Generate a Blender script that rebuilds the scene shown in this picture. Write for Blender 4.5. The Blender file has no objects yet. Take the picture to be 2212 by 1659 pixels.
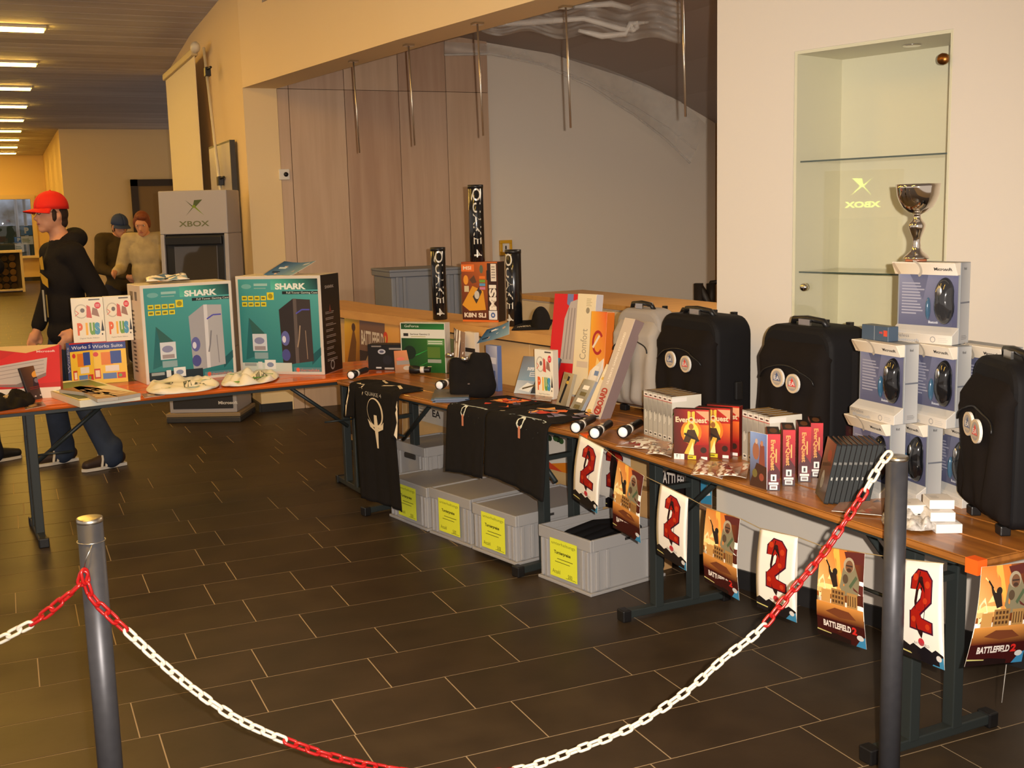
import bpy, math, random
from mathutils import Vector, Matrix
random.seed(7)
SC = bpy.context.scene
COL = SC.collection
PI = math.pi

def S(r, g=None, b=None):
    if g is None: r, g, b = r
    f = lambda c: (c/255)/12.92 if c/255 <= .04045 else (((c/255)+.055)/1.055)**2.4
    return (f(r), f(g), f(b))

# ---------------------------------------------------------------- camera, world, flash, exposure
CAM = Vector((0, 0, 1.6661))
FOC, CX, CY = 2450.0, 1106.0, 829.5
yaw, pit, rol = -0.4154, 0.1515, 0.0260
Fv = Vector((0, math.cos(pit), -math.sin(pit))); Rv = Vector((1, 0, 0)); Dv = Fv.cross(Rv)
Rv, Dv = Rv*math.cos(rol)+Dv*math.sin(rol), Dv*math.cos(rol)-Rv*math.sin(rol)
RZ = Matrix.Rotation(yaw, 3, 'Z'); Fv, Rv, Dv = RZ@Fv, RZ@Rv, RZ@Dv
cd = bpy.data.cameras.new('camera'); cam = bpy.data.objects.new('camera', cd); COL.objects.link(cam)
M3 = Matrix((Rv, -Dv, -Fv)).transposed()
cam.matrix_world = Matrix.Translation(CAM) @ M3.to_4x4()
cd.sensor_width = 36.0; cd.lens = 36.0*FOC/2212; cd.clip_start = .05; cd.clip_end = 200
SC.camera = cam

w = bpy.data.worlds.new('world'); SC.world = w; w.use_nodes = True
bg = w.node_tree.nodes['Background']
bg.inputs[0].default_value = (1.0, .84, .73, 1); bg.inputs[1].default_value = .58

fl = bpy.data.lights.new('camera_flash', 'SPOT'); flo = bpy.data.objects.new('camera_flash', fl); COL.objects.link(flo)
flo.matrix_world = Matrix.Translation(CAM + Rv*.075 - Dv*.03 - Fv*.02) @ M3.to_4x4()
fl.energy = 790; fl.color = (1.0, .89, .77); fl.shadow_soft_size = .012; fl.spot_size = math.radians(84); fl.spot_blend = 1.0

SC.view_settings.view_transform = 'Standard'; SC.view_settings.look = 'None'
SC.view_settings.gamma = 1; SC.view_settings.use_curve_mapping = False
SC.view_settings.exposure = 0.25
SC.cycles.use_denoising = True
SC.cycles.max_bounces = 6; SC.cycles.transparent_max_bounces = 12
SC.cycles.caustics_reflective = False; SC.cycles.caustics_refractive = False

# ---------------------------------------------------------------- pixel -> place
def ray(x, y): return Fv*FOC + Rv*(x-CX) + Dv*(y-CY)
def P(x, y, z=0.0):
    d = ray(x, y); return CAM + d*((z-CAM.z)/d.z)
def PY(x, y, Y):
    d = ray(x, y); return CAM + d*((Y-CAM.y)/d.y)
def PX(x, y, X):
    d = ray(x, y); return CAM + d*((X-CAM.x)/d.x)
def PL(x, y, p0, p1):
    d = ray(x, y); n = Vector((p1[1]-p0[1], -(p1[0]-p0[0]), 0))
    return CAM + d*((n.dot(Vector((p0[0], p0[1], 0))-CAM))/n.dot(d))
def proj(p):
    v = Vector(p)-CAM; k = FOC/v.dot(Fv); return (CX+k*v.dot(Rv), CY+k*v.dot(Dv))
def HT(base, y, dirv=Vector((0, 0, 1))):
    lo, hi = 0.0, 5.0
    for _ in range(50):
        m = (lo+hi)/2
        if proj(base+dirv*m)[1] > y: lo = m
        else: hi = m
    return lo

# ---------------------------------------------------------------- materials
MATS = {}
def mat(name, rgb, rough=.6, metal=0.0, noise=None, bump=None, spec=.5, trans=0.0, emit=None, alpha=1.0, coat=0.0, stretch=(1,1,1), ior=1.45):
    if name in MATS: return MATS[name]
    m = bpy.data.materials.new(name); m.use_nodes = True; MATS[name] = m
    nt = m.node_tree; b = nt.nodes['Principled BSDF']
    b.inputs['Base Color'].default_value = (*rgb, 1); b.inputs['Roughness'].default_value = rough
    b.inputs['Metallic'].default_value = metal; b.inputs['Specular IOR Level'].default_value = spec
    b.inputs['Transmission Weight'].default_value = trans; b.inputs['Alpha'].default_value = alpha
    b.inputs['Coat Weight'].default_value = coat; b.inputs['IOR'].default_value = ior
    if emit:
        b.inputs['Emission Color'].default_value = (*emit[0], 1); b.inputs['Emission Strength'].default_value = emit[1]
    if noise or bump:
        tc = nt.nodes.new('ShaderNodeTexCoord'); mp = nt.nodes.new('ShaderNodeMapping')
        mp.inputs['Scale'].default_value = stretch
        nt.links.new(tc.outputs['Object'], mp.inputs['Vector'])
    if noise:
        sc_, amt, rgb2 = noise
        n = nt.nodes.new('ShaderNodeTexNoise'); n.inputs['Scale'].default_value = sc_; n.inputs['Detail'].default_value = 5
        nt.links.new(mp.outputs[0], n.inputs['Vector'])
        cr = nt.nodes.new('ShaderNodeMapRange'); cr.inputs[1].default_value = .35; cr.inputs[2].default_value = .65
        cr.inputs[3].default_value = 0; cr.inputs[4].default_value = amt
        nt.links.new(n.outputs['Fac'], cr.inputs[0])
        mx = nt.nodes.new('ShaderNodeMix'); mx.data_type = 'RGBA'
        mx.inputs[6].default_value = (*rgb, 1); mx.inputs[7].default_value = (*rgb2, 1)
        nt.links.new(cr.outputs[0], mx.inputs[0]); nt.links.new(mx.outputs[2], b.inputs['Base Color'])
    if bump:
        n2 = nt.nodes.new('ShaderNodeTexNoise'); n2.inputs['Scale'].default_value = bump[0]; n2.inputs['Detail'].default_value = 4
        nt.links.new(mp.outputs[0], n2.inputs['Vector'])
        bp = nt.nodes.new('ShaderNodeBump'); bp.inputs['Strength'].default_value = bump[1]; bp.inputs['Distance'].default_value = bump[2] if len(bump) > 2 else .002
        nt.links.new(n2.outputs['Fac'], bp.inputs['Height']); nt.links.new(bp.outputs[0], b.inputs['Normal'])
    return m

def print_mat(name, rough, coat=0.0):
    m = mat(name, (.8, .8, .8), rough, coat=coat); nt = m.node_tree
    a = nt.nodes.new('ShaderNodeVertexColor'); a.layer_name = 'Col'
    nt.links.new(a.outputs[0], nt.nodes['Principled BSDF'].inputs['Base Color'])
    return m
PRINT = print_mat('printed_card', .42); PRINTG = print_mat('printed_gloss', .22); PRINTM = print_mat('printed_cloth', .85)

def thin_glass(name, tint, refl=.06, rough=.0, fres=True):
    if name in MATS: return MATS[name]
    m = bpy.data.materials.new(name); m.use_nodes = True; MATS[name] = m; nt = m.node_tree
    for n in list(nt.nodes): nt.nodes.remove(n)
    o = nt.nodes.new('ShaderNodeOutputMaterial'); mx = nt.nodes.new('ShaderNodeMixShader')
    tr = nt.nodes.new('ShaderNodeBsdfTransparent'); tr.inputs[0].default_value = (*tint, 1)
    gl = nt.nodes.new('ShaderNodeBsdfGlossy'); gl.inputs['Roughness'].default_value = rough; gl.inputs[0].default_value = (1, 1, 1, 1)
    if fres:
        lw = nt.nodes.new('ShaderNodeLayerWeight'); lw.inputs[0].default_value = .5
        pw = nt.nodes.new('ShaderNodeMath'); pw.operation = 'POWER'; pw.inputs[1].default_value = 4.0
        ad = nt.nodes.new('ShaderNodeMath'); ad.operation = 'MULTIPLY_ADD'; ad.inputs[1].default_value = .6; ad.inputs[2].default_value = refl*.8; ad.use_clamp = True
        nt.links.new(lw.outputs['Facing'], pw.inputs[0]); nt.links.new(pw.outputs[0], ad.inputs[0]); nt.links.new(ad.outputs[0], mx.inputs[0])
    else: mx.inputs[0].default_value = refl
    nt.links.new(tr.outputs[0], mx.inputs[1]); nt.links.new(gl.outputs[0], mx.inputs[2]); nt.links.new(mx.outputs[0], o.inputs[0])
    return m

# ---------------------------------------------------------------- mesh builder
class MB:
    def __init__(s): s.v, s.f, s.c, s.m, s.sm = [], [], [], [], []
    def face(s, idx, col=(1,1,1), m=0, sm=False):
        s.f.append(tuple(idx)); s.c.append(col); s.m.append(m); s.sm.append(sm)
    def poly(s, pts, col=(1,1,1), m=0):
        n = len(s.v); s.v += [tuple(p) for p in pts]; s.face(range(n, n+len(pts)), col, m)
    def box(s, lo, hi, col=(1,1,1), m=0):
        x0,y0,z0 = lo; x1,y1,z1 = hi; n = len(s.v)
        s.v += [(x0,y0,z0),(x1,y0,z0),(x1,y1,z0),(x0,y1,z0),(x0,y0,z1),(x1,y0,z1),(x1,y1,z1),(x0,y1,z1)]
        for q in ((0,3,2,1),(4,5,6,7),(0,1,5,4),(1,2,6,5),(2,3,7,6),(3,0,4,7)): s.face([n+i for i in q], col, m)
        return s
    def hexa(s, p, col=(1,1,1), m=0):   # 8 points: 4 bottom ccw, 4 top ccw
        n = len(s.v); s.v += [tuple(x) for x in p]
        for q in ((0,3,2,1),(4,5,6,7),(0,1,5,4),(1,2,6,5),(2,3,7,6),(3,0,4,7)): s.face([n+i for i in q], col, m)
        return s
    def prism(s, poly, axis, a, b, col=(1,1,1), m=0, sm=False):
        k = len(poly); n = len(s.v)
        def pt(p, t):
            return (t, p[0], p[1]) if axis == 'x' else (p[0], t, p[1]) if axis == 'y' else (p[0], p[1], t)
        s.v += [pt(p, a) for p in poly] + [pt(p, b) for p in poly]
        s.face(range(n+k-1, n-1, -1), col, m); s.face(range(n+k, n+2*k), col, m)
        for i in range(k): s.face((n+i, n+(i+1) % k, n+k+(i+1) % k, n+k+i), col, m, sm)
        return s
    def tube(s, pts, r, n=8, col=(1,1,1), m=0, closed=False, cap=True, flat=None):
        pts = [Vector(p) for p in pts]; k = len(pts); base = len(s.v)
        rs = r if isinstance(r, (list, tuple)) else [r]*k
        prev = None
        for i, p in enumerate(pts):
            if closed: t = pts[(i+1) % k]-pts[i-1]
            else: t = pts[min(i+1, k-1)]-pts[max(i-1, 0)]
            t.normalize()
            if prev is None:
                u = t.cross(Vector((0, 0, 1)))
                if u.length < .1: u = t.cross(Vector((1, 0, 0)))
            else: u = prev - t*prev.dot(t)
            u.normalize(); prev = u; w_ = t.cross(u)
            for j in range(n):
                a = 2*PI*j/n; s.v.append(tuple(p + (u*math.cos(a)+w_*math.sin(a))*rs[i]))
        for i in range(k if closed else k-1):
            i2 = (i+1) % k
            for j in range(n):
                j2 = (j+1) % n; s.face((base+i*n+j, base+i*n+j2, base+i2*n+j2, base+i2*n+j), col, m, True)
        if cap and not closed:
            s.face([base+j for j in range(n-1, -1, -1)], col, m); s.face([base+(k-1)*n+j for j in range(n)], col, m)
        return s
    def lathe(s, prof, n=24, col=(1,1,1), m=0, c=(0,0), sm=True):
        base = len(s.v); k = len(prof)
        for r, z in prof:
            for j in range(n): a = 2*PI*j/n; s.v.append((c[0]+r*math.cos(a), c[1]+r*math.sin(a), z))
        for i in range(k-1):
            for j in range(n):
                j2 = (j+1) % n; s.face((base+i*n+j, base+i*n+j2, base+(i+1)*n+j2, base+(i+1)*n+j), col, m, sm)
        if prof[0][0] > 1e-5: s.face([base+j for j in range(n-1, -1, -1)], col, m)
        if prof[-1][0] > 1e-5: s.face([base+(k-1)*n+j for j in range(n)], col, m)
        return s
    def ell(s, c, r, n=16, k=10, col=(1,1,1), m=0, rot=None, half=None):
        base = len(s.v); c = Vector(c)
        for i in range(k+1):
            t = PI*i/k
            for j in range(n):
                a = 2*PI*j/n; p = Vector((r[0]*math.sin(t)*math.cos(a), r[1]*math.sin(t)*math.sin(a), r[2]*math.cos(t)))
                if rot: p = rot @ p
                s.v.append(tuple(c+p))
        for i in range(k):
            for j in range(n):
                j2 = (j+1) % n; s.face((base+i*n+j, base+(i+1)*n+j, base+(i+1)*n+j2, base+i*n+j2), col, m, True)
        return s
    def grid(s, fn, nu, nv, col=(1,1,1), m=0, sm=True):
        base = len(s.v)
        for j in range(nv+1):
            for i in range(nu+1): s.v.append(tuple(fn(i/nu, j/nv)))
        for j in range(nv):
            for i in range(nu):
                a = base+j*(nu+1)+i; s.face((a, a+1, a+nu+2, a+nu+1), col(i/nu, j/nv) if callable(col) else col, m, sm)
        return s
    def mesh(s, name, mats):
        me = bpy.data.meshes.new(name); me.from_pydata(s.v, [], s.f)
        for x in (mats if isinstance(mats, (list, tuple)) else [mats]): me.materials.append(x)
        me.polygons.foreach_set('material_index', s.m); me.polygons.foreach_set('use_smooth', s.sm)
        ca = me.color_attributes.new('Col', 'FLOAT_COLOR', 'CORNER'); data = []
        for f, c in zip(s.f, s.c):
            if len(c) == len(f) and not isinstance(c[0], (int, float)):
                for q in c: data += [*q, 1.0]
            else:
                for _ in f: data += [c[0], c[1], c[2], 1.0]
        ca.data.foreach_set('color', data); me.update()
        return me
    def build(s, name, mats, parent=None, bevel=0, seg=2, solid=0, sub=0):
        o = bpy.data.objects.new(name, s.mesh(name, mats)); COL.objects.link(o)
        if parent: o.parent = parent
        if solid:
            d = o.modifiers.new('solid', 'SOLIDIFY'); d.thickness = solid; d.offset = 0
        if bevel:
            d = o.modifiers.new('bevel', 'BEVEL'); d.width = bevel; d.segments = seg; d.limit_method = 'ANGLE'; d.angle_limit = .6
        if sub:
            d = o.modifiers.new('sub', 'SUBSURF'); d.levels = sub; d.render_levels = sub
        return o

# ---------------------------------------------------------------- flat print
TXT = {}
def text_tris(t, bold=0.0):
    if (t, bold) not in TXT:
        cu = bpy.data.curves.new('lettering', 'FONT'); cu.body = t; cu.resolution_u = 3; cu.offset = bold
        ob = bpy.data.objects.new('lettering', cu); me = bpy.data.meshes.new_from_object(ob)
        vs = [(v.co.x, v.co.y) for v in me.vertices]; fs = [tuple(p.vertices) for p in me.polygons]
        bpy.data.objects.remove(ob); bpy.data.curves.remove(cu); bpy.data.meshes.remove(me)
        x0 = min(v[0] for v in vs); x1 = max(v[0] for v in vs); y0 = min(v[1] for v in vs); y1 = max(v[1] for v in vs)
        TXT[(t, bold)] = ([((x-x0)/(x1-x0), (y-y0)/(y1-y0)) for x, y in vs], fs)
    return TXT[(t, bold)]

class Art:      # shapes in metres on a face; later ones lie on top
    def __init__(s, W=1.0, H=1.0, eps=.00018): s.W, s.H, s.sh, s.eps = W, H, [], eps
    def p(s, pts, col): s.sh.append((list(pts), [tuple(range(len(pts)))], col)); return s
    def r(s, u0, v0, u1, v1, col): return s.p([(u0, v0), (u1, v0), (u1, v1), (u0, v1)], col)
    def g(s, u0, v0, u1, v1, c4, n=4):    # c4: bottom-left, bottom-right, top-right, top-left
        vs, fs, cs = [], [], []
        mixc = lambda a, b, t: tuple(x+(y-x)*t for x, y in zip(a, b))
        cc = lambda a, b: mixc(mixc(c4[0], c4[1], a), mixc(c4[3], c4[2], a), b)
        for j in range(n+1):
            for i in range(n+1): vs.append((u0+(u1-u0)*i/n, v0+(v1-v0)*j/n))
        for j in range(n):
            for i in range(n):
                a = j*(n+1)+i; fs.append((a, a+1, a+n+2, a+n+1))
                cs.append([cc(i/n, j/n), cc((i+1)/n, j/n), cc((i+1)/n, (j+1)/n), cc(i/n, (j+1)/n)])
        s.sh.append((vs, fs, cs)); return s
    def e(s, u, v, ru, rv, col, n=18, a0=0, a1=2*PI):
        return s.p([(u+ru*math.cos(a0+(a1-a0)*i/n), v+rv*math.sin(a0+(a1-a0)*i/n)) for i in range(n + (a1-a0 < 6.2))], col)
    def ring(s, u, v, ru, rv, wd, col, a0=0, a1=2*PI, n=20, w2=None):
        vs, fs = [], []
        for i in range(n+1):
            t = i/n; a = a0+(a1-a0)*t; w_ = wd if w2 is None else wd+(w2-wd)*t
            vs += [(u+(ru-w_/2)*math.cos(a), v+(rv-w_/2)*math.sin(a)), (u+(ru+w_/2)*math.cos(a), v+(rv+w_/2)*math.sin(a))]
        for i in range(n): fs.append((2*i, 2*i+1, 2*i+3, 2*i+2))
        s.sh.append((vs, fs, col)); return s
    def line(s, pts, wd, col):
        for a, b in zip(pts, pts[1:]):
            d = Vector((b[0]-a[0], b[1]-a[1])); L = d.length or 1; nx, ny = -d.y/L*wd/2, d.x/L*wd/2
            s.p([(a[0]+nx, a[1]+ny), (a[0]-nx, a[1]-ny), (b[0]-nx, b[1]-ny), (b[0]+nx, b[1]+ny)], col)
        return s
    def t(s, txt, u0, v0, u1, v1, col, bold=.0, rot=0):
        vs, fs = text_tris(txt, bold)
        if rot == 90: q = [(u1-(u1-u0)*y, v0+(v1-v0)*x) for x, y in vs]
        elif rot == -90: q = [(u0+(u1-u0)*y, v1-(v1-v0)*x) for x, y in vs]
        else: q = [(u0+(u1-u0)*x, v0+(v1-v0)*y) for x, y in vs]
        s.sh.append((q, fs, col)); return s
    def lines(s, u0, v0, u1, v1, n, col, seed=0):     # small print as rows of dashes
        rr = random.Random(seed+n)
        for i in range(n):
            v = v1-(v1-v0)*(i+.5)/n; h = (v1-v0)/n*.45
            s.r(u0, v-h/2, u0+(u1-u0)*rr.uniform(.6, 1), v+h/2, col)
        return s
    def build(s, name, parent, fn, m=None):
        b = MB(); w_ = 0.0; wmap = {}
        rects = []
        for vs, fs, col in s.sh:
            us = [p[0] for p in vs]; ws = [p[1] for p in vs]; bb = (min(us), min(ws), max(us), max(ws))
            lv = 1
            for r_, l in rects:
                if r_[0] < bb[2] and bb[0] < r_[2] and r_[1] < bb[3] and bb[1] < r_[3]: lv = max(lv, l+1)
            rects.append((bb, lv)); n = len(b.v)
            b.v += [tuple(fn(p[0], p[1], lv*s.eps)) for p in vs]
            percorner = isinstance(col, list)
            for k, f in enumerate(fs): b.face([n+i for i in f], col[k] if percorner else col)
        return b.build(name, m or PRINT, parent)

front = lambda x0=0, y0=0, z0=0: (lambda u, v, w_: (x0+u, y0-w_, z0+v))
rightf = lambda x, y0=0, z0=0: (lambda u, v, w_: (x+w_, y0+u, z0+v))
leftf = lambda x, y1=0, z0=0: (lambda u, v, w_: (x-w_, y1-u, z0+v))
topf = lambda z, x0=0, y0=0: (lambda u, v, w_: (x0+u, y0+v, z+w_))

# ---------------------------------------------------------------- things
def tag(o, label, cat, group=None):
    o['label'] = label; o['category'] = cat
    if group: o['group'] = group
    return o
def thing(name, label, cat, loc=(0, 0, 0), rot=(0, 0, 0), group=None):
    o = bpy.data.objects.new(name, None); COL.objects.link(o); o.empty_display_size = .05
    o.location = loc; o.rotation_euler = rot
    return tag(o, label, cat, group)
def struct(o):
    o['kind'] = 'structure'; return o
def dup(root, loc, rot, label, group=None):
    r = root.copy(); COL.objects.link(r); r.location = loc; r.rotation_euler = rot; r['label'] = label
    if group: r['group'] = group
    for ch in list(root.children):
        c = ch.copy(); COL.objects.link(c); c.parent = r
        for g_ in ch.children:
            d = g_.copy(); COL.objects.link(d); d.parent = c
    return r
def on(bl, br, z):      # frame of an upright box standing on height z with its front foot between two photo points
    A, B = P(*bl, z), P(*br, z); return A, (B-A).length, math.atan2(B.y-A.y, B.x-A.x)
K = S(16, 15, 16); WH = S(238, 232, 222)
# ================================================================ the setting
TILES = [mat('dark_slate_tile_%d' % i, c, .42, noise=(5, .75, c2), bump=(18, .12, .003), spec=.35) for i, (c, c2) in enumerate(
    [(S(61, 49, 37), S(48, 38, 29)), (S(55, 45, 34), S(67, 54, 41)), (S(65, 53, 39), S(50, 40, 30)), (S(51, 42, 32), S(62, 50, 38))])]
GROUT = mat('tile_grout', S(158, 138, 108), .9)
ROW0, TW, TL = 4.590, .30, .556
JO = {-5: [.91], -4: [.76, 1.35], -3: [.47, .86, 1.41], -2: [.71, 1.11], -1: [.83, 1.23, 1.77], 0: [.54, 1.01, 1.61], 1: [.75, 1.25, 1.81],
      2: [.27, .69, 1.13, 1.63, 2.24], 3: [.33, .91, 1.33, 1.94], 4: [1.46, 2.03, 2.46], 5: [1.73, 2.30]}
b = MB(); b.box((-6, -2, -.12), (8, 38, -.0010))
floor = struct(b.build('floor', GROUT))
rt = random.Random(3); near, far = [], []
for i in range(-104, 15):
    y1 = ROW0-.3*i; y0 = y1-.3
    js = list(JO.get(i, [rt.uniform(0, TL)]))
    while js[-1] < 7.4: js.append(js[-1]+TL)
    while js[0] > -4.6: js.insert(0, js[0]-TL)
    for a, c in zip(js, js[1:]):
        m = Vector(((a+c)/2, (y0+y1)/2, 0)); v = m-CAM; dpt = v.dot(Fv)
        inv = dpt > .5 and -220 < proj(m)[0] < 2420 and proj(m)[1] < 1800
        (near if inv else far).append((dpt, a, c, y0, y1))
near.sort()
G = .0022
for k, (d, a, c, y0, y1) in enumerate(near[:300]):
    h = rt.uniform(-.0002, .0002)
    b = MB(); b.box((a+G, y0+G, -.004), (c-G, y1-G, h)); b.build('tile', TILES[rt.randrange(4)], floor, bevel=.0006, seg=1)
b = MB()
for d, a, c, y0, y1 in near[300:]+far: b.box((a+G, y0+G, -.004), (c-G, y1-G, rt.uniform(-.0002, .0002)), m=rt.randrange(4))
o = b.build('tile_field', TILES, floor); o['kind'] = 'stuff'

CREAM = mat('wall_cream', S(203, 195, 184), .85, bump=(240, .05, .001))
YEL = mat('wall_warm_white', S(238, 212, 164), .85, bump=(240, .05, .001))
GREYW = mat('wall_grey_plaster', S(226, 218, 206), .88, bump=(200, .05, .001))
VAULT = mat('vault_plaster', S(170, 158, 150), .9)
KICK = mat('black_skirting_tile', S(34, 33, 34), .4, noise=(9, .6, S(44, 42, 42)))
# plan of the curving front wall, from the far hall to the right
WP = [(2.18, 16.0), (2.0, 12.8), (1.92, 9.73), (2.06, 8.75), (2.33, 6.91), (2.60, 5.43), (2.795, 4.12), (3.204, 2.816), (3.95, .9), (5.0, -1.5)]
def wall_run(pts, z0, z1, th, name, m, smooth=False):
    b = MB()
    out = []
    for k, p in enumerate(pts):
        a = Vector(pts[max(k-1, 0)]); c = Vector(pts[min(k+1, len(pts)-1)]); d = (c-a).normalized(); n = Vector((-d.y, d.x))
        out.append((p[0]+n.x*th, p[1]+n.y*th))
    for k in range(len(pts)-1):
        p, q, r_, s_ = pts[k], pts[k+1], out[k+1], out[k]
        b.hexa([(*p, z0), (*s_, z0), (*r_, z0), (*q, z0), (*p, z1), (*s_, z1), (*r_, z1), (*q, z1)])
    return struct(b.build(name, m))
TH = .28
wall_run(WP[:3], 0, 3.7, TH, 'wall_hall', YEL)
b = MB()          # lintel over the hatch
for k in range(2, 6):
    p, q = WP[k], WP[k+1]
    b.hexa([(*p, 2.73), (*q, 2.73), (q[0]+TH, q[1]+.02, 2.73), (p[0]+TH, p[1]+.02, 2.73), (*p, 3.7), (*q, 3.7), (q[0]+TH, q[1]+.02, 3.7), (p[0]+TH, p[1]+.02, 3.7)])
struct(b.build('wall_lintel', YEL))
# right wall with the recess of the display case: cut the opening out
k0, k1 = Vector((2.795, 4.12)), Vector((3.204, 2.816)); dr = (k1-k0).normalized(); nr = Vector((-dr.y, dr.x)); LW = (k1-k0).length
if nr.x < 0: nr = -nr
def RW(s, z, d=0.0): return (k0.x+dr.x*s+nr.x*d, k0.y+dr.y*s+nr.y*d, z)
def rs(px, py):
    q = PL(px, py, k0, k1); return (Vector((q.x, q.y))-k0).dot(dr), q.z
s0, zt = rs(1716, 107); s1, zt2 = rs(2060, 67); NZ0, NZ1 = .98, (zt+zt2)/2
def rwbox(b, sa, sb, za, zb, da, db, **k):
    b.hexa([RW(sa, za, da), RW(sb, za, da), RW(sb, za, db), RW(sa, za, db), RW(sa, zb, da), RW(sb, zb, da), RW(sb, zb, db), RW(sa, zb, db)], **k)
b = MB(); TR = .34
rwbox(b, 0, s0, 0, 3.7, 0, TR); rwbox(b, s1, 4.2, 0, 3.7, 0, TR); rwbox(b, s0, s1, 0, NZ0, 0, TR); rwbox(b, s0, s1, NZ1, 3.7, 0, TR)
struct(b.build('wall_right', CREAM))
b = MB(); t0 = 0.0
base_r = b
for k in range(14):
    rwbox(b, k*.3+.0015, k*.3+.2985, 0, .085, -.011, 0)
struct(b.build('baseboard_right', KICK))
b = MB(); b.box((1.92, 9.735-.012, 0), (2.19, 9.735, .07)); struct(b.build('baseboard_pillar', KICK))
b = MB(); b.box((1.90, 9.735, 0), (1.92, 12.4, .07)); struct(b.build('baseboard_hall', KICK))
# back wall of the hatch room
b = MB(); b.box((2.2, 9.76, 0), (8.2, 9.95, 3.8)); struct(b.build('wall_back', GREYW))
WOODP = [mat('birch_panel_%d' % i, c, .55, noise=(2.2, .8, c2), stretch=(7, 1, .5), bump=(30, .04, .001)) for i, (c, c2) in enumerate(
    [(S(200, 172, 148), S(184, 154, 130)), (S(190, 160, 136), S(174, 142, 119)), (S(208, 181, 155), S(194, 165, 138))])]
pan = struct(MB().box((2.2, 9.745, 0), (4.13, 9.76, 3.4)).build('trim_wood_panelling', mat('panel_gap', S(70, 52, 40), .8)))
xs = [2.2, 2.30, 2.785, 3.275, 3.72, 4.13]
for k in range(5):
    for z0, z1 in ((.0, 2.728), (2.732, 3.4)):
        b = MB(); b.box((xs[k]+.0025, 9.727, z0), (xs[k+1]-.0025, 9.748, z1)); b.build('wood_panel', WOODP[(k*2+(z0 > 1)) % 3 if k else 2], pan, bevel=.001, seg=1)
b = MB()
prof = [(2.0, 3.32), (3.0, 3.30), (4.1, 3.18), (4.8, 3.095), (5.54, 2.905), (6.1, 2.72), (6.56, 2.5), (7.4, 2.0)]
b.prism(prof+[(x, z+.1) for x, z in reversed(prof)], 'y', 3.2, 9.78)
struct(b.build('ceiling_vault', VAULT))
b = MB(); b.box((6.60, 2, 0), (6.75, 9.76, 3.0)); struct(b.build('wall_side', mat('ochre_wall', S(150, 112, 62), .85)))
b = MB(); b.box((3.5, 3.4, 0), (6.7, 3.5, 3.4)); struct(b.build('wall_room_end', GREYW))
# hall: plank ceiling, far walls
ceil = struct(MB().box((-6, -2, 3.62), (8, 38, 3.75)).build('ceiling', mat('ceiling_gap', S(70, 62, 60), .9)))
PL_M = [mat('ceiling_plank_%d' % i, c, .7, noise=(1.5, .6, S(182, 178, 184)), stretch=(.6, 5, 1)) for i, c in enumerate([S(214, 212, 216), S(198, 196, 200), S(226, 224, 228), S(206, 202, 206)])]
y = 8.5; k = 0
while y < 35.9:
    wd = rt.choice([.28, .32, .36]); b = MB(); b.box((-4.2, y, 3.6), (5, y+wd-.012, 3.625)); b.build('plank', PL_M[rt.randrange(4)], ceil); y += wd
b = MB(); b.box((-6, -2, 3.6), (8, 8.49, 3.625)); b.build('plain_soffit', PL_M[0], ceil)
b = MB(); b.box((-6, 36, 0), (1.3, 36.3, 3.65)); wf = b
# far wall with the window opening
def farw(px, py): q = PY(px, py, 36.0); return q.x, q.z
wx0, wz1 = farw(-60, 432); wx1, wz0 = farw(76, 552)
wf = MB(); wf.box((-6, 36, 0), (wx0, 36.3, 3.65)); wf.box((wx1, 36, 0), (1.3, 36.3, 3.65)); wf.box((wx0, 36, 0), (wx1, 36.3, wz0)); wf.box((wx0, 36, wz1), (wx1, 36.3, 3.65))
struct(wf.build('wall_far', YEL))
fr = MB(); fw = .12
fr.box((wx0, 35.93, wz0-fw), (wx1+fw, 36.0, wz0)); fr.box((wx1, 35.93, wz0), (wx1+fw, 36.0, wz1)); fr.box((wx0, 35.93, wz1), (wx1+fw, 36.0, wz1+fw))
win = struct(fr.build('window_1', mat('window_trim', S(226, 206, 170), .6)))
b = MB(); b.box((wx0, 35.80, wz0-.06), (wx1+.2, 36.0, wz0-.01)); b.build('window_sill', mat('window_sill', S(230, 220, 200), .5), win)
b = MB(); b.box((wx0, 36.1, wz0), (wx1, 36.12, wz1)); b.build('window_pane', thin_glass('clear_glass', (.95, .97, .97), .04), win)
DAY = mat('overcast_daylight', (.1, .1, .1), .9, emit=((.62, .68, .82), .42))
_n = DAY.node_tree.nodes.new('ShaderNodeTexNoise'); _n.inputs['Scale'].default_value = .9; _n.inputs['Detail'].default_value = 6
_r = DAY.node_tree.nodes.new('ShaderNodeValToRGB'); _r.color_ramp.elements[0].position = .38; _r.color_ramp.elements[0].color = (.10, .075, .05, 1); _r.color_ramp.elements[1].position = .62; _r.color_ramp.elements[1].color = (.62, .68, .84, 1)
_t = DAY.node_tree.nodes.new('ShaderNodeTexCoord'); DAY.node_tree.links.new(_t.outputs['Object'], _n.inputs['Vector']); DAY.node_tree.links.new(_n.outputs['Fac'], _r.inputs[0]); DAY.node_tree.links.new(_r.outputs[0], DAY.node_tree.nodes['Principled BSDF'].inputs['Emission Color'])
b = MB(); b.box((-9, 41, -1), (5, 41.2, 5)); struct(b.build('outside_backdrop', DAY))
b = MB(); b.box((-6, 36.35, -.2), (4, 41, 0)); struct(b.build('outside_ground', mat('outside_paving', S(120, 118, 116), .9)))
b = MB(); b.hexa([(1.25, 26, 0), (3.8, 26, 0), (3.8, 36.2, 0), (1.25, 36.2, 0), (1.25, 26, 3.65), (3.8, 26, 3.65), (3.8, 36.2, 3.65), (1.25, 36.2, 3.65)])
struct(b.build('wall_block', YEL))
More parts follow.
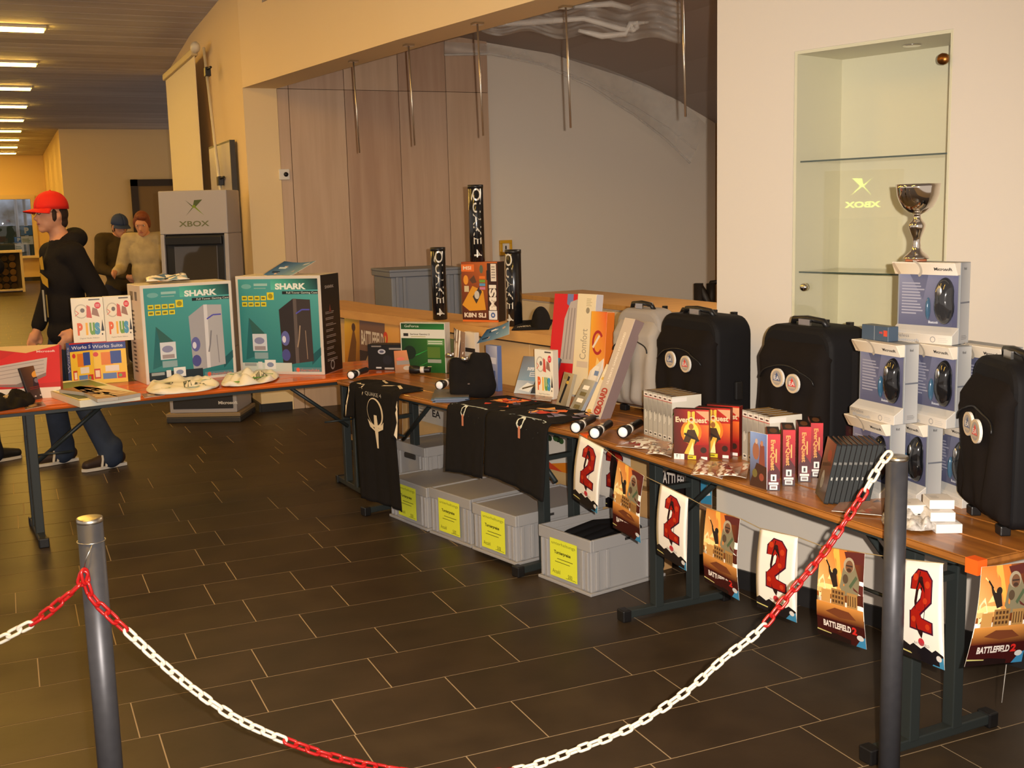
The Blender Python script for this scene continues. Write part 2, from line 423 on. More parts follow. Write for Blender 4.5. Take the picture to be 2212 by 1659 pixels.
b = MB(); b.box((-6, 19, 0), (-5.8, 38, 3.65)); struct(b.build('wall_left_light_block', YEL))  # unseen wall stretch, added to keep world light off the far hall
b = MB(); b.box((2.19, 16.02, 0), (2.5, 16.3, 3.65)); struct(b.build('wall_return', YEL))
b = MB(); b.box((wx1-.5, 35.97, 0), (1.25, 36, .12)); struct(b.build('baseboard_far', KICK))
# dark door frame on the block wall
dx0, dz1 = [PY(281, 388, 25.97)[i] for i in (0, 2)]; dx1 = PY(372, 388, 25.97).x
b = MB(); DK = mat('dark_door_frame', S(62, 48, 34), .5)
b.box((dx0, 25.9, 0), (dx0+.14, 26, dz1)); b.box((dx0, 25.9, dz1-.14), (dx1+.5, 26, dz1)); b.box((dx1+.36, 25.9, 0), (dx1+.5, 26, dz1))
d1 = struct(b.build('door_1', DK))
b = MB(); b.box((dx0+.14, 25.94, 0), (dx1+.36, 25.99, dz1-.14)); b.build('door_leaf', mat('door_leaf_ochre', S(150, 118, 70), .6), d1)

# lamps of the hall: one strip every 2.7 m
LMP = mat('lamp_diffuser', (1, .9, .7), .5, emit=((1.0, .56, .09), 31.0))
HSG = mat('lamp_housing', S(200, 196, 188), .5)
lamp = thing('ceiling_light', 'glowing strip light across the plank ceiling, nearest of the row', 'lamp', (0, 0, 3.6), group='strip lights across the hall ceiling')
b = MB(); b.box((-2.2, -.09, -.03), (.55, .09, 0)); b.build('housing', HSG, lamp, bevel=.006)
b = MB(); b.box((-2.18, -.075, -.055), (.53, .075, -.03)); b.build('diffuser', LMP, lamp, bevel=.01)
lamp.location = (.02, 12.56, 3.6)
ords = ['second', 'third', 'fourth', 'fifth', 'sixth', 'seventh', 'eighth', 'ninth']
for k in range(1, 9): dup(lamp, (.02-.004*k, 12.56+2.72*k, 3.6), (0, 0, 0), 'glowing strip light across the plank ceiling, %s from the camera' % ords[k-1])
for k, w_ in enumerate(('just above the photo, over the kiosk', 'overhead out of view, over the orange table', 'overhead out of view, over the middle of the chain', 'overhead out of view, above the camera')): dup(lamp, (.02, 12.56-2.72*(k+1), 3.6), (0, 0, 0), 'strip light on the plank ceiling, '+w_)
# added fill light, unseen behind the lintel, to brighten the hatch room
rl = thing('room_fill_light', 'warm flat ceiling lamp of the hatch room, hidden behind the lintel', 'lamp', (4.5, 5.2, 2.92))
b = MB(); b.box((-.5, -.5, 0), (.5, .5, .06)); b.build('housing', HSG, rl, bevel=.01)
b = MB(); b.box((-.46, -.46, -.02), (.46, .46, 0)); b.build('diffuser', mat('room_fill_diffuser', (1, .9, .8), .5, emit=((1.0, .78, .56), 17.0)), rl, bevel=.008)

# recess of the display case
NB = mat('niche_white', S(212, 208, 184), .7)
nic = thing('display_case', 'built-in wall display case with glass door beside the silver trophy', 'display case', RW(s0, NZ0), (0, 0, math.atan2(dr.y, dr.x)))
NW, ND, NH = s1-s0, .33, NZ1-NZ0
b = MB(); b.box((0, ND-.012, 0), (NW, ND, NH)); b.box((0, .004, 0), (.012, ND-.012, NH)); b.box((NW-.012, .004, 0), (NW, ND-.012, NH)); b.box((.012, .004, NH-.012), (NW-.012, ND-.012, NH)); b.box((.012, .004, 0), (NW-.012, ND-.012, .012))
b.build('cabinet_shell', NB, nic)
GL = thin_glass('case_glass', (.985, .988, .972), .05)
GLE = mat('glass_edge', S(60, 74, 66), .1)
b = MB(); b.box((.004, -.004, .004), (NW-.004, .002, NH-.004)); gd = b.build('glass_door', GL, nic)
CHR = mat('chrome', S(214, 208, 198), .14, metal=1.0)
for zz in (1.830, 1.390):
    b = MB(); b.box((.014, .03, zz-NZ0-.003), (NW-.014, ND-.014, zz-NZ0+.003)); sh = b.build('glass_shelf', GL, nic)
    b = MB(); b.box((.014, .0285, zz-NZ0-.0032), (NW-.014, .0298, zz-NZ0+.0032)); b.build('shelf_edge', GLE, sh)
sl, zl = rs(1743, 620)
b = MB(); b.lathe([(0.0, 0), (.016, 0), (.016, .02), (.012, .026), (.0, .027)], 16)
lk = b.build('door_lock', CHR, gd); lk.location = (sl-s0, -.004, zl-NZ0); lk.rotation_euler = (PI/2, 0, 0)
b = MB(); b.lathe([(0, 0), (.02, 0), (.02, .012), (0, .014)], 16); hg = b.build('hinge', mat('brass_hinge', S(150, 100, 50), .35, metal=1), gd); hg.location = (NW-.03, -.004, NH-.1); hg.rotation_euler = (PI/2, 0, 0)
b = MB(); b.lathe([(.028, -.006), (.034, -.004), (.034, .001), (.0, .001)], 20); dl = b.build('downlight', CHR, nic); dl.location = (NW*.62, ND*.5, NH-.012)
# ================================================================ hatch counter, tables, crates, kiosk
TZ = .75
BEECH = mat('beech_counter', S(206, 158, 92), .45, noise=(3, .6, S(190, 140, 78)), stretch=(6, 1, 6), bump=(60, .03, .001))
BEECHF = mat('beech_front', S(208, 172, 118), .5, noise=(2, .6, S(196, 158, 104)), stretch=(1, 1, 6))
BLACK = mat('black_plastic', S(22, 21, 22), .4)
CL = [(2.06, 7.82), (2.13, 7.45), (2.387, 6.167), (2.55, 5.31), (2.74, 4.24)]
cnt = thing('service_counter', 'long beech service counter running under the hatch behind the tables', 'counter', (0, 0, 0))
b = MB()
for (p, q) in zip(CL, CL[1:]):
    dp = .36
    b.hexa([(p[0], p[1], .965), (q[0], q[1], .965), (q[0]+dp, q[1]+.07, .965), (p[0]+dp, p[1]+.07, .965), (p[0], p[1], 1.02), (q[0], q[1], 1.02), (q[0]+dp, q[1]+.07, 1.02), (p[0]+dp, p[1]+.07, 1.02)])
b.hexa([(2.06, 7.82, .965), (2.42, 7.89, .965), (2.36, 8.5, .965), (2.25, 8.5, .965), (2.06, 7.82, 1.02), (2.42, 7.89, 1.02), (2.36, 8.5, 1.02), (2.25, 8.5, 1.02)])
b.build('countertop', BEECH, cnt)
cps = [(2.06, 7.8), (2.13, 7.45)]+[((CL[1][0]+(CL[4][0]-CL[1][0])*t), CL[1][1]+(CL[4][1]-CL[1][1])*t) for t in (.2, .4, .6, .8, 1)]
for p, q in zip(cps, cps[1:]):
    b = MB(); o_ = .05
    b.hexa([(p[0]+o_, p[1]-.003, .09), (q[0]+o_, q[1]+.003, .09), (q[0]+o_+.02, q[1]+.003, .09), (p[0]+o_+.02, p[1]-.003, .09), (p[0]+o_, p[1]-.003, .95), (q[0]+o_, q[1]+.003, .95), (q[0]+o_+.02, q[1]+.003, .95), (p[0]+o_+.02, p[1]-.003, .95)])
    b.build('front_panel', BEECHF, cnt, bevel=.0015, seg=1)
b = MB()
for p, q in zip(CL, CL[1:]):
    b.hexa([(p[0]+.09, p[1], 0), (q[0]+.09, q[1], 0), (q[0]+.12, q[1], 0), (p[0]+.12, p[1], 0), (p[0]+.09, p[1], .09), (q[0]+.09, q[1], .09), (q[0]+.12, q[1], .09), (p[0]+.12, p[1], .09)])
b.build('kickboard', BLACK, cnt)
b = MB()
for p, q in zip(CL, CL[1:]):
    b.hexa([(p[0]+.06, p[1], .945), (q[0]+.06, q[1], .945), (q[0]+.08, q[1], .945), (p[0]+.08, p[1], .945), (p[0]+.06, p[1], .966), (q[0]+.06, q[1], .966), (q[0]+.08, q[1], .966), (p[0]+.08, p[1], .966)])
b.build('shadow_gap', mat('dark_gap', S(30, 26, 24), .8), cnt)
# second counter at the back of the room
A, B_ = P(1130, 636, 1.02), P(1556, 684, 1.02)
bc = thing('back_counter', 'second beech counter deeper inside the hatch room, behind the grey bags', 'counter', (A.x, A.y, 0), (0, 0, math.atan2(B_.y-A.y, B_.x-A.x)))
L_ = (B_-A).length+.25
b = MB(); b.box((-.1, 0, .985), (L_, .6, 1.02)); b.build('countertop', BEECH, bc, bevel=.003)
b = MB(); b.box((-.07, .03, 0), (L_-.03, .57, .985)); b.build('cabinet_body', mat('pale_laminate', S(222, 206, 180), .5), bc)
for k in range(4):
    b = MB(); b.box((-.06+k*(L_/4), .012, .1), (-.07+(k+1)*(L_/4)-.02, .03, .97)); b.build('door', MATS['pale_laminate'], bc, bevel=.002)

# ---- beer-garden tables
GRN = mat('dark_green_steel', S(40, 46, 46), .45, bump=(80, .05, .001))
ORG = mat('orange_varnished_pine', S(214, 104, 34), .32, noise=(2.5, .7, S(190, 84, 24)), stretch=(1, 9, 9), coat=.3)
HON = mat('worn_honey_pine', S(166, 106, 44), .38, noise=(3.5, .9, S(126, 76, 32)), stretch=(1, 8, 8), coat=.2)
def beer_table(label, A, B_, depth, top, leg_x, n_post=2):
    t = thing('trestle_table', label, 'table', (A.x, A.y, 0), (0, 0, math.atan2(B_.y-A.y, B_.x-A.x)), 'folding trestle tables')
    L_ = (B_-A).length; z1 = TZ
    bw = depth/3
    b = MB()
    b.box((0, 0, z1-.028), (L_, depth, z1-.002)); b.build('tabletop', top, t, bevel=.012, seg=2)
    for k in range(4):
        b = MB(); y0, y1 = k*depth/4+.003*(k > 0), (k+1)*depth/4-.003*(k < 3)
        b.box((.002, y0+.002, z1-.004), (L_-.002, y1-.002, z1)); b.build('board', top, t, bevel=.002, seg=1)
    b = MB(); b.box((.12, .05, z1-.05), (L_-.12, .09, z1-.028)); b.box((.12, depth-.09, z1-.05), (L_-.12, depth-.05, z1-.028)); b.build('rail', GRN, t)
    yc = depth/2
    for x, s in leg_x:
        for yy in (yc-.09, yc+.09):
            b = MB(); b.box((x-.022, yy-.02, .035), (x+.022, yy+.02, z1-.03)); b.build('leg', GRN, t, bevel=.003)
        b = MB(); b.box((x-.02, yc-.25, .012), (x+.02, yc+.25, .045)); ft = b.build('foot_bar', GRN, t, bevel=.004)
        for yy in (yc-.25, yc+.25):
            b = MB(); b.box((x-.026, yy-.02, 0), (x+.026, yy+.02, .05)); b.build('foot_cap', BLACK, ft, bevel=.005)
        b = MB(); b.box((x-.015, yc-.09, .52), (x+.015, yc+.09, .54)); b.build('crossbar', GRN, t)
        b = MB(); b.tube([(x+s*.02, yc, .40), (x+s*.42, yc, z1-.04)], .012, 6); b.build('brace', GRN, t)
        b = MB(); b.tube([(x+s*.02, yc-.1, .46), (x+s*.2, yc-.1, .46)], .006, 6); b.build('stay', GRN, t)
    return t
LA, LB0 = P(-330, 917, TZ), P(744, 814, TZ)
LB = LA+(LB0-LA)*((2.10-LA.x)/(LB0.x-LA.x))
qL = P(728, 1037, 0); xL = (qL-LA).dot((LB-LA).normalized())
TABL = beer_table('orange varnished trestle table with two big computer case boxes, left of the photo', LA, LB, .62, ORG, [((P(95, 1180, 0)-LA).dot((LB-LA).normalized()), 1), (xL, -1)])
MA, MC = P(726, 821, TZ), P(1250, 935, TZ)
qM = P(805, 1088, 0); xM = (qM-MA).dot((MC-MA).normalized()); xM = max(.2, min(.6, xM))
TABM = beer_table('honey-coloured trestle table with the black shirts hanging over its edge', MA, MC, .58, HON, [(xM, 1), ((MC-MA).length-.50, -1)])
RA, RB = P(1256, 936, TZ), P(2112, 1212, TZ)
TABR = beer_table('worn honey trestle table with suitcases and the string of posters, nearest the camera', RA, RB, .62, HON, [(.22, 1), ((RB-RA).length-.42, -1)])

# ---- grey euro crates with yellow notes
CRG = mat('grey_crate_plastic', S(158, 156, 156), .5, bump=(120, .04, .001))
CRIN = mat('crate_inside', S(120, 116, 112), .6)
NOTE = S(226, 232, 62)
def crate_parts(t, W, D, H, lid=True, note=True, slot=True):
    th = .012; b = MB()
    if lid: b.box((.01, .008, .01), (W-.01, D-.008, H-.03))
    else:
        b.box((.008, .008, .0), (W-.008, D-.008, .012)); b.box((.008, .008, .012), (.008+th, D-.008, H-.03)); b.box((W-.008-th, .008, .012), (W-.008, D-.008, H-.03))
        b.box((.008+th, .008, .012), (W-.008-th, .008+th, H-.03)); b.box((.008+th, D-.008-th, .012), (W-.008-th, D-.008, H-.03))
    b.build('crate_body', CRG, t, bevel=.006)
    b = MB()
    for x0, y0, x1, y1 in ((0, 0, W, .014), (0, D-.014, W, D), (0, .014, .014, D-.014), (W-.014, .014, W, D-.014)): b.box((x0, y0, H-.055), (x1, y1, H))
    b.build('rim', CRG, t, bevel=.004)
    for x in (.018, .052, W-.066, W-.032):
        b = MB(); b.box((x, -.002, .02), (x+.014, .012, H-.055)); b.build('rib', CRG, t, bevel=.003)
    for y in (.03, .09, D-.11, D-.05):
        b = MB(); b.box((W-.012, y, .02), (W+.002, y+.02, H-.055)); b.build('rib', CRG, t, bevel=.003)
    b = MB(); b.box((-.004, -.004, 0), (W+.004, D+.004, .014)); b.build('base_flange', CRG, t, bevel=.003)
    if lid:
        b = MB(); b.box((.012, .012, H-.028), (W-.012, D-.012, H-.006)); b.build('lid', CRG, t, bevel=.006)
    if slot:
        b = MB(); b.box((W/2-.06, -.001, H-.088), (W/2+.06, .016, H-.056)); b.build('handle_slot', mat('slot_shadow', S(46, 43, 42), .9), t, bevel=.008)
        b = MB(); b.box((W-.0165, .2, H-.034), (W+.001, .23, H-.022)); b.build('side_slot', MATS['slot_shadow'], t)
    if note:
        w_, h_ = .19, .175; x0, z0 = W/2-.095, .035; a = Art()
        a.r(0, 0, w_, h_, NOTE); a.t('unterhaltungs', .012, h_-.03, w_-.012, h_-.012, S(120, 128, 40)); a.t('Turnierpreise', .03, h_-.072, w_-.045, h_-.052, S(40, 44, 18), .03)
        a.r(.05, h_-.09, w_-.03, h_-.087, S(70, 74, 24)); a.r(.035, h_-.105, w_-.05, h_-.102, S(90, 96, 30))
        a.t('Anzahl', .016, .016, .07, .034, S(86, 90, 30)); a.t('500', .125, .01, .155, .028, S(86, 90, 30)); a.r(.11, .007, w_-.01, .009, S(90, 96, 30))
        a.build('paper_note', t, front(x0, -.003, z0))
def crate(label, fl, frt, ytop, D, z=0, **k):
    A, W, rz = on(fl, frt, z)
    H = HT(A, ytop); t = thing('storage_crate', label, 'crate', A, (0, 0, rz), 'grey crates under the tables'); crate_parts(t, W, D, H, **k)
    return t, W, H
c4 = crate('open grey plastic crate full of dark cloth, its yellow note facing the aisle', (1165, 1246), (1277, 1290), 1132, .44, lid=False)
c3 = crate('closed grey crate on a black dolly, yellow note in front, beside the open crate', (1022, 1186), (1116, 1222), 1085, .56, z=.03)
c2 = crate('closed grey crate with yellow note, between the dolly crate and the one behind black shirt', (930, 1151), (1018, 1184), 1052, .56)
c1 = crate('closed grey crate half hidden behind the long black shirt, yellow note partly covered', (843, 1115), (924, 1148), 1026, .56)
# dolly under the third crate
A, W, rz = on((1022, 1186), (1116, 1222), .03)
t = thing('crate_dolly', 'low black dolly under the third grey crate', 'dolly', (A.x, A.y, 0), (0, 0, rz))
b = MB(); b.box((.01, .03, .018), (W-.01, .54, .03)); b.build('deck', BLACK, t)
for x in (.04, W-.04):
    for y in (.08, .48): b = MB(); b.tube([(x-.012, y, .012), (x+.012, y, .012)], .012, 12); b.build('caster', BLACK, t)
# back crates behind
t, W_, H_ = crate('grey crate standing behind the open crate, handwriting on its side', (1423, 1212), (1500, 1206), 1090, .10, note=False, slot=False)
a = Art(); a.line([(.10, .17), (.13, .2), (.12, .15), (.16, .19)], .004, S(40, 38, 40)); a.line([(.11, .12), (.15, .135), (.14, .115), (.2, .14)], .004, S(40, 38, 40)); a.build('handwriting', t, front(0, -.004, -.03))
t = thing('storage_crate', 'grey crate at the far end of the row, set back behind the long black shirt', 'crate', (1.99, 6.25, 0), (0, 0, math.radians(-78)), 'grey crates under the tables'); crate_parts(t, .34, .33, .36, note=False)
CARD = mat('brown_cardboard', S(186, 144, 94), .8, bump=(150, .05, .001))
def carton(label, A, rz, W, D, H, z=0):
    t = thing('cardboard_box', label, 'box', (A[0], A[1], z), (0, 0, rz)); b = MB(); b.box((0, 0, 0), (W, D, H)); b.build('carton', CARD, t, bevel=.004)
    b = MB(); b.box((.0, D/2-.024, H), (W, D/2+.024, H+.0006)); b.build('tape', mat('brown_tape', S(160, 116, 66), .3), t)
    b = MB(); b.box((.002, D/2-.001, H+.0006), (W-.002, D/2+.001, H+.0009)); b.build('flap_seam', mat('seam_dark', S(90, 64, 40), .9), t); return t
carton('brown cardboard box behind the open crate, under the tall posters', (2.60, 4.60), math.radians(-78), .25, .07, .36)

# ---- game console kiosk
A, W, rz = on((364, 914), (519, 911), 0)
KG = mat('kiosk_silver_grey', S(172, 166, 166), .4); KD = mat('kiosk_dark', S(48, 46, 46), .45)
t = thing('game_kiosk', 'tall grey game console kiosk with a screen and green X emblem', 'kiosk', A, (0, 0, rz))
KH = HT(A, 413); D = .46
b = MB(); b.box((-.01, -.02, 0), (W+.01, D, .05)); b.build('plinth', mat('plinth_dark', S(60, 58, 56), .5), t, bevel=.01)
b = MB(); b.box((-.01, -.02, .05), (W+.01, D, .08)); b.build('plinth_trim', mat('plinth_tan', S(150, 128, 96), .5), t, bevel=.004)
lean = .06
def kbox(x0, z0, x1, z1, y0, y1):
    off = lambda z: max(0, (z-.5))*lean
    return [(x0, y0+off(z0), z0), (x1, y0+off(z0), z0), (x1, y1, z0), (x0, y1, z0), (x0, y0+off(z1), z1), (x1, y0+off(z1), z1), (x1, y1, z1), (x0, y1, z1)]
b = MB(); sz0, sz1 = KH-.98, KH-.35
b.hexa(kbox(.02, .08, W-.02, .62, 0, D)); b.hexa(kbox(.02, sz1, W-.02, KH, 0, D)); b.hexa(kbox(.02, .62, .055, sz1, 0, D)); b.hexa(kbox(W-.055, .62, W-.02, sz1, 0, D)); b.hexa(kbox(.055, .62, W-.055, sz1, .25, D))
b.build('kiosk_body', KG, t, bevel=.008)
b = MB(); b.hexa(kbox(.055, sz0, W-.055, sz1, .02, .24)); bz = b.build('bezel', BLACK, t, bevel=.012)
b = MB(); b.hexa(kbox(.125, sz0+.04, W-.115, sz1-.09, .012, .1)); b.build('screen', mat('dark_crt_glass', S(70, 64, 56), .06, coat=.6), bz, bevel=.01)
b = MB(); b.hexa(kbox(.07, sz1-.085, W-.07, sz1-.02, .008, .03)); b.build('bezel_brow', BLACK, bz, bevel=.005)
b = MB(); b.hexa(kbox(.055, .62, W-.055, sz0, .05, .2)); b.build('control_shelf', KD, t, bevel=.01)
b = MB(); b.box((.05, -.006, .115), (W-.05, .01, .48)); lp = b.build('lower_panel', KD, t, bevel=.004)
a = Art(); a.t('Microsoft', .38, .035, .54, .062, S(220, 216, 210), .03); a.build('lettering', lp, front(.05, -.006, .115))
fn = lambda u, v, w_: (u, max(0, v-.5)*lean-w_-.001, v)
a = Art(); gx, gz = W*.5, KH-.135; G1, G2 = S(70, 84, 40), S(120, 142, 30)
def xlogo(a, u, v, s, c1, c2):
    a.p([(u-.95*s, v+.8*s), (u-.1*s, v+.12*s), (u-.12*s, v-.02*s)], c1); a.p([(u+.95*s, v+.8*s), (u+.05*s, v+.75*s), (u-.1*s, v+.1*s), (u+.2*s, v+.05*s)], c1)
    a.p([(u-.95*s, v-.95*s), (u-.2*s, v-.05*s), (u-.02*s, v+.02*s)], c1); a.p([(u+1.1*s, v-.9*s), (u+.1*s, v-.1*s), (u+.1*s, v+.12*s)], c2); a.p([(u-.2*s, v-.08*s), (u+.25*s, v-.05*s), (u+.12*s, v+.25*s), (u-.15*s, v+.2*s)], c2)
xlogo(a, gx+.01, gz, .075, G1, G2)
a.t('XBOX', gx-.12, gz-.155, gx+.13, gz-.11, S(104, 108, 72), .02); a.build('printed_emblem', t, fn)

kiosk = t; GLOW = mat('backlit_green', (.6, .7, .1), .5, emit=((.75, 1.0, .12), 7.0))
pd = PL(1866, 402, k0, k1); di = (pd-CAM).normalized(); n3 = Vector((nr.x, nr.y, 0)); rf = di-n3*(2*di.dot(n3)); es = pd+rf*4.2
back = Vector((-rf.x, -rf.y, 0)).normalized(); rzk = math.atan2(back.y, back.x)+PI/2
k2 = dup(kiosk, Vector((es.x, es.y, 0))-Matrix.Rotation(rzk, 3, 'Z') @ Vector((gx, 0, 0)), (0, 0, rzk), 'second game kiosk behind the camera, its lit emblem mirrored in the case glass')
for c_ in list(k2.children):
    if c_.name.startswith('printed_emblem'): bpy.data.objects.remove(c_)
a = Art(); xlogo(a, gx+.01, 0, .075, G1, G2); a.t('XBOX', gx-.12, -.155, gx+.13, -.11, G2, .03)
a.build('lit_emblem', k2, lambda u, v, w_: (u, max(0, es.z+v-.5)*lean-w_-.004, es.z+v), GLOW)

# ---- projection screen on a stand, grey board behind
XS = 1.83
q0, q1 = PX(419, 118, XS), PX(357, 163, XS)
zt = (q0.z+q1.z)/2
t = thing('projection_screen', 'pulled-up projection screen on a stand beside the kiosk, glowing yellow', 'screen', (XS, q0.y, 0))
LS = q1.y-q0.y
b = MB(); b.box((0, 0, .95), (.006, LS, zt)); b.build('screen_cloth', mat('screen_cloth', S(240, 226, 190), .8), t)
b = MB(); b.box((-.03, -.02, zt-.035), (.035, LS+.02, zt+.035)); bar = b.build('top_bar', mat('screen_bar', S(206, 186, 140), .5), t, bevel=.012)
b = MB(); b.ell((0, -.10, zt+.03), (.045, .09, .055), 14, 8); b.build('end_cap', mat('cap_white', S(220, 214, 200), .5), bar)
pt, pb = PX(440, 103, XS), PX(475, 400, XS)
pt = Vector((.0, pt.y-q0.y, pt.z)); pb = Vector((0, pb.y-q0.y, pb.z)); dv = (pb-pt)/(pt.z-pb.z)
foot = pb+dv*(pb.z-.03)
b = MB(); b.tube([pt, foot], .014, 8); b.build('pole', mat('pole_ivory', S(216, 206, 184), .4), t)
for k in (.18, .97):
    c = pt+(pb-pt)*k; b = MB(); b.box((c.x-.02, c.y-.06, c.z-.04), (c.x+.03, c.y+.03, c.z+.04)); b.tube([(c.x, c.y-.05, c.z+.02), (c.x+.02, c.y-.13, c.z+.03)], .012, 8); b.build('clamp', BLACK, t, bevel=.008)
for a_ in (.4, 2.5, 4.6):
    b = MB(); b.tube([(foot.x, foot.y, .25), (foot.x+.07*math.cos(a_), foot.y+.3*math.sin(a_), .012)], .012, 6); b.build('leg', BLACK, t)
q0, q1 = PX(452, 322, 1.87), PX(497, 318, 1.87)
t = thing('display_board', 'tall grey panel leaning by the yellow wall behind the kiosk', 'panel', (1.865, q1.y, 0))
L_ = q0.y-q1.y
b = MB(); b.box((0, 0, 0), (.04, L_, q0.z)); b.build('panel_board', KG, t, bevel=.004)
b = MB(); b.box((0, -.02, 0), (.045, 0, q0.z+.015)); b.box((0, 0, q0.z), (.045, L_, q0.z+.015)); b.build('edge_frame', KD, t)

# ---- rods hanging from the lintel
CHROD = mat('threaded_rod', S(196, 186, 172), .3, metal=.9)
RODS = [((745, 130), 330), ((863, 95), 315), ((1010, 48), 297), ((1200, 12), 275), ((1450, -40), 245)]
nm = ['far left', 'second from the left', 'middle', 'second from the right', 'far right']
for k, (tp, yb) in enumerate(RODS):
    q = P(*tp, 2.73); q.x += .06; z1 = 2.73-.632
    t = thing('hanging_rod', 'thin metal rod hanging from the lintel above the counter, %s of five' % nm[k], 'rod', (q.x, q.y, 2.73), group='rods hanging from the lintel')
    b = MB(); b.tube([(0, 0, 0), (.012, -.01, z1-2.73)], .0055, 6); b.build('rod', CHROD, t)
    b = MB(); b.box((-.03, -.03, -.012), (.03, .03, 0)); b.build('fixing_plate', CHR, t)

# ---- thermostat, yellow switch box, stair rail in the hatch room
q = PY(613, 377, 9.727)
t = thing('thermostat', 'small white thermostat with dark dial on the wood panelling', 'thermostat', q)
b = MB(); b.box((-.045, -.03, -.045), (.045, 0, .045)); b.build('casing', mat('white_plastic', S(226, 222, 214), .4), t, bevel=.006)
b = MB(); b.lathe([(0, 0), (.02, 0), (.018, .012), (0, .013)], 16); o = b.build('dial', BLACK, t); o.location = (.012, -.03, 0); o.rotation_euler = (PI/2, 0, 0)
q = PY(1091, 535, 9.76)
t = thing('wall_socket', 'square yellow socket on the grey wall behind the tubes', 'socket', q)
YP_ = mat('yellow_plastic', S(216, 166, 34), .4)
b = MB(); b.box((-.062, -.03, -.07), (.062, 0, -.04)); b.box((-.062, -.03, .04), (.062, 0, .07)); b.box((-.062, -.03, -.04), (-.035, 0, .04)); b.box((.035, -.03, -.04), (.062, 0, .04)); b.build('frame', YP_, t, bevel=.004)
b = MB(); b.box((-.035, -.018, -.04), (.035, 0, .04)); b.build('face_plate', MATS['white_plastic'], t)
b = MB(); b.box((-.006, -.024, -.015), (.006, -.016, .018)); b.build('key_switch', BLACK, t)
t = thing('stair_railing', 'black steel zigzag railing at the end of the hatch room by the cream wall', 'railing', (0, 0, 0))
RX = 8.6
def rp(x, y): q = PY(x, y, RX); return q
for pts, n_ in (([(1509, 0), (1509, 612)], 'post'), ([(1536, 690), (1536, 612)], 'post'), ([(1510, 622), (1560, 700)], 'diagonal_bar'), ([(1534, 611), (1600, 603)], 'top_rail')):
    pts = [rp(*p) if p[1] else Vector((rp(*pts[1]).x, RX, 0)) for p in pts]
    b = MB(); b.tube(pts, .05 if n_ != 'top_rail' else .02, 4); b.build(n_, mat('railing_black', S(40, 34, 30), .5), t)
# ================================================================ goods on the orange table
def upbox(name, label, cat, bl, br, ytop, depth, z=TZ, lean=0.0, group=None, base=WH, side=None, back=0.0, mat_=None, bev=.0012, hfix=None, yaw=None):
    """upright box from the photo: front foot between two points, top edge of its left side at row ytop"""
    A, W, rz = on(bl, br, z)
    if yaw is not None: rz = yaw
    dirv = Vector((-math.sin(rz)*math.sin(lean), math.cos(rz)*math.sin(lean), math.cos(lean)))
    H = hfix or HT(A, ytop, dirv)
    t = thing(name, label, cat, A, (0, 0, 0), group)
    t.rotation_euler = (Matrix.Rotation(rz, 3, 'Z') @ Matrix.Rotation(-lean, 3, 'X')).to_euler()
    b = MB(); n = 0
    b.box((0, 0, 0), (W, depth, H), base)
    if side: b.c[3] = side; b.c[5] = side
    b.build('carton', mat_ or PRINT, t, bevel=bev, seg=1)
    return t, W, H
TEAL, TEAL2, DTEAL = S(36, 128, 132), S(74, 160, 160), S(16, 64, 74)
YLW = S(222, 206, 40)
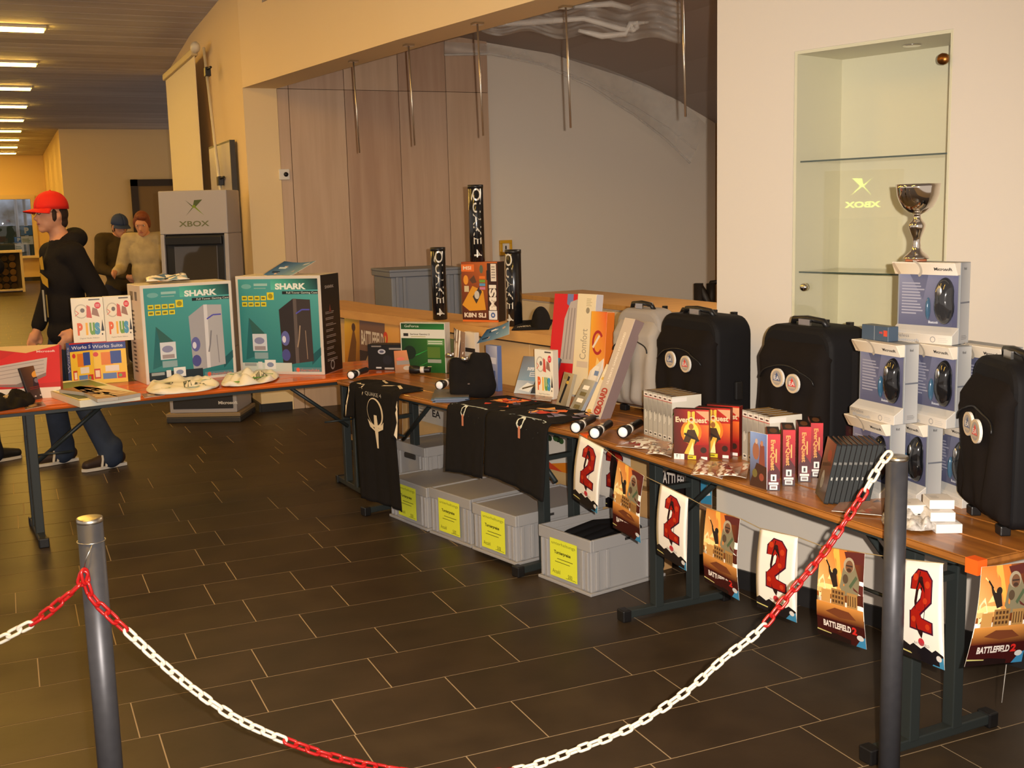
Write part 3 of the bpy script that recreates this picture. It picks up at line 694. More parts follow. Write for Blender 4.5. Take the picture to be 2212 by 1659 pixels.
def case_art(W, H, body, dark):
    a = Art(W, H); m = .018
    a.g(m, m, W-m, H-m, [S(40, 118, 124), S(28, 112, 118), S(84, 168, 166), S(64, 148, 150)])
    a.g(W*.42, H*.86, W-m, H*.97, [S(90, 190, 170), S(26, 70, 74), S(20, 40, 46), S(70, 170, 150)]); a.r(W*.55, H*.815, W-m, H*.845, S(22, 30, 32))
    a.t('SHARK', W*.47, H*.862, W*.83, H*.925, S(226, 232, 226), .045); a.t('Full Tower Gaming Case', W*.6, H*.815, W*.96, H*.84, S(200, 214, 208), .01)
    a.e(W*.13, H*.895, W*.06, H*.025, S(110, 170, 170)); a.r(W*.22, H*.9, W*.38, H*.925, S(150, 190, 186)); a.r(W*.22, H*.872, W*.36, H*.882, S(130, 176, 172))
    for j in range(2):
        for k in range(4): a.r(W*(.07+.075*k), H*(.755-.062*j), W*(.07+.075*k+.062), H*(.755-.062*j+.045), YLW); a.r(W*(.08+.075*k), H*(.755-.062*j+.012), W*(.07+.075*k+.05), H*(.755-.062*j+.032), S(120, 116, 30))
    a.r(W*.37, H*.76, W*.45, H*.835, YLW); a.e(W*.41, H*.797, W*.028, H*.026, S(150, 140, 30))
    # angled blow-up of the drive door
    a.p([(W*.08, H*.15), (W*.14, H*.58), (W*.19, H*.4), (W*.18, H*.18)], S(30, 100, 106)); a.p([(W*.14, H*.58), (W*.32, H*.42), (W*.18, H*.38)], S(44, 92, 88))
    a.r(W*.17, H*.24, W*.34, H*.415, S(200, 206, 216)); a.e(W*.25, H*.345, W*.06, H*.035, S(130, 134, 170)); a.r(W*.19, H*.25, W*.32, H*.29, S(150, 140, 146)); a.r(W*.185, H*.16, W*.345, H*.225, S(132, 160, 168))
    # tower
    x = W*.5
    a.p([(W*.86, H*.1), (W*.97, H*.2), (W*.97, H*.28), (W*.86, H*.2)], S(20, 84, 92))
    a.p([(x, H*.66), (x+W*.17, H*.77), (x+W*.17, H*.115), (x+.02*W, H*.09)], body[0]); a.p([(x+W*.17, H*.77), (x+W*.37, H*.76), (x+W*.38, H*.14), (x+W*.17, H*.115)], body[1])
    a.p([(x+W*.17, H*.77), (x+W*.21, H*.77), (x+W*.21, H*.118), (x+W*.17, H*.115)], body[2]); a.line([(x+W*.2, H*.62), (x+W*.27, H*.66), (x+W*.36, H*.66)], .008, S(80, 80, 176))
    a.line([(x+W*.24, H*.5), (x+W*.22, H*.36), (x+W*.2, H*.28)], .008, body[3]); a.line([(x+W*.3, H*.45), (x+W*.31, H*.16)], .004, body[3])
    a.e(x+W*.06, H*.37, W*.05, H*.075, S(92, 96, 160)); a.e(x+W*.045, H*.36, W*.022, H*.035, S(206, 206, 226)); a.e(x+W*.06, H*.2, W*.05, H*.06, S(70, 74, 140))
    a.r(m, m, W*.62, H*.12, S(24, 40, 50) if not dark else S(196, 206, 200)); a.r(W*.06, H*.085, W*.2, H*.115, S(150, 158, 160)); a.r(W*.22, H*.06, W*.27, H*.13, S(214, 214, 214)); a.r(W*.3, H*.055, W*.43, H*.15, S(222, 222, 222)); a.e(W*.365, H*.1, W*.04, H*.025, S(130, 140, 170))
    a.r(W*.64, m, W-m, H*.075, S(86, 132, 140)); a.e(W*.69, H*.05, W*.022, H*.022, S(220, 96, 70)); a.t('thermaltake', W*.72, H*.035, W*.94, H*.062, S(220, 120, 96)); a.r(W*.72, H*.018, W*.95, H*.026, S(190, 210, 206))
    return a
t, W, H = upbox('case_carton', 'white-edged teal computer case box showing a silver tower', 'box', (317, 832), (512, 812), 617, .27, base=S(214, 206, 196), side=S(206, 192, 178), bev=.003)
case_art(W, H, [S(158, 158, 166), S(170, 170, 176), S(206, 206, 212), S(120, 120, 130)], False).build('front_print', t, front(0, -.0002))
a = Art(); a.lines(.05, .05, .13, H*.75, 16, S(96, 84, 78), 3); a.r(.05, H*.84, .12, H*.93, S(120, 104, 84)); a.r(.15, H*.84, .2, H*.93, S(96, 84, 70)); a.r(.06, H*.5, .1, H*.56, S(60, 54, 52)); a.build('side_print', t, leftf(0, .27))
sb1 = (t.location.copy(), W, H, t.rotation_euler.z)
t, W, H = upbox('case_carton', 'teal computer case box with black side, showing a dark tower', 'box', (520, 808), (702, 810), 597, .27, base=S(206, 198, 188), side=S(26, 23, 24), bev=.003)
case_art(W, H, [S(44, 38, 40), S(58, 50, 50), S(92, 82, 80), S(150, 130, 110)], True).build('front_print', t, front(0, -.0002))
a = Art(); rr = random.Random(5)
for k in range(9): a.lines(.05+.0*k, H*(.12+.06*k), .2, H*(.15+.06*k), 2, S(146, 134, 126), k)
a.t('SHARK', .06, H*.86, .19, H*.89, S(190, 180, 170)); a.p([(.1, H*.62), (.12, H*.7), (.14, H*.62)], S(110, 50, 44)); a.e(.12, H*.08, .03, .03, S(150, 146, 140)); a.e(.12, H*.08, .02, .02, S(30, 28, 28)); a.build('side_print', t, rightf(W))
sb2 = (t.location.copy(), W, H, t.rotation_euler.z)

def sheet(name, label, cat, corners, art=None, col=WH, bend=None, n=8, th=.0012, group=None, mt=None, loc=None):
    """thin printed sheet through four 3-D corners (bl, br, tr, tl), bend(u, v) lifts it along its normal"""
    c = [Vector(p) for p in corners]; o = Vector(loc) if loc else (c[0]+c[1])/2
    nrm = (c[1]-c[0]).cross(c[3]-c[0]).normalized()
    W, H = (c[1]-c[0]).length, (c[3]-c[0]).length
    def f(u, v, w_=0.0):
        p = c[0]*(1-u)*(1-v)+c[1]*u*(1-v)+c[2]*u*v+c[3]*(1-u)*v
        return p+nrm*((bend(u, v) if bend else 0)+w_)-o
    t = thing(name, label, cat, o, (0, 0, 0), group)
    b = MB(); b.grid(lambda u, v: f(u, v), n, n, col); b.build('sheet', mt or PRINTG, t, solid=th)
    if art:
        a = art(W, H); a.build('print', t, lambda u, v, w_: f(u/W, v/H, w_+th*.5+.0002), PRINTG)
    return t, W, H
def blue_art(W, H):
    a = Art(); a.g(0, 0, W, H, [S(60, 100, 140), S(150, 186, 206), S(96, 140, 176), S(40, 66, 96)]); rr = random.Random(int(W*1e4))
    for k in range(7): u, v = rr.uniform(.1, .8)*W, rr.uniform(.1, .8)*H; a.p([(u, v), (u+W*.2, v+H*.05), (u+W*.16, v+H*.18), (u-W*.04, v+H*.12)], rr.choice([S(222, 226, 228), S(180, 196, 206), S(90, 70, 60), S(40, 60, 80), S(206, 180, 160)]))
    return a
# crumpled foil magazine on the first box, tilted leaflet on the second
def box_top(sb, u, v, dz=0):
    loc, W, H, rz = sb; q = Matrix.Rotation(rz, 3, 'Z') @ Vector((W*u, .27*v, H+dz)); return loc+q
sheet('leaflet', 'crumpled blue and white leaflet lying on the silver-tower box', 'leaflet', [box_top(sb1, .10, .2, .004), box_top(sb1, .58, .25, .004), box_top(sb1, .62, .95, .03), box_top(sb1, .2, .9, .02)], blue_art, bend=lambda u, v: .014+.014*math.sin(u*9+v*4)*math.sin(v*7), n=12)
sheet('leaflet', 'blue leaflet standing tilted on the dark-tower box', 'leaflet', [box_top(sb2, .28, .25, .003), box_top(sb2, .66, .12, .003), box_top(sb2, .80, .75, .075), box_top(sb2, .42, .75, .075)], blue_art, bend=lambda u, v: -.012*math.sin(PI*u))

# software boxes
BLUE, RED, YEL2 = S(44, 66, 146), S(196, 36, 32), S(240, 200, 60)
def works_art(txt):
    def f(W, H):
        a = Art(); a.r(0, 0, W, H, YEL2); a.r(0, H*.80, W, H, BLUE); a.r(0, H*.965, W, H, RED)
        a.t(txt, W*.08, H*.845, W*.92, H*.925, S(214, 220, 236), .02); a.e(W*.16, H*.7, W*.075, H*.055, S(214, 60, 60))
        a.r(W*.3, H*.44, W*.62, H*.74, S(226, 130, 40)); a.r(W*.56, H*.46, W*.86, H*.76, S(52, 80, 160)); a.r(W*.4, H*.28, W*.78, H*.42, S(228, 226, 220)); a.r(W*.08, H*.12, W*.26, H*.36, S(206, 60, 40)); a.r(W*.12, H*.16, W*.24, H*.32, S(240, 220, 190))
        a.r(W*.32, H*.1, W*.7, H*.24, S(96, 130, 190)); a.r(W*.72, H*.1, W*.95, H*.24, S(206, 60, 50)); a.e(W*.8, H*.17, W*.05, H*.04, S(120, 170, 90))
        return a
    return f
t, W, H = upbox('software_box', 'yellow and blue software box, partly behind its twin, under the white boxes', 'box', (157, 836), (206, 830), 742, .05, base=BLUE, side=BLUE)
works_art('Works S')(W, H).build('front_print', t, front()); a = Art(); a.t('Works', .006, H*.3, .04, H*.9, S(200, 206, 230), 0, 90); a.build('spine_print', t, leftf(0, .05))
wz1 = TZ+H
t, W, H = upbox('software_box', 'yellow and blue software box reading Works Suite, beside the silver-tower box', 'box', (199, 830), (277, 824), 739, .05, base=BLUE)
works_art('Works Suite')(W, H).build('front_print', t, front()); wz2 = TZ+H
PAL = [S(226, 96, 40), S(240, 180, 40), S(110, 160, 70), S(70, 150, 190)]
def plus_art(W, H):
    a = Art(); a.r(0, 0, W, H, S(232, 226, 208)); a.r(W*.55, H*.94, W*.9, H*.97, S(90, 84, 80)); a.e(W*.82, H*.82, W*.1, H*.075, S(214, 50, 60)); a.lines(W*.76, H*.79, W*.88, H*.85, 2, S(236, 190, 190))
    a.ring(W*.3, H*.7, W*.2, H*.15, .006, S(190, 182, 166)); a.e(W*.34, H*.72, W*.07, H*.05, S(110, 104, 100)); a.p([(W*.45, H*.56), (W*.62, H*.54), (W*.58, H*.8), (W*.48, H*.84)], S(206, 84, 70)); a.p([(W*.62, H*.62), (W*.86, H*.56), (W*.8, H*.74), (W*.66, H*.78)], S(150, 112, 96)); a.line([(W*.1, H*.6), (W*.22, H*.66), (W*.12, H*.72)], .004, S(214, 110, 90))
    for ch, x, c in zip('Plus', (.14, .4, .52, .68), PAL): a.t(ch, W*x, H*.16, W*(x+.17 if ch != 'l' else x+.07), H*.44, c, .05)
    a.p([(W*.88, H*.24), (W*.93, H*.5), (W*.98, H*.24)], S(40, 36, 36)); a.e(W*.91, H*.17, W*.025, H*.02, S(40, 36, 36)); a.t('Digital Media Edition', W*.2, H*.07, W*.8, H*.105, S(90, 80, 70))
    return a
t, W, H = upbox('software_box', 'white software box with colourful lettering, left one of the pair standing on yellow boxes', 'box', (160, 741), (229, 737), 645, .048, z=wz1, base=S(226, 220, 204))
plus_art(W, H).build('front_print', t, front())
t, W, H = upbox('software_box', 'white software box with colourful lettering, right one of the pair standing on yellow boxes', 'box', (230, 738), (289, 734), 641, .048, z=wz2, base=S(226, 220, 204))
plus_art(W, H).build('front_print', t, front())
def flatbox(name, label, cat, bl, br, tr, tl, H, z, art, base, group=None, tilt=0):
    A, B_ = P(*bl, z+H), P(*br, z+H); rz = math.atan2(B_.y-A.y, B_.x-A.x); W = (B_-A).length
    C = P(*tl, z+H); D = max(.05, (C-A).dot(Vector((-math.sin(rz), math.cos(rz), 0))))
    t = thing(name, label, cat, (A.x, A.y, z), (tilt, 0, rz), group)
    b = MB(); b.box((0, 0, 0), (W, D, H), base); b.build('carton', PRINT, t, bevel=.0012, seg=1)
    a = art(W, D); a.build('top_print', t, topf(H)); return t, W, D
def green_art(W, H):
    a = Art(); a.r(0, 0, W, H, S(226, 222, 190)); a.g(W*.08, H*.55, W*.95, H*.92, [S(90, 120, 50), S(120, 150, 60), S(60, 84, 40), S(70, 96, 44)]); a.r(W*.05, H*.08, W*.4, H*.45, S(70, 84, 44)); a.lines(W*.45, H*.1, W*.9, H*.45, 4, S(150, 146, 110)); a.r(0, 0, W*.03, H, S(170, 150, 60)); return a
flatbox('game_box', 'flat white and green box under the brown pair on the orange table', 'box', (172, 866), (303, 850), (290, 806), (152, 822), .035, TZ, green_art, S(226, 222, 206))
def tan_art(W, H):
    a = Art(); a.g(0, 0, W, H, [S(150, 112, 60), S(186, 150, 92), S(176, 138, 78), S(120, 86, 48)]); a.e(W*.4, H*.6, W*.2, H*.18, S(110, 84, 56)); a.e(W*.62, H*.5, W*.14, H*.24, S(206, 176, 120)); a.lines(W*.1, H*.12, W*.9, H*.3, 2, S(222, 200, 150)); a.r(W*.12, H*.36, W*.3, H*.5, S(90, 66, 44)); return a
flatbox('game_box', 'brown game box lying on the green box, nearer the red keyboard box', 'box', (210, 862), (256, 857), (250, 822), (195, 832), .018, TZ+.036, tan_art, S(176, 170, 164), 'brown game boxes')
flatbox('game_box', 'brown game box lying on the green box, nearer the silver-tower box', 'box', (257, 857), (304, 849), (298, 816), (251, 822), .018, TZ+.036, tan_art, S(176, 170, 164), 'brown game boxes')
# keyboard carton, leaning, and small game on it
t, W, H = upbox('keyboard_carton', 'red keyboard box cut by the left edge of the photo', 'box', (-60, 868), (132, 858), 752, .06, lean=.22, base=S(190, 30, 34))
a = Art(); a.p([(0, H*.5), (W*.55, H*.92), (W, H), (W, H*.3), (W*.6, H*.26), (0, H*.2)], S(206, 28, 34)); a.r(0, 0, W, H*.2, S(224, 214, 206)); a.p([(0, H*.92), (W*.3, H*.94), (W*.62, H*.86), (W*.95, H*.97), (W, H), (0, H)], S(216, 178, 110))
a.p([(W*.05, H*.3), (W*.2, H*.62), (W*.86, H*.76), (W*.84, H*.46), (W*.55, H*.28)], S(188, 178, 176)); a.p([(W*.1, H*.28), (W*.5, H*.28), (W*.84, H*.48), (W*.84, H*.42), (W*.55, H*.22)], S(130, 112, 112))
for k in range(4): a.line([(W*.16, H*(.36+.07*k)), (W*.82, H*(.5+.07*k))], .003, S(146, 136, 136))
a.t('Microsoft', W*.74, H*.86, W*.95, H*.90, S(230, 200, 200), .02); a.build('front_print', t, front())
def battle_art(W, H):
    a = Art(); a.g(0, 0, W, H, [S(40, 30, 36), S(60, 42, 36), S(150, 96, 40), S(64, 40, 28)]); a.e(W*.45, H*.72, W*.16, H*.12, S(226, 160, 60)); a.e(W*.8, H*.75, W*.1, H*.16, S(206, 140, 60)); a.p([(W*.2, H*.3), (W*.3, H*.65), (W*.45, H*.66), (W*.5, H*.3)], S(36, 34, 46)); a.p([(W*.55, H*.28), (W*.66, H*.62), (W*.8, H*.58), (W*.9, H*.3)], S(70, 50, 40)); a.e(W*.38, H*.55, W*.07, H*.07, S(120, 120, 140))
    for k in range(5): a.e(W*(.2+.16*k), H*.1, W*.03, H*.025, S(196, 190, 186))
    a.lines(W*.1, H*.3, W*.9, H*.4, 2, S(120, 40, 30)); return a
t, W, H = upbox('game_box', 'small dark game box with a fiery battle picture leaning on the red keyboard box', 'box', (66, 866), (132, 851), 795, .015, lean=.3, base=S(36, 32, 32))
battle_art(W, H).build('front_print', t, front())

# cloths
def cloth(name, label, cat, fn, mt, nu=24, nv=24, col=(1,1,1), th=.004, loc=(0, 0, 0), art=None, group=None, am=None):
    t = thing(name, label, cat, loc, (0, 0, 0), group); o = Vector(loc)
    b = MB(); b.grid(lambda u, v: Vector(fn(u, v, 0))-o, nu, nv, col); b.build('fabric', mt, t, solid=th)
    if art: art.build('print', t, lambda u, v, w_: Vector(fn(u, v, th*.55+w_))-o, am or PRINTM)
    return t
BLKC = mat('black_cotton', S(26, 23, 22), .95, bump=(400, .2, .0008), noise=(30, .5, S(20, 18, 17)), spec=.2)
WHC = mat('white_cotton', S(228, 222, 206), .9, bump=(400, .2, .0008), spec=.2)
def crumple(c, ex, ey, amp, seed, z0=TZ, lift=.012):
    """lying crumpled cloth around c with half axes ex, ey"""
    r_ = random.Random(seed); ph = [r_.uniform(0, 6) for _ in range(10)]
    def f(u, v, w_):
        a, b_ = u*2-1, v*2-1
        k = math.sqrt(max(0, 1-.45*min(1, (a*a)*(b_*b_)+.12*math.sin(5*a+ph[8])*math.sin(4*b_+ph[9]))))
        p = c+ex*(a*k)+ey*(b_*k)
        h = amp*.75*(.5+.5*math.sin(8.2*a+ph[0]+2*math.sin(3*b_+ph[1])))*(.5+.5*math.sin(6.4*b_+ph[2]+1.5*math.sin(5*a+ph[3])))+amp*.4*(.5+.5*math.sin(4*a+ph[5]))*(.5+.5*math.sin(3*b_+ph[6]))
        h += amp*.35*math.sin(9*a+5*b_+ph[4])+amp*.35
        h *= max(.0, (1-a**8))*max(.0, (1-b_**8))
        return Vector((p.x, p.y, z0+lift*.4+.003+max(0, h)+w_))
    return f
def ax(p, q, z=TZ): return (P(*q, z)-P(*p, z))/2
for k, (c, r_, u_, lab, sd) in enumerate(((P(396, 838, TZ), ax((318, 846), (474, 831)), ax((396, 853), (388, 826)), 'crumpled white and green shirt in front of the silver-tower box', 4), (P(541, 822, TZ), ax((480, 829), (604, 813)), ax((545, 834), (540, 811)), 'crumpled white and green shirt in front of the dark-tower box', 9))):
    a = Art(); GR = S(96, 150, 60)
    a.line([(.08, .2), (.3, .12), (.5, .2), (.8, .1)], .03, GR); a.line([(.1, .75), (.35, .62), (.6, .8)], .02, GR); a.line([(.6, .5), (.9, .45)], .02, S(120, 160, 80)); a.t('PHILIPS', .5, .2, .8, .42, S(90, 96, 80), .03); a.e(.3, .55, .07, .09, S(110, 108, 90)); a.line([(.2, .35), (.45, .3)], .012, S(130, 130, 110))
    a.eps = .0005
    cloth('t_shirt', lab, 't-shirt', crumple(c, r_, u_, .035, sd), WHC, 40, 30, loc=(c.x, c.y, TZ), art=a, group='crumpled white shirts')
def desert_art(W, H):
    a = Art(); a.g(0, 0, W, H, [S(120, 84, 50), S(160, 110, 60), S(206, 160, 96), S(170, 110, 60)]); a.e(W*.5, H*.6, W*.2, H*.2, S(90, 60, 40)); a.r(W*.1, H*.2, W*.9, H*.34, S(200, 190, 170)); a.e(W*.75, H*.75, W*.1, H*.1, S(220, 190, 130)); return a
t, W, H = upbox('game_case', 'small brown game case leaning against the silver-tower box above the white shirt', 'game case', (338, 826), (385, 818), 797, .012, lean=.75, base=S(60, 48, 36)); desert_art(W, H).build('front_print', t, front())
t, W, H = upbox('game_case', 'small brown game case leaning against the dark-tower box above the white shirt', 'game case', (549, 804), (597, 800), 766, .012, lean=.2, base=S(60, 48, 36)); desert_art(W, H).build('front_print', t, front())
def dark_flyer(W, H):
    a = Art(); a.g(0, 0, W, H, [S(120, 90, 66), S(90, 60, 46), S(150, 120, 90), S(70, 50, 42)]); a.e(W*.4, H*.5, W*.2, H*.24, S(180, 150, 120)); a.p([(W*.6, H*.2), (W*.9, H*.3), (W*.7, H*.8)], S(60, 44, 40)); a.lines(W*.1, H*.1, W*.5, H*.3, 3, S(190, 170, 140)); return a
def flyer(label, bl, br, tr, tl, art=dark_flyer, z=TZ, lift=.0035, bend=None, group=None, name='flyer', th=.0012):
    return sheet(name, label, 'flyer', [P(*p, z)+Vector((0, 0, lift)) for p in (bl, br, tr, tl)], art, bend=bend, group=group, th=th)
flyer('small flyer lying on the orange table before the white shirt', (312, 861), (356, 855), (346, 847), (306, 853))
flyer('dark flyer lying on the orange table below the small battle game', (55, 886), (100, 878), (92, 869), (50, 876))
c = P(20, 874, TZ)
a = Art(eps=.0005); a.line([(.35, .35), (.42, .6), (.5, .35), (.58, .6)], .03, S(190, 170, 130)); a.ring(.4, .4, .1, .14, .03, S(180, 160, 120))
cloth('cap', 'crumpled black cap with beige stitching at the left end of the orange table', 'cap', crumple(c, ax((-40, 882), (75, 862)), ax((20, 890), (20, 862)), .05, 21), BLKC, loc=(c.x, c.y, TZ), art=a)
# ================================================================ goods on the counter and the middle table
CZ = 1.02
def solvebox(name, label, cat, bl, br, top, depth, z=TZ, lean_=None, **k):
    """like upbox, the backward lean found from where the top left corner stands in the photo"""
    A, W, rz = on(bl, br, z); best = None
    for i in range(-20, 80):
        ln = i*.0125; dv = Vector((-math.sin(rz)*math.sin(ln), math.cos(rz)*math.sin(ln), math.cos(ln)))
        H = HT(A, top[1], dv); e = abs(proj(A+dv*H)[0]-top[0])
        if best is None or e < best[0]: best = (e, ln, H)
    return upbox(name, label, cat, bl, br, top[1], depth, z=z, lean=best[1] if lean_ is None else lean_, **k)
# poster tubes
TUBEK = mat('tube_black_gloss', S(20, 20, 22), .18, coat=.5)
def tube(label, base, ytop, z, ang=0.0, txt=True):
    A = P(*base, z); H = HT(A, ytop); R = .045
    t = thing('poster_tube', label, 'tube', A, (0, 0, math.atan2(A.y, A.x)-PI/2+ang), 'black poster tubes')
    b = MB(); b.lathe([(R-.004, 0), (R, .004), (R, H-.004), (R-.004, H)], 28); b.build('tube_body', TUBEK, t)
    b = MB(); b.lathe([(R+.001, H-.02), (R+.001, H+.002), (0, H+.003)], 28); b.build('end_cap', BLACK, t)
    a = Art()
    if txt:
        vs, fs = text_tris('QUAKE 4', .005)
        # lettering runs down the tube, wrapped on it
        h = .056; L_ = H*.9; q = [(-h/2+h*y, H*.96-L_*x) for x, y in vs]; a.sh.append((q, fs, S(206, 200, 186)))
        a.build('lettering', t, lambda u, v, w_: ((R+.0008+w_)*math.sin(u/R), -(R+.0008+w_)*math.cos(u/R), v), PRINTG)
    return t, A, H
tube('black poster tube with white lettering standing alone on the counter left of the motherboard box', (951, 690), 535, CZ)
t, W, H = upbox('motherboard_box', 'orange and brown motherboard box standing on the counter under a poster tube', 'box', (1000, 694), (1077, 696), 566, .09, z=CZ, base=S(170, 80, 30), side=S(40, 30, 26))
mzt = CZ+H; mloc = t.location.copy(); mrz = t.rotation_euler.z; mW = W
a = Art(); a.g(0, 0, W, H, [S(60, 26, 16), S(70, 30, 18), S(206, 110, 40), S(150, 70, 30)]); a.r(0, H*.84, W*.36, H*.96, S(224, 110, 40)); a.t('MSI', W*.05, H*.87, W*.28, H*.93, S(240, 210, 180), .03)
a.p([(0, H*.28), (W*.3, H*.6), (W*.6, H*.52), (W*.66, H*.2), (W*.2, H*.18)], S(214, 150, 40)); a.e(W*.12, H*.7, W*.07, H*.08, S(226, 150, 50)); a.r(W*.07, H*.5, W*.2, H*.6, S(206, 190, 150)); a.p([(W*.3, H*.42), (W*.5, H*.6), (W*.56, H*.5), (W*.4, H*.3)], S(60, 50, 44)); a.e(W*.42, H*.45, W*.07, H*.07, S(196, 190, 180)); a.p([(W*.22, H*.7), (W*.35, H*.78), (W*.42, H*.66), (W*.3, H*.64)], S(90, 60, 40))
for k, c in enumerate([S(226, 120, 40), S(110, 160, 60), S(90, 150, 190), S(200, 120, 150)]): a.r(W*.5, H*(.72-.06*k), W*.66, H*(.765-.06*k), c)
a.e(W*.56, H*.88, W*.05, H*.07, S(90, 100, 80)); a.r(W*.72, H*.04, W, H*.98, S(54, 28, 18)); a.r(W*.82, H*.68, W*.97, H*.97, S(226, 216, 200)); a.lines(W*.84, H*.72, W*.95, H*.94, 5, S(150, 140, 130)); a.r(W*.7, H*.7, W*.78, H*.86, S(30, 26, 26))
a.t('MSI', W*.76, H*.2, W*.96, H*.62, S(234, 228, 214), .05, 90); a.r(W*.74, H*.04, W*.97, H*.19, S(220, 222, 226)); a.e(W*.855, H*.115, W*.06, H*.045, S(70, 100, 160)); a.e(W*.855, H*.115, W*.025, H*.02, S(220, 222, 226))
a.t('K8N SLI', W*.05, H*.07, W*.66, H*.15, S(226, 214, 196), .04); a.r(0, 0, W, H*.03, S(220, 110, 40)); a.build('front_print', t, front())
c = mloc+Matrix.Rotation(mrz, 3, 'Z') @ Vector((mW*.36, .045, H)); pc = proj(c)
tube('black poster tube with white lettering standing on top of the orange motherboard box', pc, 400, mzt)
tube('black poster tube standing right of the orange motherboard box, its lettering turned to the left', (1112, 704), 540, CZ, -.75)
# grey crates in the hatch room
q0, q1 = PY(842, 592, 8.75), PY(1000, 592, 8.75)
def simple_crate(label, A, W, D, H):
    t = thing('storage_crate', label, 'crate', A, (0, 0, 0), 'grey crates behind the counter'); BG = mat('blue_grey_crate', S(126, 132, 144), .5)
    b = MB(); b.box((.015, .015, 0), (W-.015, D-.015, H-.06)); b.build('crate_body', BG, t, bevel=.01)
    b = MB(); b.box((0, 0, H-.06), (W, D, H-.02)); b.build('rim', BG, t, bevel=.006)
    b = MB(); b.box((-.004, -.004, H-.02), (W+.004, D+.004, H)); b.build('lid', BG, t, bevel=.006)
    for x in (.05, .11, W-.14, W-.08): b = MB(); b.box((x, 0, .03), (x+.025, .02, H-.06)); b.build('rib', BG, t, bevel=.004)
    a = Art(); a.r(0, 0, .06, .03, S(96, 100, 110)); a.lines(.005, .004, .055, .026, 3, S(170, 172, 176)); a.build('label_plate', t, front(W*.78, .013, H*.22)); return t
simple_crate('lower grey crate of the stack behind the counter, under the lidded one', Vector((q0.x, 8.75, 0)), q1.x-q0.x, .5, .64)
simple_crate('blue-grey lidded crate behind the counter, left of the orange motherboard box', Vector((q0.x, 8.75, .64)), q1.x-q0.x, .5, PY(920, 580, 8.75).z-.64)
# black cap on the counter
c = P(1152, 703, CZ)
a = Art(eps=.0006); a.line([(.62, .35), (.56, .62), (.7, .8), (.84, .72), (.86, .5)], .06, S(206, 196, 176)); a.t('NVIDIA', .12, .12, .5, .2, S(190, 180, 160), .03)
def capf(u, v, w_):
    a_, b_ = u*2-1, v*2-1
    p = c+(P(1192, 704, CZ)-P(1114, 706, CZ))/2*a_+(P(1160, 695, CZ)-P(1150, 712, CZ))*.6*b_
    dome = .085*max(0, 1-((a_-.45)/.5)**2-(b_/.9)**2)**.5 if ((a_-.45)/.5)**2+(b_/.9)**2 < 1 else 0
    brim = .018*(1-b_*b_)*max(0, 1-a_*a_)
    return Vector((p.x, p.y, CZ+.004+dome+brim+w_))
cloth('cap', 'black cap with pale trim lying on the counter beside the third tube', 'cap', capf, BLKC, 30, 18, loc=(c.x, c.y, CZ), art=a)
# posters on the counter front
CF0, CF1 = (CL[1][0]+.03, CL[1][1]), (CL[4][0]+.03, CL[4][1])
def cpost(label, cs, art, name='poster', n=4, bend=None):
    return sheet(name, label, 'poster', [PL(*p, CF0, CF1) for p in cs], art, bend=bend, n=n, th=.001, group='posters on the counter front')
def bf_art(W, H):
    a = Art(); a.g(0, 0, W, H, [S(40, 26, 18), S(60, 34, 20), S(236, 176, 90), S(226, 170, 40)]); a.g(0, H*.6, W*.28, H, [S(196, 120, 20), S(120, 70, 30), S(206, 150, 30), S(230, 190, 50)])
    a.p([(W*.05, H*.62), (W*.12, H*.8), (W*.17, H*.93), (W*.22, H*.8), (W*.2, H*.62)], S(110, 70, 20)); a.e(W*.17, H*.92, W*.035, H*.035, S(80, 50, 20)); a.r(W*.28, H*.66, W*.72, H, S(120, 88, 70)); a.r(W*.28, H*.58, W*.74, H*.74, S(60, 44, 36)); a.t('BATTLEFIELD', W*.31, H*.79, W*.7, H*.91, S(216, 204, 190), .03); a.t('2', W*.7, H*.77, W*.78, H*.93, S(214, 70, 30), .03)
    a.p([(W*.36, H*.62), (W*.45, H*.74), (W*.5, H*.73), (W*.42, H*.52)], S(196, 170, 140)); a.p([(W*.02, H*.45), (W*.1, H*.62), (W*.22, H*.6), (W*.3, H*.3), (W*.1, H*.3)], S(90, 64, 30)); a.e(W*.2, H*.2, W*.14, H*.12, S(150, 120, 40)); a.e(W*.24, H*.22, W*.07, H*.1, S(50, 36, 18)); return a
cpost('orange war game poster on the counter front, left of the green box', [(748, 935), (870, 965), (868, 704), (744, 683)], bf_art)
def ea_art(W, H):
    a = Art(); a.g(0, H*.2, W, H, [S(90, 130, 60), S(60, 90, 50), S(110, 120, 80), S(80, 90, 60)]); a.r(0, 0, W, H*.22, S(190, 186, 180)); rr = random.Random(8)
    for k in range(22): u = W*rr.random(); a.e(u, H*(.22+.1*rr.random()), W*.06, H*.03, rr.choice([S(50, 90, 30), S(120, 150, 80), S(40, 60, 30)]))
    a.t('EA', W*.42, H*.08, W*.62, H*.16, S(40, 40, 44), .03); a.lines(W*.1, H*.05, W*.3, H*.16, 3, S(130, 128, 124)); a.e(W*.95, H*.06, W*.05, H*.05, S(200, 50, 50)); return a
cpost('green and white poster on the counter front, right of the long black shirt', [(900, 906), (986, 929), (992, 735), (884, 712)], ea_art)
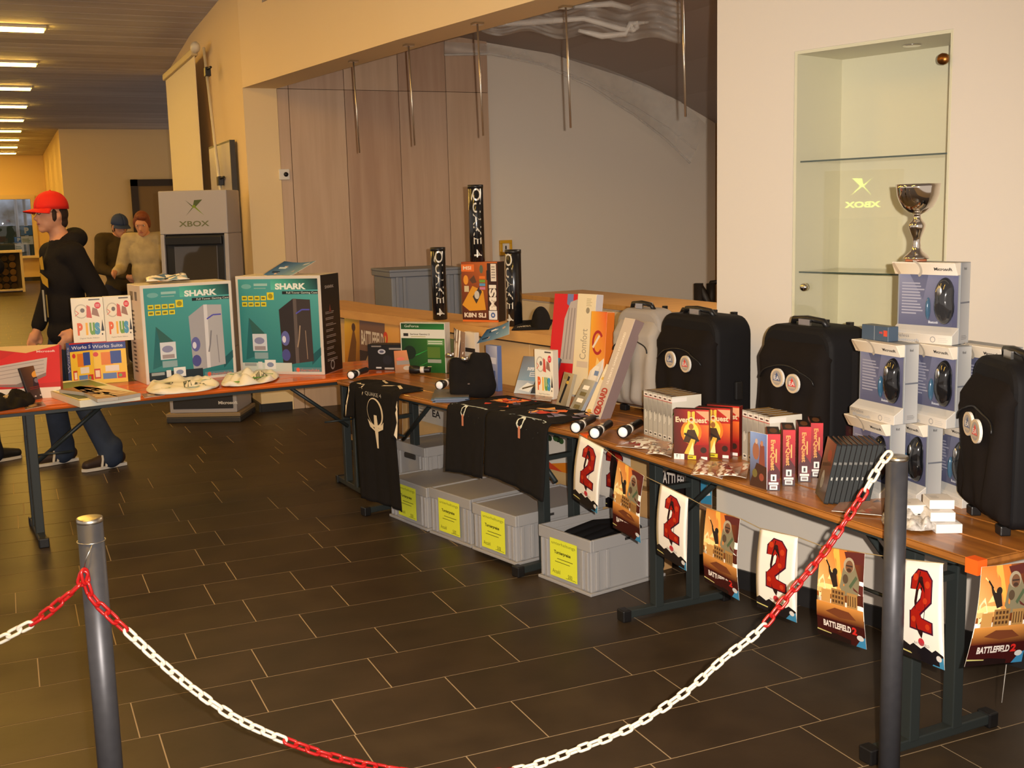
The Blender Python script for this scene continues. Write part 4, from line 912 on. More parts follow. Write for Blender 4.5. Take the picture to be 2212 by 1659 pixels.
def orange_art(W, H):
    a = Art(); a.r(0, 0, W, H, S(222, 216, 206)); a.p([(0, 0), (W, 0), (W, H*.16)], S(224, 130, 30)); a.p([(0, H*.0), (W*.6, H*.0), (W*.3, H*.08)], S(206, 70, 40)); rr = random.Random(3)
    for k in range(40): a.e(W*(.3+.7*rr.random()), H*(.3+.6*rr.random()), W*.05, H*.03, rr.choice([S(50, 84, 40), S(30, 50, 30), S(110, 130, 90)]))
    a.e(W*.8, H*.22, W*.1, H*.06, S(190, 60, 70)); a.e(W*.8, H*.22, W*.07, H*.04, S(230, 226, 220)); a.lines(W*.08, H*.2, W*.3, H*.26, 2, S(80, 70, 66)); return a
cpost('white poster with green leaves and orange corner under the middle table near its right leg', [(1150, 1003), (1262, 1032), (1262, 815), (1150, 785)], orange_art)

# green graphics card carton etc.
t, W, H = upbox('graphics_card_box', 'green graphics card box with a white band standing against the counter', 'box', (868, 803), (964, 806), 697, .07, base=S(214, 214, 204), side=S(196, 192, 182))
a = Art(); a.g(.006, 0, W-.004, H*.69, [S(20, 50, 26), S(24, 90, 36), S(60, 120, 40), S(16, 60, 30)]); a.g(.006, H*.87, W-.004, H-.003, [S(30, 84, 40), S(40, 130, 60), S(30, 100, 46), S(20, 50, 30)]); a.p([(W*.35, H*.1), (W*.8, H*.3), (W*.5, H*.16)], S(60, 190, 80)); a.p([(W*.2, H*.3), (W*.7, H*.5), (W*.4, H*.36)], S(44, 160, 70)); a.e(W*.2, H*.4, W*.14, H*.14, S(16, 36, 24))
a.t('GeForce', W*.1, H*.91, W*.42, H*.96, S(206, 216, 200)); a.r(W*.07, H*.73, W*.18, H*.79, S(36, 36, 36)); a.t('Serious Gaming 2', W*.22, H*.745, W*.66, H*.79, S(70, 66, 60), .02); a.lines(W*.24, H*.71, W*.74, H*.735, 1, S(170, 160, 90))
a.r(W*.6, H*.56, W*.96, H*.66, S(110, 150, 100)); a.lines(W*.62, H*.57, W*.94, H*.655, 2, S(206, 216, 200)); a.r(W*.6, H*.3, W*.88, H*.52, S(84, 116, 44)); a.r(W*.6, H*.2, W*.9, H*.27, S(150, 156, 146)); a.build('front_print', t, front())
t, W, H = upbox('headset_box', 'glossy black box with a silver disc in front of the orange war poster', 'box', (796, 799), (880, 800), 744, .09, base=S(24, 23, 24))
a = Art(); a.e(W*.36, H*.72, W*.1, H*.1, S(190, 190, 200)); a.e(W*.36, H*.72, W*.06, H*.05, S(90, 90, 110)); a.r(W*.55, H*.8, W*.98, H*.87, S(150, 142, 134)); a.r(W*.1, H*.9, W*.35, H*.95, S(140, 132, 126)); a.r(W*.2, H*.06, W*.34, H*.12, S(206, 206, 210)); a.r(W*.42, H*.03, W*.66, H*.1, S(180, 172, 164)); a.e(W*.5, H*.4, W*.12, H*.18, S(34, 33, 40)); a.build('front_print', t, front())
t, W, H = upbox('game_case', 'small orange-brown game case in front of the green graphics card box', 'game case', (854, 806), (898, 803), 758, .012, lean=.12, base=S(120, 84, 56))
a = Art(); a.g(0, 0, W, H, [S(150, 104, 64), S(176, 130, 84), S(226, 150, 90), S(206, 120, 60)]); a.r(W*.1, H*.36, W*.9, H*.54, S(150, 140, 130)); a.e(W*.3, H*.62, W*.2, H*.08, S(220, 110, 80)); a.r(W*.7, H*.82, W*.95, H*.96, S(226, 196, 170)); a.e(W*.6, H*.2, W*.2, H*.1, S(196, 180, 160)); a.build('front_print', t, front())

# table-frame helpers
def frame_of(A, B_):
    ex = (B_-A).normalized(); return ex, Vector((-ex.y, ex.x, 0))
MX, MY = frame_of(MA, MC)
def mu(px, py): return (P(px, py, TZ)-MA).dot(MX)
def drape(u0, u1, back, hang, seed, wav=.012, skew=0.0, flare=0.0, shear=0.0):
    """cloth lying 'back' deep on the middle table and hanging 'hang' down over its front edge"""
    r_ = random.Random(seed); p1, p2, p3 = [r_.uniform(0, 6) for _ in range(3)]
    R = .016; arc = PI/2*R; tot = back+arc+hang
    def f(u, v, w_):
        s = v*(tot+skew*(u-.5)*2); xx = u0+(u1-u0)*u
        if s < back: y, z = back-s, TZ+.006+w_; y += 0; wob = .008*math.sin(14*u+p1)*math.sin(s*20+p2)*min(1, s/.05); z += abs(wob); 
        elif s < back+arc: a_ = (s-back)/R; y, z = -R*math.sin(a_)-w_*math.sin(a_), TZ+.006-R+R*math.cos(a_)+w_*math.cos(a_)
        else:
            d = s-back-arc; k = d/max(.01, hang); y = -R-.004-w_-abs(wav*k*math.sin(u*11+p3))-.012*k*(1+math.sin(u*5+p1)); z = TZ+.006-R-d; xx += flare*(u-.5)*k+shear*k
        p = MA+MX*xx+MY*y; return Vector((p.x, p.y, z))
    return f, tot
BEI = S(214, 198, 170)
ua, ub = mu(778, 830), mu(876, 846)
f, tot = drape(ua, ub, .17, .60, 3, flare=.0, shear=.085)
a = Art(eps=.0004); cv = lambda v: v
ring_c, rv = .60, .0
a = Art(eps=.0004)
def shirt_emblem(a):
    u0, v0 = .52, .385; ru, rv = .20, .095; n = 36; vs, fs = [], []
    for i in range(n+1):
        ang = 2*PI*i/n; k = .5+.5*math.cos(ang-.25); wd = .03+.20*k**1.6
        ca, sa = math.cos(ang), math.sin(ang)
        vs += [(u0+ru*(1-wd)*ca, v0-rv*(1-wd*.8)*sa), (u0+ru*ca, v0-rv*sa)]
    for i in range(n): fs.append((2*i, 2*i+1, 2*i+3, 2*i+2))
    a.sh.append((vs, fs, BEI))
    a.p([(u0-.035, v0+.02), (u0+.035, v0+.02), (u0+.045, v0+.10), (u0+.016, v0+.24), (u0-.016, v0+.24), (u0-.045, v0+.10)], BEI)
    a.p([(u0-.20, v0+.055), (u0-.14, v0+.075), (u0, v0+.095), (u0+.14, v0+.075), (u0+.20, v0+.055), (u0+.16, v0+.105), (u0, v0+.135), (u0-.16, v0+.105)], BEI)
shirt_emblem(a)
vs, fs = text_tris('QUAKE 4', .02); a.sh.append(([(.30+.42*x, .285-.03*y) for x, y in vs], fs, S(150, 144, 134)))
a.line([(.06, .02), (.2, .06), (.42, .10)], .022, BEI); a.line([(.5, .16), (.72, .1), (.94, .15)], .024, BEI); a.line([(.0, .2), (.12, .23), (.2, .225), (.24, .28)], .03, BEI)
c0 = f(.5, .2, 0)
cloth('t_shirt', 'long black shirt with a pale ring-and-nail emblem hanging over the middle table edge', 't-shirt', f, BLKC, 22, 46, loc=(c0.x, c0.y, TZ), art=a)
shirt = [o for o in COL.objects if o.name.startswith('t_shirt') and o.get('label', '').startswith('long black')][0]
for sgn, uu0, uu1, hg, nm in ((-1, ua-.055, ua+.01, .17, 'sleeve'), (1, ub-.01, ub+.065, .22, 'sleeve')):
    fs_, _ = drape(uu0, uu1, .13, hg, 5+sgn, flare=.02)
    b = MB(); b.grid(lambda u, v: fs_(u, v, 0)-shirt.location, 8, 24); sl = b.build(nm, BLKC, shirt, solid=.004)
    a = Art(eps=.0004); e_ = .06 if sgn < 0 else .94
    a.line([(e_, .45), (e_+.12*-sgn, .6), (e_, .78), (e_+.1*-sgn, .97)], .13, BEI); a.build('trim', sl, lambda u, v, w_: fs_(u, v, w_+.0025)-shirt.location, PRINTM)
# two black shirts with silver and red prints
FIRE = [S(226, 110, 50), S(236, 170, 90), S(196, 60, 40), S(110, 96, 120), S(150, 150, 170)]
def fire_print(a, u0, v0, u1, v1, seed):
    rr = random.Random(seed)
    for k in range(26):
        u = rr.uniform(u0, u1); v = rr.uniform(v0, v1); du, dv_ = rr.uniform(.03, .12)*(u1-u0)*2, rr.uniform(.02, .06)
        a.p([(u-du, v), (u, v-dv_), (u+du, v-dv_*.3), (u+du*.2, v+dv_*.6)], rr.choice(FIRE))
def silver_print(a, u0, u1, v, s):
    C = S(176, 186, 182); D = S(120, 132, 134)
    a.line([(u0, v), (u0+.2*(u1-u0), v-.03*s), (u0+.45*(u1-u0), v-.01*s), (u0+.75*(u1-u0), v-.03*s), (u1, v)], .028*s, C)
    for k, x in enumerate((.05, .3, .45, .62, .8, .92)):
        uu = u0+(u1-u0)*x; a.p([(uu-.02, v-.02*s), (uu+.03, v-.02*s), (uu+.01, v+(.09 if k % 2 else .14)*s)], C if k % 2 else D)
    a.ring(u0+.45*(u1-u0), v+.05*s, .05*s, .04*s, .02*s, S(206, 210, 196)); a.r(u0+.42*(u1-u0), v+.08*s, u0+.48*(u1-u0), v+.17*s, S(190, 120, 90))
for k, (pl, pr_, back, hang, sk, lab) in enumerate((((984, 873), (1062, 892), .34, .30, -.01, 'black shirt with a fiery print hanging over the middle table edge, beside the magazines'), ((1062, 892), (1192, 922), .34, .29, .02, 'wider black shirt with silver gun print hanging over the middle table, beside the torches'))):
    f, tot = drape(mu(*pl)+.002, mu(*pr_)-.002, back, hang, 11+k, wav=.008, skew=sk)
    a = Art(eps=.0004); fire_print(a, .3, .06, .9, .36, 4+k); silver_print(a, .05 if k == 0 else .3, .9, .50, .9)
    if k: a.line([(.02, .46), (.25, .3), (.45, .2)], .02, S(196, 186, 166)); a.line([(.3, .26), (.5, .18)], .03, S(170, 166, 156))
    c0 = f(.5, .4, 0); cloth('t_shirt', lab, 't-shirt', f, BLKC, 20, 34, loc=(c0.x, c0.y, TZ), art=a, group='black shirts with fiery prints')
# magazines
for k in range(4):
    def mg(W, H, k=k):
        a = Art(); a.g(0, 0, W, H, [S(120, 110, 100), S(96, 90, 90), S(110, 104, 100), S(70, 66, 64)]); a.r(0, 0, W, H*.12, S(90, 120, 160)); a.e(W*.5, H*.6, W*.2, H*.2, S(60, 56, 54)); return a
    dx = [0, 6, -3, 4][k]
    flatbox('magazine', ['bottom magazine of the small stack by the long black shirt', 'second magazine from the bottom of the small stack by the long black shirt', 'third magazine from the bottom of the small stack by the long black shirt', 'top magazine of the small stack by the long black shirt'][k], 'magazine', (934+dx, 868-2*k), (1008+dx, 866-2*k), (985+dx, 838), (913+dx, 842), .005, TZ+.0062*k, mg, S(110, 120, 140), 'stack of magazines')
# black bag with silver clips
def blob(parts, voxel, smooth=2):
    """one continuous surface around capsules ((p, q, r0, r1)) and ellipsoids ((c, (rx, ry, rz), rot))"""
    b = MB()
    for p in parts:
        if len(p) == 4:
            a_, c_, r0, r1 = Vector(p[0]), Vector(p[1]), p[2], p[3]; n = max(2, int((c_-a_).length/(min(r0, r1)*.7))+1)
            pts = [a_+(c_-a_)*i/n for i in range(n+1)]; b.tube(pts, [r0+(r1-r0)*i/n for i in range(n+1)], 12)
            b.ell(a_, (r0,)*3, 12, 8); b.ell(c_, (r1,)*3, 12, 8)
        else: b.ell(p[0], p[1], 16, 12, rot=p[2])
    return b
def blob_build(parts, name, m, parent, voxel=.012, smooth=4):
    o = blob(parts, voxel).build(name, m, parent)
    d = o.modifiers.new('fuse', 'REMESH'); d.mode = 'VOXEL'; d.voxel_size = voxel; d.use_smooth_shade = True
    d2 = o.modifiers.new('soften', 'SMOOTH'); d2.factor = .5; d2.iterations = smooth
    return o
c = P(1020, 858, TZ); e1 = (P(1068, 858, TZ)-P(972, 858, TZ))/2; e2 = MY*.06
t = thing('cloth_bag', 'slumped black cloth bag with two silver clips beside the magazine stack', 'bag', (c.x, c.y, TZ))
up = Vector((0, 0, 1)); L1 = e1.length; ux = e1.normalized()
pt = lambda a_, z, d=0: ux*(a_*L1)+up*z+MY*d
blob_build([(pt(-.55, .06), pt(-.7, .17), .055, .035), (pt(-.2, .06), pt(-.55, .16), .06, .04), (pt(.25, .07), pt(.05, .2, .02), .075, .03), (pt(.5, .06), pt(.38, .19, .03), .07, .035), (pt(-.6, .045), pt(.7, .045), .045, .045), (pt(-.3, .04, -.05), pt(.5, .04, -.05), .04, .035)], 'bag_body', BLKC, t, .011, 5)
SIL = mat('silver_metal', S(206, 204, 200), .28, metal=1.0)
for a_, z in ((-.68, .205), (-.05, .185)):
    b = MB(); b.lathe([(0, 0), (.016, .002), (.02, .012), (.014, .022), (0, .024)], 14); o = b.build('clip', SIL, t); p_ = pt(a_, z, -.03); o.location = p_
b = MB(); b.box((-.03, -.003, 0), (.03, .003, .006)); o = b.build('zip_pull', SIL, t); o.location = pt(.62, .075, -.075)
# things on the back of the middle table
t, W, H = upbox('blister_pack', 'tall blue blister pack behind the black cloth bag', 'pack', (1052, 842), (1076, 846), 745, .03, base=S(90, 110, 160))
a = Art(); a.g(0, 0, W, H, [S(120, 140, 190), S(60, 80, 130), S(190, 190, 206), S(100, 110, 150)]); a.r(W*.1, H*.6, W*.9, H*.74, S(196, 196, 210)); a.r(W*.15, H*.3, W*.8, H*.45, S(70, 86, 130)); a.e(W*.5, H*.2, W*.25, H*.05, S(206, 196, 190)); a.build('front_print', t, front(), PRINTG)
t, W, H = upbox('small_carton', 'small white and black carton standing behind the black cloth bag', 'box', (1006, 806), (1028, 810), 716, .03, base=S(222, 212, 196)); a = Art(); a.r(0, H*.52, W, H*.62, S(40, 36, 36)); a.build('front_print', t, front())
sheet('leaflet', 'brown folded leaflet standing upright between the green box and the bag', 'leaflet', [P(980, 806, TZ)+Vector((0, 0, .003)), P(1004, 810, TZ)+Vector((0, 0, .003)), P(1004, 810, TZ)+Vector((.02, .02, .24)), P(980, 806, TZ)+Vector((.02, .02, .26))], lambda W, H: dark_flyer(W, H), bend=lambda u, v: .02*math.sin(PI*u)*(1-v*.5))
sheet('leaflet', 'blue leaflet sticking out from the counter edge above the black bag', 'leaflet', [PL(1030, 742, (CL[1][0]-.03, CL[1][1]), (CL[4][0]-.03, CL[4][1])), PL(1100, 722, (CL[1][0]-.03, CL[1][1]), (CL[4][0]-.03, CL[4][1])), PL(1100, 694, (CL[1][0]-.01, CL[1][1]), (CL[4][0]-.01, CL[4][1])), PL(1052, 712, (CL[1][0]-.01, CL[1][1]), (CL[4][0]-.01, CL[4][1]))], blue_art, bend=lambda u, v: -.01*math.sin(PI*u))
# square picture disc box
t, W, H = solvebox('game_box', 'square blue game box with a sniper picture leaning on the middle table', 'box', (1110, 849), (1189, 855), (1131, 769), .02, base=S(70, 84, 100))
a = Art(); a.g(0, 0, W, H, [S(206, 214, 220), S(60, 100, 140), S(60, 120, 160), S(110, 110, 120)]); a.g(0, H*.35, W*.5, H, [S(140, 160, 176), S(110, 150, 180), S(130, 136, 146), S(104, 102, 108)]); a.p([(W*.45, H*.02), (W*.5, H*.45), (W*.66, H*.72), (W*.86, H*.66), (W*.9, H*.05)], S(50, 56, 64)); a.e(W*.72, H*.7, W*.07, H*.07, S(196, 140, 120)); a.e(W*.71, H*.76, W*.08, H*.05, S(190, 40, 40)); a.line([(W*.8, H*.2), (W*.86, H*.96)], W*.03, S(30, 34, 40)); a.line([(W*.2, H*.14), (W*.6, H*.24)], W*.05, S(80, 74, 56)); a.p([(W*.1, H*.1), (W*.3, H*.3), (W*.5, H*.24), (W*.4, H*.05)], S(220, 222, 220)); a.line([(W*.2, H*.13), (W*.62, H*.28)], W*.04, S(90, 80, 60))
a.r(W*.38, H*.74, W*.5, H*.88, S(206, 204, 206)); a.e(W*.44, H*.81, W*.03, H*.04, S(150, 60, 60)); a.t('SNIPER ELITE', W*.2, H*.62, W*.55, H*.71, S(220, 222, 224), .04); a.r(W*.3, H*.46, W*.5, H*.58, S(200, 204, 210)); a.lines(W*.32, H*.47, W*.48, H*.57, 2, S(110, 130, 150)); a.r(W*.78, H*.03, W*.97, H*.3, S(50, 86, 130)); a.build('front_print', t, front(), PRINTG)
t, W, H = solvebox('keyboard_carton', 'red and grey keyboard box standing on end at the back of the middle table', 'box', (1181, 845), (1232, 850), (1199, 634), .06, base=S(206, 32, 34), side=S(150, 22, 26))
a = Art(); a.r(0, 0, W, H, S(200, 26, 30)); a.p([(W*.55, H), (W*.8, H), (W*.8, H*.85), (W*.55, H*.9)], S(110, 120, 160)); a.p([(W*.45, H*.3), (W*.5, H*.75), (W*.7, H*.92), (W, H*.95), (W, H*.3)], S(176, 164, 156))
for k in range(3): a.line([(W*(.58+.14*k), H*.34), (W*(.66+.12*k), H*.86)], .006, S(140, 128, 124))
a.build('front_print', t, front())
t, W, H = solvebox('keyboard_carton', 'cream keyboard box standing on end beside the red one, printed comfort', 'box', (1233, 852), (1272, 858), (1249, 634), .05, base=S(226, 212, 176), side=S(200, 200, 206))
a = Art(); a.r(0, 0, W, H, S(228, 214, 178)); a.e(W*.6, H*.84, W*.1, H*.03, S(150, 140, 116)); a.lines(W*.5, H*.88, W*.85, H*.96, 5, S(190, 176, 140), 2); a.t('Comfort', W*.32, H*.36, W*.66, H*.66, S(160, 150, 128), 0, 90); a.r(W*.2, H*.28, W*.8, H*.34, S(206, 190, 170)); a.build('front_print', t, front())
t, W, H = solvebox('software_box', 'white software box with colourful lettering leaning on the red keyboard box', 'box', (1191, 853), (1230, 858), (1189, 750), .04, base=S(226, 220, 204)); 
t.location = t.location-MY*.10; plus_art(W, H).build('front_print', t, front())
t, W, H = solvebox('keyboard_carton', 'orange and yellow box with a red curl standing left of the grey suitcase', 'box', (1268, 866), (1301, 872), (1278, 672), .05, base=S(226, 120, 40))
a = Art(); a.g(0, 0, W, H, [S(226, 150, 50), S(230, 180, 60), S(226, 90, 40), S(236, 170, 40)]); a.ring(W*.5, H*.66, W*.3, H*.12, .014, S(170, 40, 36), .6, 5.6); a.line([(W*.2, H*.6), (W*.6, H*.74)], .012, S(230, 216, 196)); a.p([(W*.3, H*.2), (W*.5, H*.5), (W*.7, H*.45), (W*.6, H*.15)], S(240, 200, 120)); a.build('front_print', t, front())
def pack_art(W, H, c1=S(90, 84, 76)):
    a = Art(); a.g(0, 0, W, H, [S(170, 156, 130), S(120, 110, 96), S(190, 170, 130), S(150, 132, 104)]); a.line([(W*.3, H*.1), (W*.62, H*.9)], W*.2, S(34, 32, 34)); a.e(W*.6, H*.72, W*.14, H*.05, S(206, 170, 70)); a.r(W*.1, H*.8, W*.5, H*.95, S(150, 130, 80)); return a
def usb_art(W, H):
    a = Art(); a.g(0, 0, W, H, [S(120, 126, 136), S(60, 66, 76), S(150, 156, 166), S(96, 100, 110)])
    for k in range(4): a.r(W*.25, H*(.1+.2*k), W*.75, H*(.22+.2*k), S(226, 228, 232) if k % 2 else S(36, 40, 48))
    return a
t, W, H = solvebox('blister_pack', 'clear blister pack with a dark pen leaning in front of the white software box', 'pack', (1222, 872), (1243, 878), (1240, 800), .018, base=S(176, 164, 140)); t.location = t.location-MY*.06; pack_art(W, H).build('front_print', t, front(), PRINTG)
t, W, H = solvebox('blister_pack', 'clear blister pack with silver and black blocks leaning beside the long boxes', 'pack', (1228, 886), (1252, 893), (1262, 818), .018, base=S(150, 156, 166)); usb_art(W, H).build('front_print', t, front(), PRINTG)
t, W, H = solvebox('blister_pack', 'white blister pack with a red corner behind the long leaning boxes', 'pack', (1255, 868), (1276, 874), (1284, 768), .018, base=S(226, 220, 210)); a = Art(); a.r(0, 0, W, H*.2, S(196, 80, 50)); a.r(W*.2, H*.5, W*.8, H*.8, S(240, 236, 228)); a.r(W*.5, H*.6, W*.9, H*.7, S(110, 140, 190)); a.build('front_print', t, front())
# long keyset boxes
t, W, H = solvebox('keyset_box', 'slim cream box leaning beside the long silver box', 'box', (1262, 893), (1276, 898), (1310, 786), .03, base=S(232, 222, 200)); a = Art(); a.r(W*.2, H*.8, W*.8, H*.9, S(240, 236, 226)); a.e(W*.5, H*.72, W*.3, H*.03, S(220, 180, 60)); a.e(W*.5, H*.08, W*.3, H*.03, S(220, 180, 80)); a.build('front_print', t, front())
t, W, H = solvebox('keyset_box', 'long silver-grey box with red lettering leaning against the grey suitcase', 'box', (1275, 899), (1296, 906), (1366, 686), .05, lean_=.40, base=S(196, 184, 176), side=S(130, 110, 108))
b0 = t; a = Art(); a.r(W*.0, 0, W, H, S(198, 186, 178)); a.t('ZBOARD', W*.2, H*.04, W*.8, H*.30, S(170, 50, 50), .05, 90); a.ring(W*.5, H*.07, W*.3, H*.03, .008, S(160, 40, 44)); a.t('ULTIMATE GAMING KEYBOARD', W*.42, H*.34, W*.62, H*.86, S(236, 230, 224), .03, 90); a.build('front_print', t, front())
b = MB(); b.box((.002, .002, H), (W-.002, .048, H+.0006)); b.build('end_flap', CARD, t)
# ================================================================ goods on the near table
RX, RY = frame_of(RA, RB)
def along(o, ex, ey, d, px, z=TZ):
    lo, hi = -3.0, 5.0
    for _ in range(50):
        m = (lo+hi)/2
        if proj(o+ex*m+ey*d+Vector((0, 0, z-o.z)))[0] < px: lo = m
        else: hi = m
    return lo
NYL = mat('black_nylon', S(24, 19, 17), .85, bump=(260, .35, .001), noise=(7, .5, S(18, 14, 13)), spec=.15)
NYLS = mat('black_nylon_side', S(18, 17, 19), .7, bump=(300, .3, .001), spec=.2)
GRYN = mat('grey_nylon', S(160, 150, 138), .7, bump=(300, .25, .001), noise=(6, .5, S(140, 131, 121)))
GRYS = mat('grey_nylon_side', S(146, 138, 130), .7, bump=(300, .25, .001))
def rrect(W, H, rt_, rb, n=6):
    pts = []
    for cx_, cz_, r_, a0 in ((W-rb, rb, rb, -PI/2), (W-rt_, H-rt_, rt_, 0), (rt_, H-rt_, rt_, PI/2), (rb, rb, rb, PI)):
        for i in range(n+1): a = a0+PI/2*i/n; pts.append((cx_+r_*math.cos(a), cz_+r_*math.sin(a)))
    return pts
def suitcase(label, o, ex, ey, d, pxl, pxr, ytop, D, fm, sm, badges, group, name='suitcase', seed=1, AB=None):
    if AB: A, B_ = AB; ex = (B_-A).normalized(); W = (B_-A).length
    else: s0_ = along(o, ex, ey, d, pxl); s1_ = along(o, ex, ey, d, pxr); W = s1_-s0_; A = o+ex*s0_+ey*d
    A = Vector((A.x, A.y, TZ)); H = HT(A+ex*W*.4, ytop)
    t = thing(name, label, 'suitcase', A, (0, 0, math.atan2(ex.y, ex.x)), group)
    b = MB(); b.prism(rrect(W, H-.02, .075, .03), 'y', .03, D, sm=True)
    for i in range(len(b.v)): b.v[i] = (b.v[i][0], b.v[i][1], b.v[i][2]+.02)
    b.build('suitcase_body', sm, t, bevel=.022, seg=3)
    r_ = random.Random(seed); ph = [r_.uniform(0, 6) for _ in range(6)]
    # soft front with folds
    prof = rrect(W, H-.035, .085, .03, 8)
    def fr(u, v):
        x, z = W*(.012+.976*u), .03+(H-.05)*v
        ed = min(u, 1-u, v, 1-v); cor = 0
        if v > .8: c = (v-.8)/.2; x = W/2+(x-W/2)*(1-.22*c*c*c)
        bul = .042*min(1, ed/.09)**.6
        fold = .010*math.sin(16*u+3*math.sin(5*v+ph[0]))*max(0, .75-v)*min(1, ed/.1)+.008*math.sin(22*(u-.5)*(1.3-v)+ph[1])*min(1, ed/.1)*(.4 if v > .7 else 1)
        sl = .06*max(0, v-.78)/.22
        return Vector((x, .034-bul+fold*.8+sl, z))
    b = MB(); b.grid(fr, 26, 36); pk = b.build('front_pocket', fm, t, solid=.003)
    b = MB(); pts = []
    for i in range(33):
        a = i/32; u = .10+.8*a; v = .60+.13*math.sin(PI*a)**.6; p = fr(u, v); pts.append((p.x, p.y-.006, p.z))
    b.tube(pts, .003, 6); b.build('zip', BLACK, pk)
    b = MB(); pts = [(W*.09, .018, .05)]
    for i in range(15): a = PI-PI*i/14; pts.append((W/2+W*.43*math.cos(a), .02+.02*math.sin(a), H*.72+H*.20*math.sin(a)))
    pts.append((W*.91, .018, .05)); b.tube(pts, .006, 6); b.build('piping', BLACK, t)
    b = MB(); b.tube([(W*.25, D*.45, H-.005), (W*.29, D*.42, H+.018), (W*.5, D*.4, H+.024), (W*.71, D*.42, H+.018), (W*.75, D*.45, H-.005)], .011, 8); hd = b.build('top_handle', BLACK, t)
    b = MB(); b.box((W*.42, D*.4-.018, H+.0), (W*.58, D*.4-.01, H+.022)); b.build('handle_tag', SIL, hd)
    b = MB(); b.box((W-.004, D*.55, H*.30), (W+.014, D*.72, H*.46)); b.build('side_foot', BLACK, t, bevel=.006)
    for x in (.05, W-.05):
        b = MB(); b.tube([(x-.015, D-.02, .026), (x+.015, D-.02, .026)], .026, 14); b.build('wheel', BLACK, t)
        b = MB(); b.box((x-.02, .02, 0), (x+.02, .05, .028)); b.build('foot', BLACK, t, bevel=.004)
    b = MB(); b.box((W*.3, D-.002, .05), (W*.36, D+.016, H+.006)); b.box((W*.64, D-.002, .05), (W*.70, D+.016, H+.006)); b.build('pull_rods', BLACK, t)
    for k, (u, v) in enumerate(badges):
        p = fr(u, v); a = Art(); R = .034
        a.e(0, 0, R, R, S(196, 176, 146)); a.e(0, 0, R*.78, R*.78, S(150, 142, 136)); c_ = S(70, 84, 120) if k == 0 else S(206, 60, 50)
        a.p([(-R*.6, -R*.3), (0, R*.6), (R*.6, -R*.3)], c_); a.t('EA', -R*.42, -R*.22, R*.42, R*.22, S(206, 200, 196), .03); a.r(-R*.5, -R*.5, R*.5, -R*.36, S(176, 160, 140))
        b = MB(); b.prism([(R*math.cos(q), R*math.sin(q)) for q in [2*PI*i/20 for i in range(20)]], 'y', -.004, .004); bd = b.build('badge', MATS['white_plastic'], t); bd.location = (p.x, p.y-.012, p.z)
        a.build('badge_print', bd, lambda x, z, w_: (x, -.0045-w_, z))
    return t, W, H
BG_ = [(.40, .62), (.66, .60)]
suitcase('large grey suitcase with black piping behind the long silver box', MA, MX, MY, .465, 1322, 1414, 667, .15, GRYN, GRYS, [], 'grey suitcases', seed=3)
A, B_ = P(1402, 748, CZ), P(1486, 770, CZ); rz = math.atan2(B_.y-A.y, B_.x-A.x); W = (B_-A).length; H = HT(A, 674)
t = thing('travel_bag', 'small grey bag on the counter between the grey suitcase and the farthest black one', 'bag', A+Vector((.02, 0, 0)), (0, 0, rz), None)
b = MB(); b.prism(rrect(W, H, min(.08, H*.45), .02), 'y', .0, .17, sm=True); b.build('bag_body', GRYN, t, bevel=.02, seg=3)
b = MB(); b.tube([(W*.3, .085, H-.004), (W*.36, .085, H+.02), (W*.64, .085, H+.02), (W*.7, .085, H-.004)], .008, 8); b.build('handle', BLACK, t)
b = MB(); b.tube([(.03, -.001, .03), (.03, -.001, H*.6), (W*.2, -.001, H*.9), (W*.8, -.001, H*.9), (W-.03, -.001, H*.6), (W-.03, -.001, .03)], .004, 6); b.build('piping', BLACK, t)
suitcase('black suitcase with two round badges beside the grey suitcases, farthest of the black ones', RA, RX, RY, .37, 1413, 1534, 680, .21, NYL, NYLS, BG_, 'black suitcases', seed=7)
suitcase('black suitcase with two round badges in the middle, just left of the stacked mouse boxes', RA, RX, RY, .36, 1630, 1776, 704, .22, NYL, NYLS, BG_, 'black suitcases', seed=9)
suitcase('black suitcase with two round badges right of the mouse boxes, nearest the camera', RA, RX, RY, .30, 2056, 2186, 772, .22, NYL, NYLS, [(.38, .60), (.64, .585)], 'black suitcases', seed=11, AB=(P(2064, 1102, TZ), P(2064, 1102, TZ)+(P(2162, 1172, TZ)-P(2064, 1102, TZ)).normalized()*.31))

# torches; lenses coloured white in place of the flash glint
LENS = mat('torch_lens_glint', S(250, 250, 255), .25, coat=.5)
def torch(label, lens, tail, z=TZ, L_=None):
    R = .024; a_, c_ = P(*lens, z+R), P(*tail, z+R); d = (a_-c_); d.z = 0; L_ = L_ or min(.22, max(.12, d.length)); d.normalize()
    # lens towards the room, body lying back
    t = thing('torch', label, 'torch', (a_.x, a_.y, z+R+.004), (0, 0, math.atan2(d.y, d.x)), 'black torches')
    b = MB(); prof = [(0, -L_), (.015, -L_), (.017, -L_+.006), (.016, -.075), (.018, -.07), (R, -.035), (R, 0), (R-.003, .001)]
    n = 18; base = len(b.v)
    for r_, x in prof:
        for j in range(n): q = 2*PI*j/n; b.v.append((x, r_*math.cos(q), r_*math.sin(q)))
    for i in range(len(prof)-1):
        for j in range(n): j2 = (j+1) % n; b.face((base+i*n+j, base+i*n+j2, base+(i+1)*n+j2, base+(i+1)*n+j), m=0, sm=True)
    b.build('torch_body', BLACK, t)
    b = MB(); b.ell((-.003, 0, 0), (.009, R-.003, R-.003), 14, 8); b.build('lens', LENS, t)
    b = MB(); b.tube([(-.085, 0, 0), (-.062, 0, 0)], .0195, 14); b.build('collar', MATS['white_plastic'], t)
    b = MB(); b.box((-.13, -.006, .0145), (-.105, .006, .019)); b.build('switch', SIL, t, bevel=.002)
    return t
torch('black torch on the far corner of the middle table beside the long black shirt', (758, 812), (792, 800))
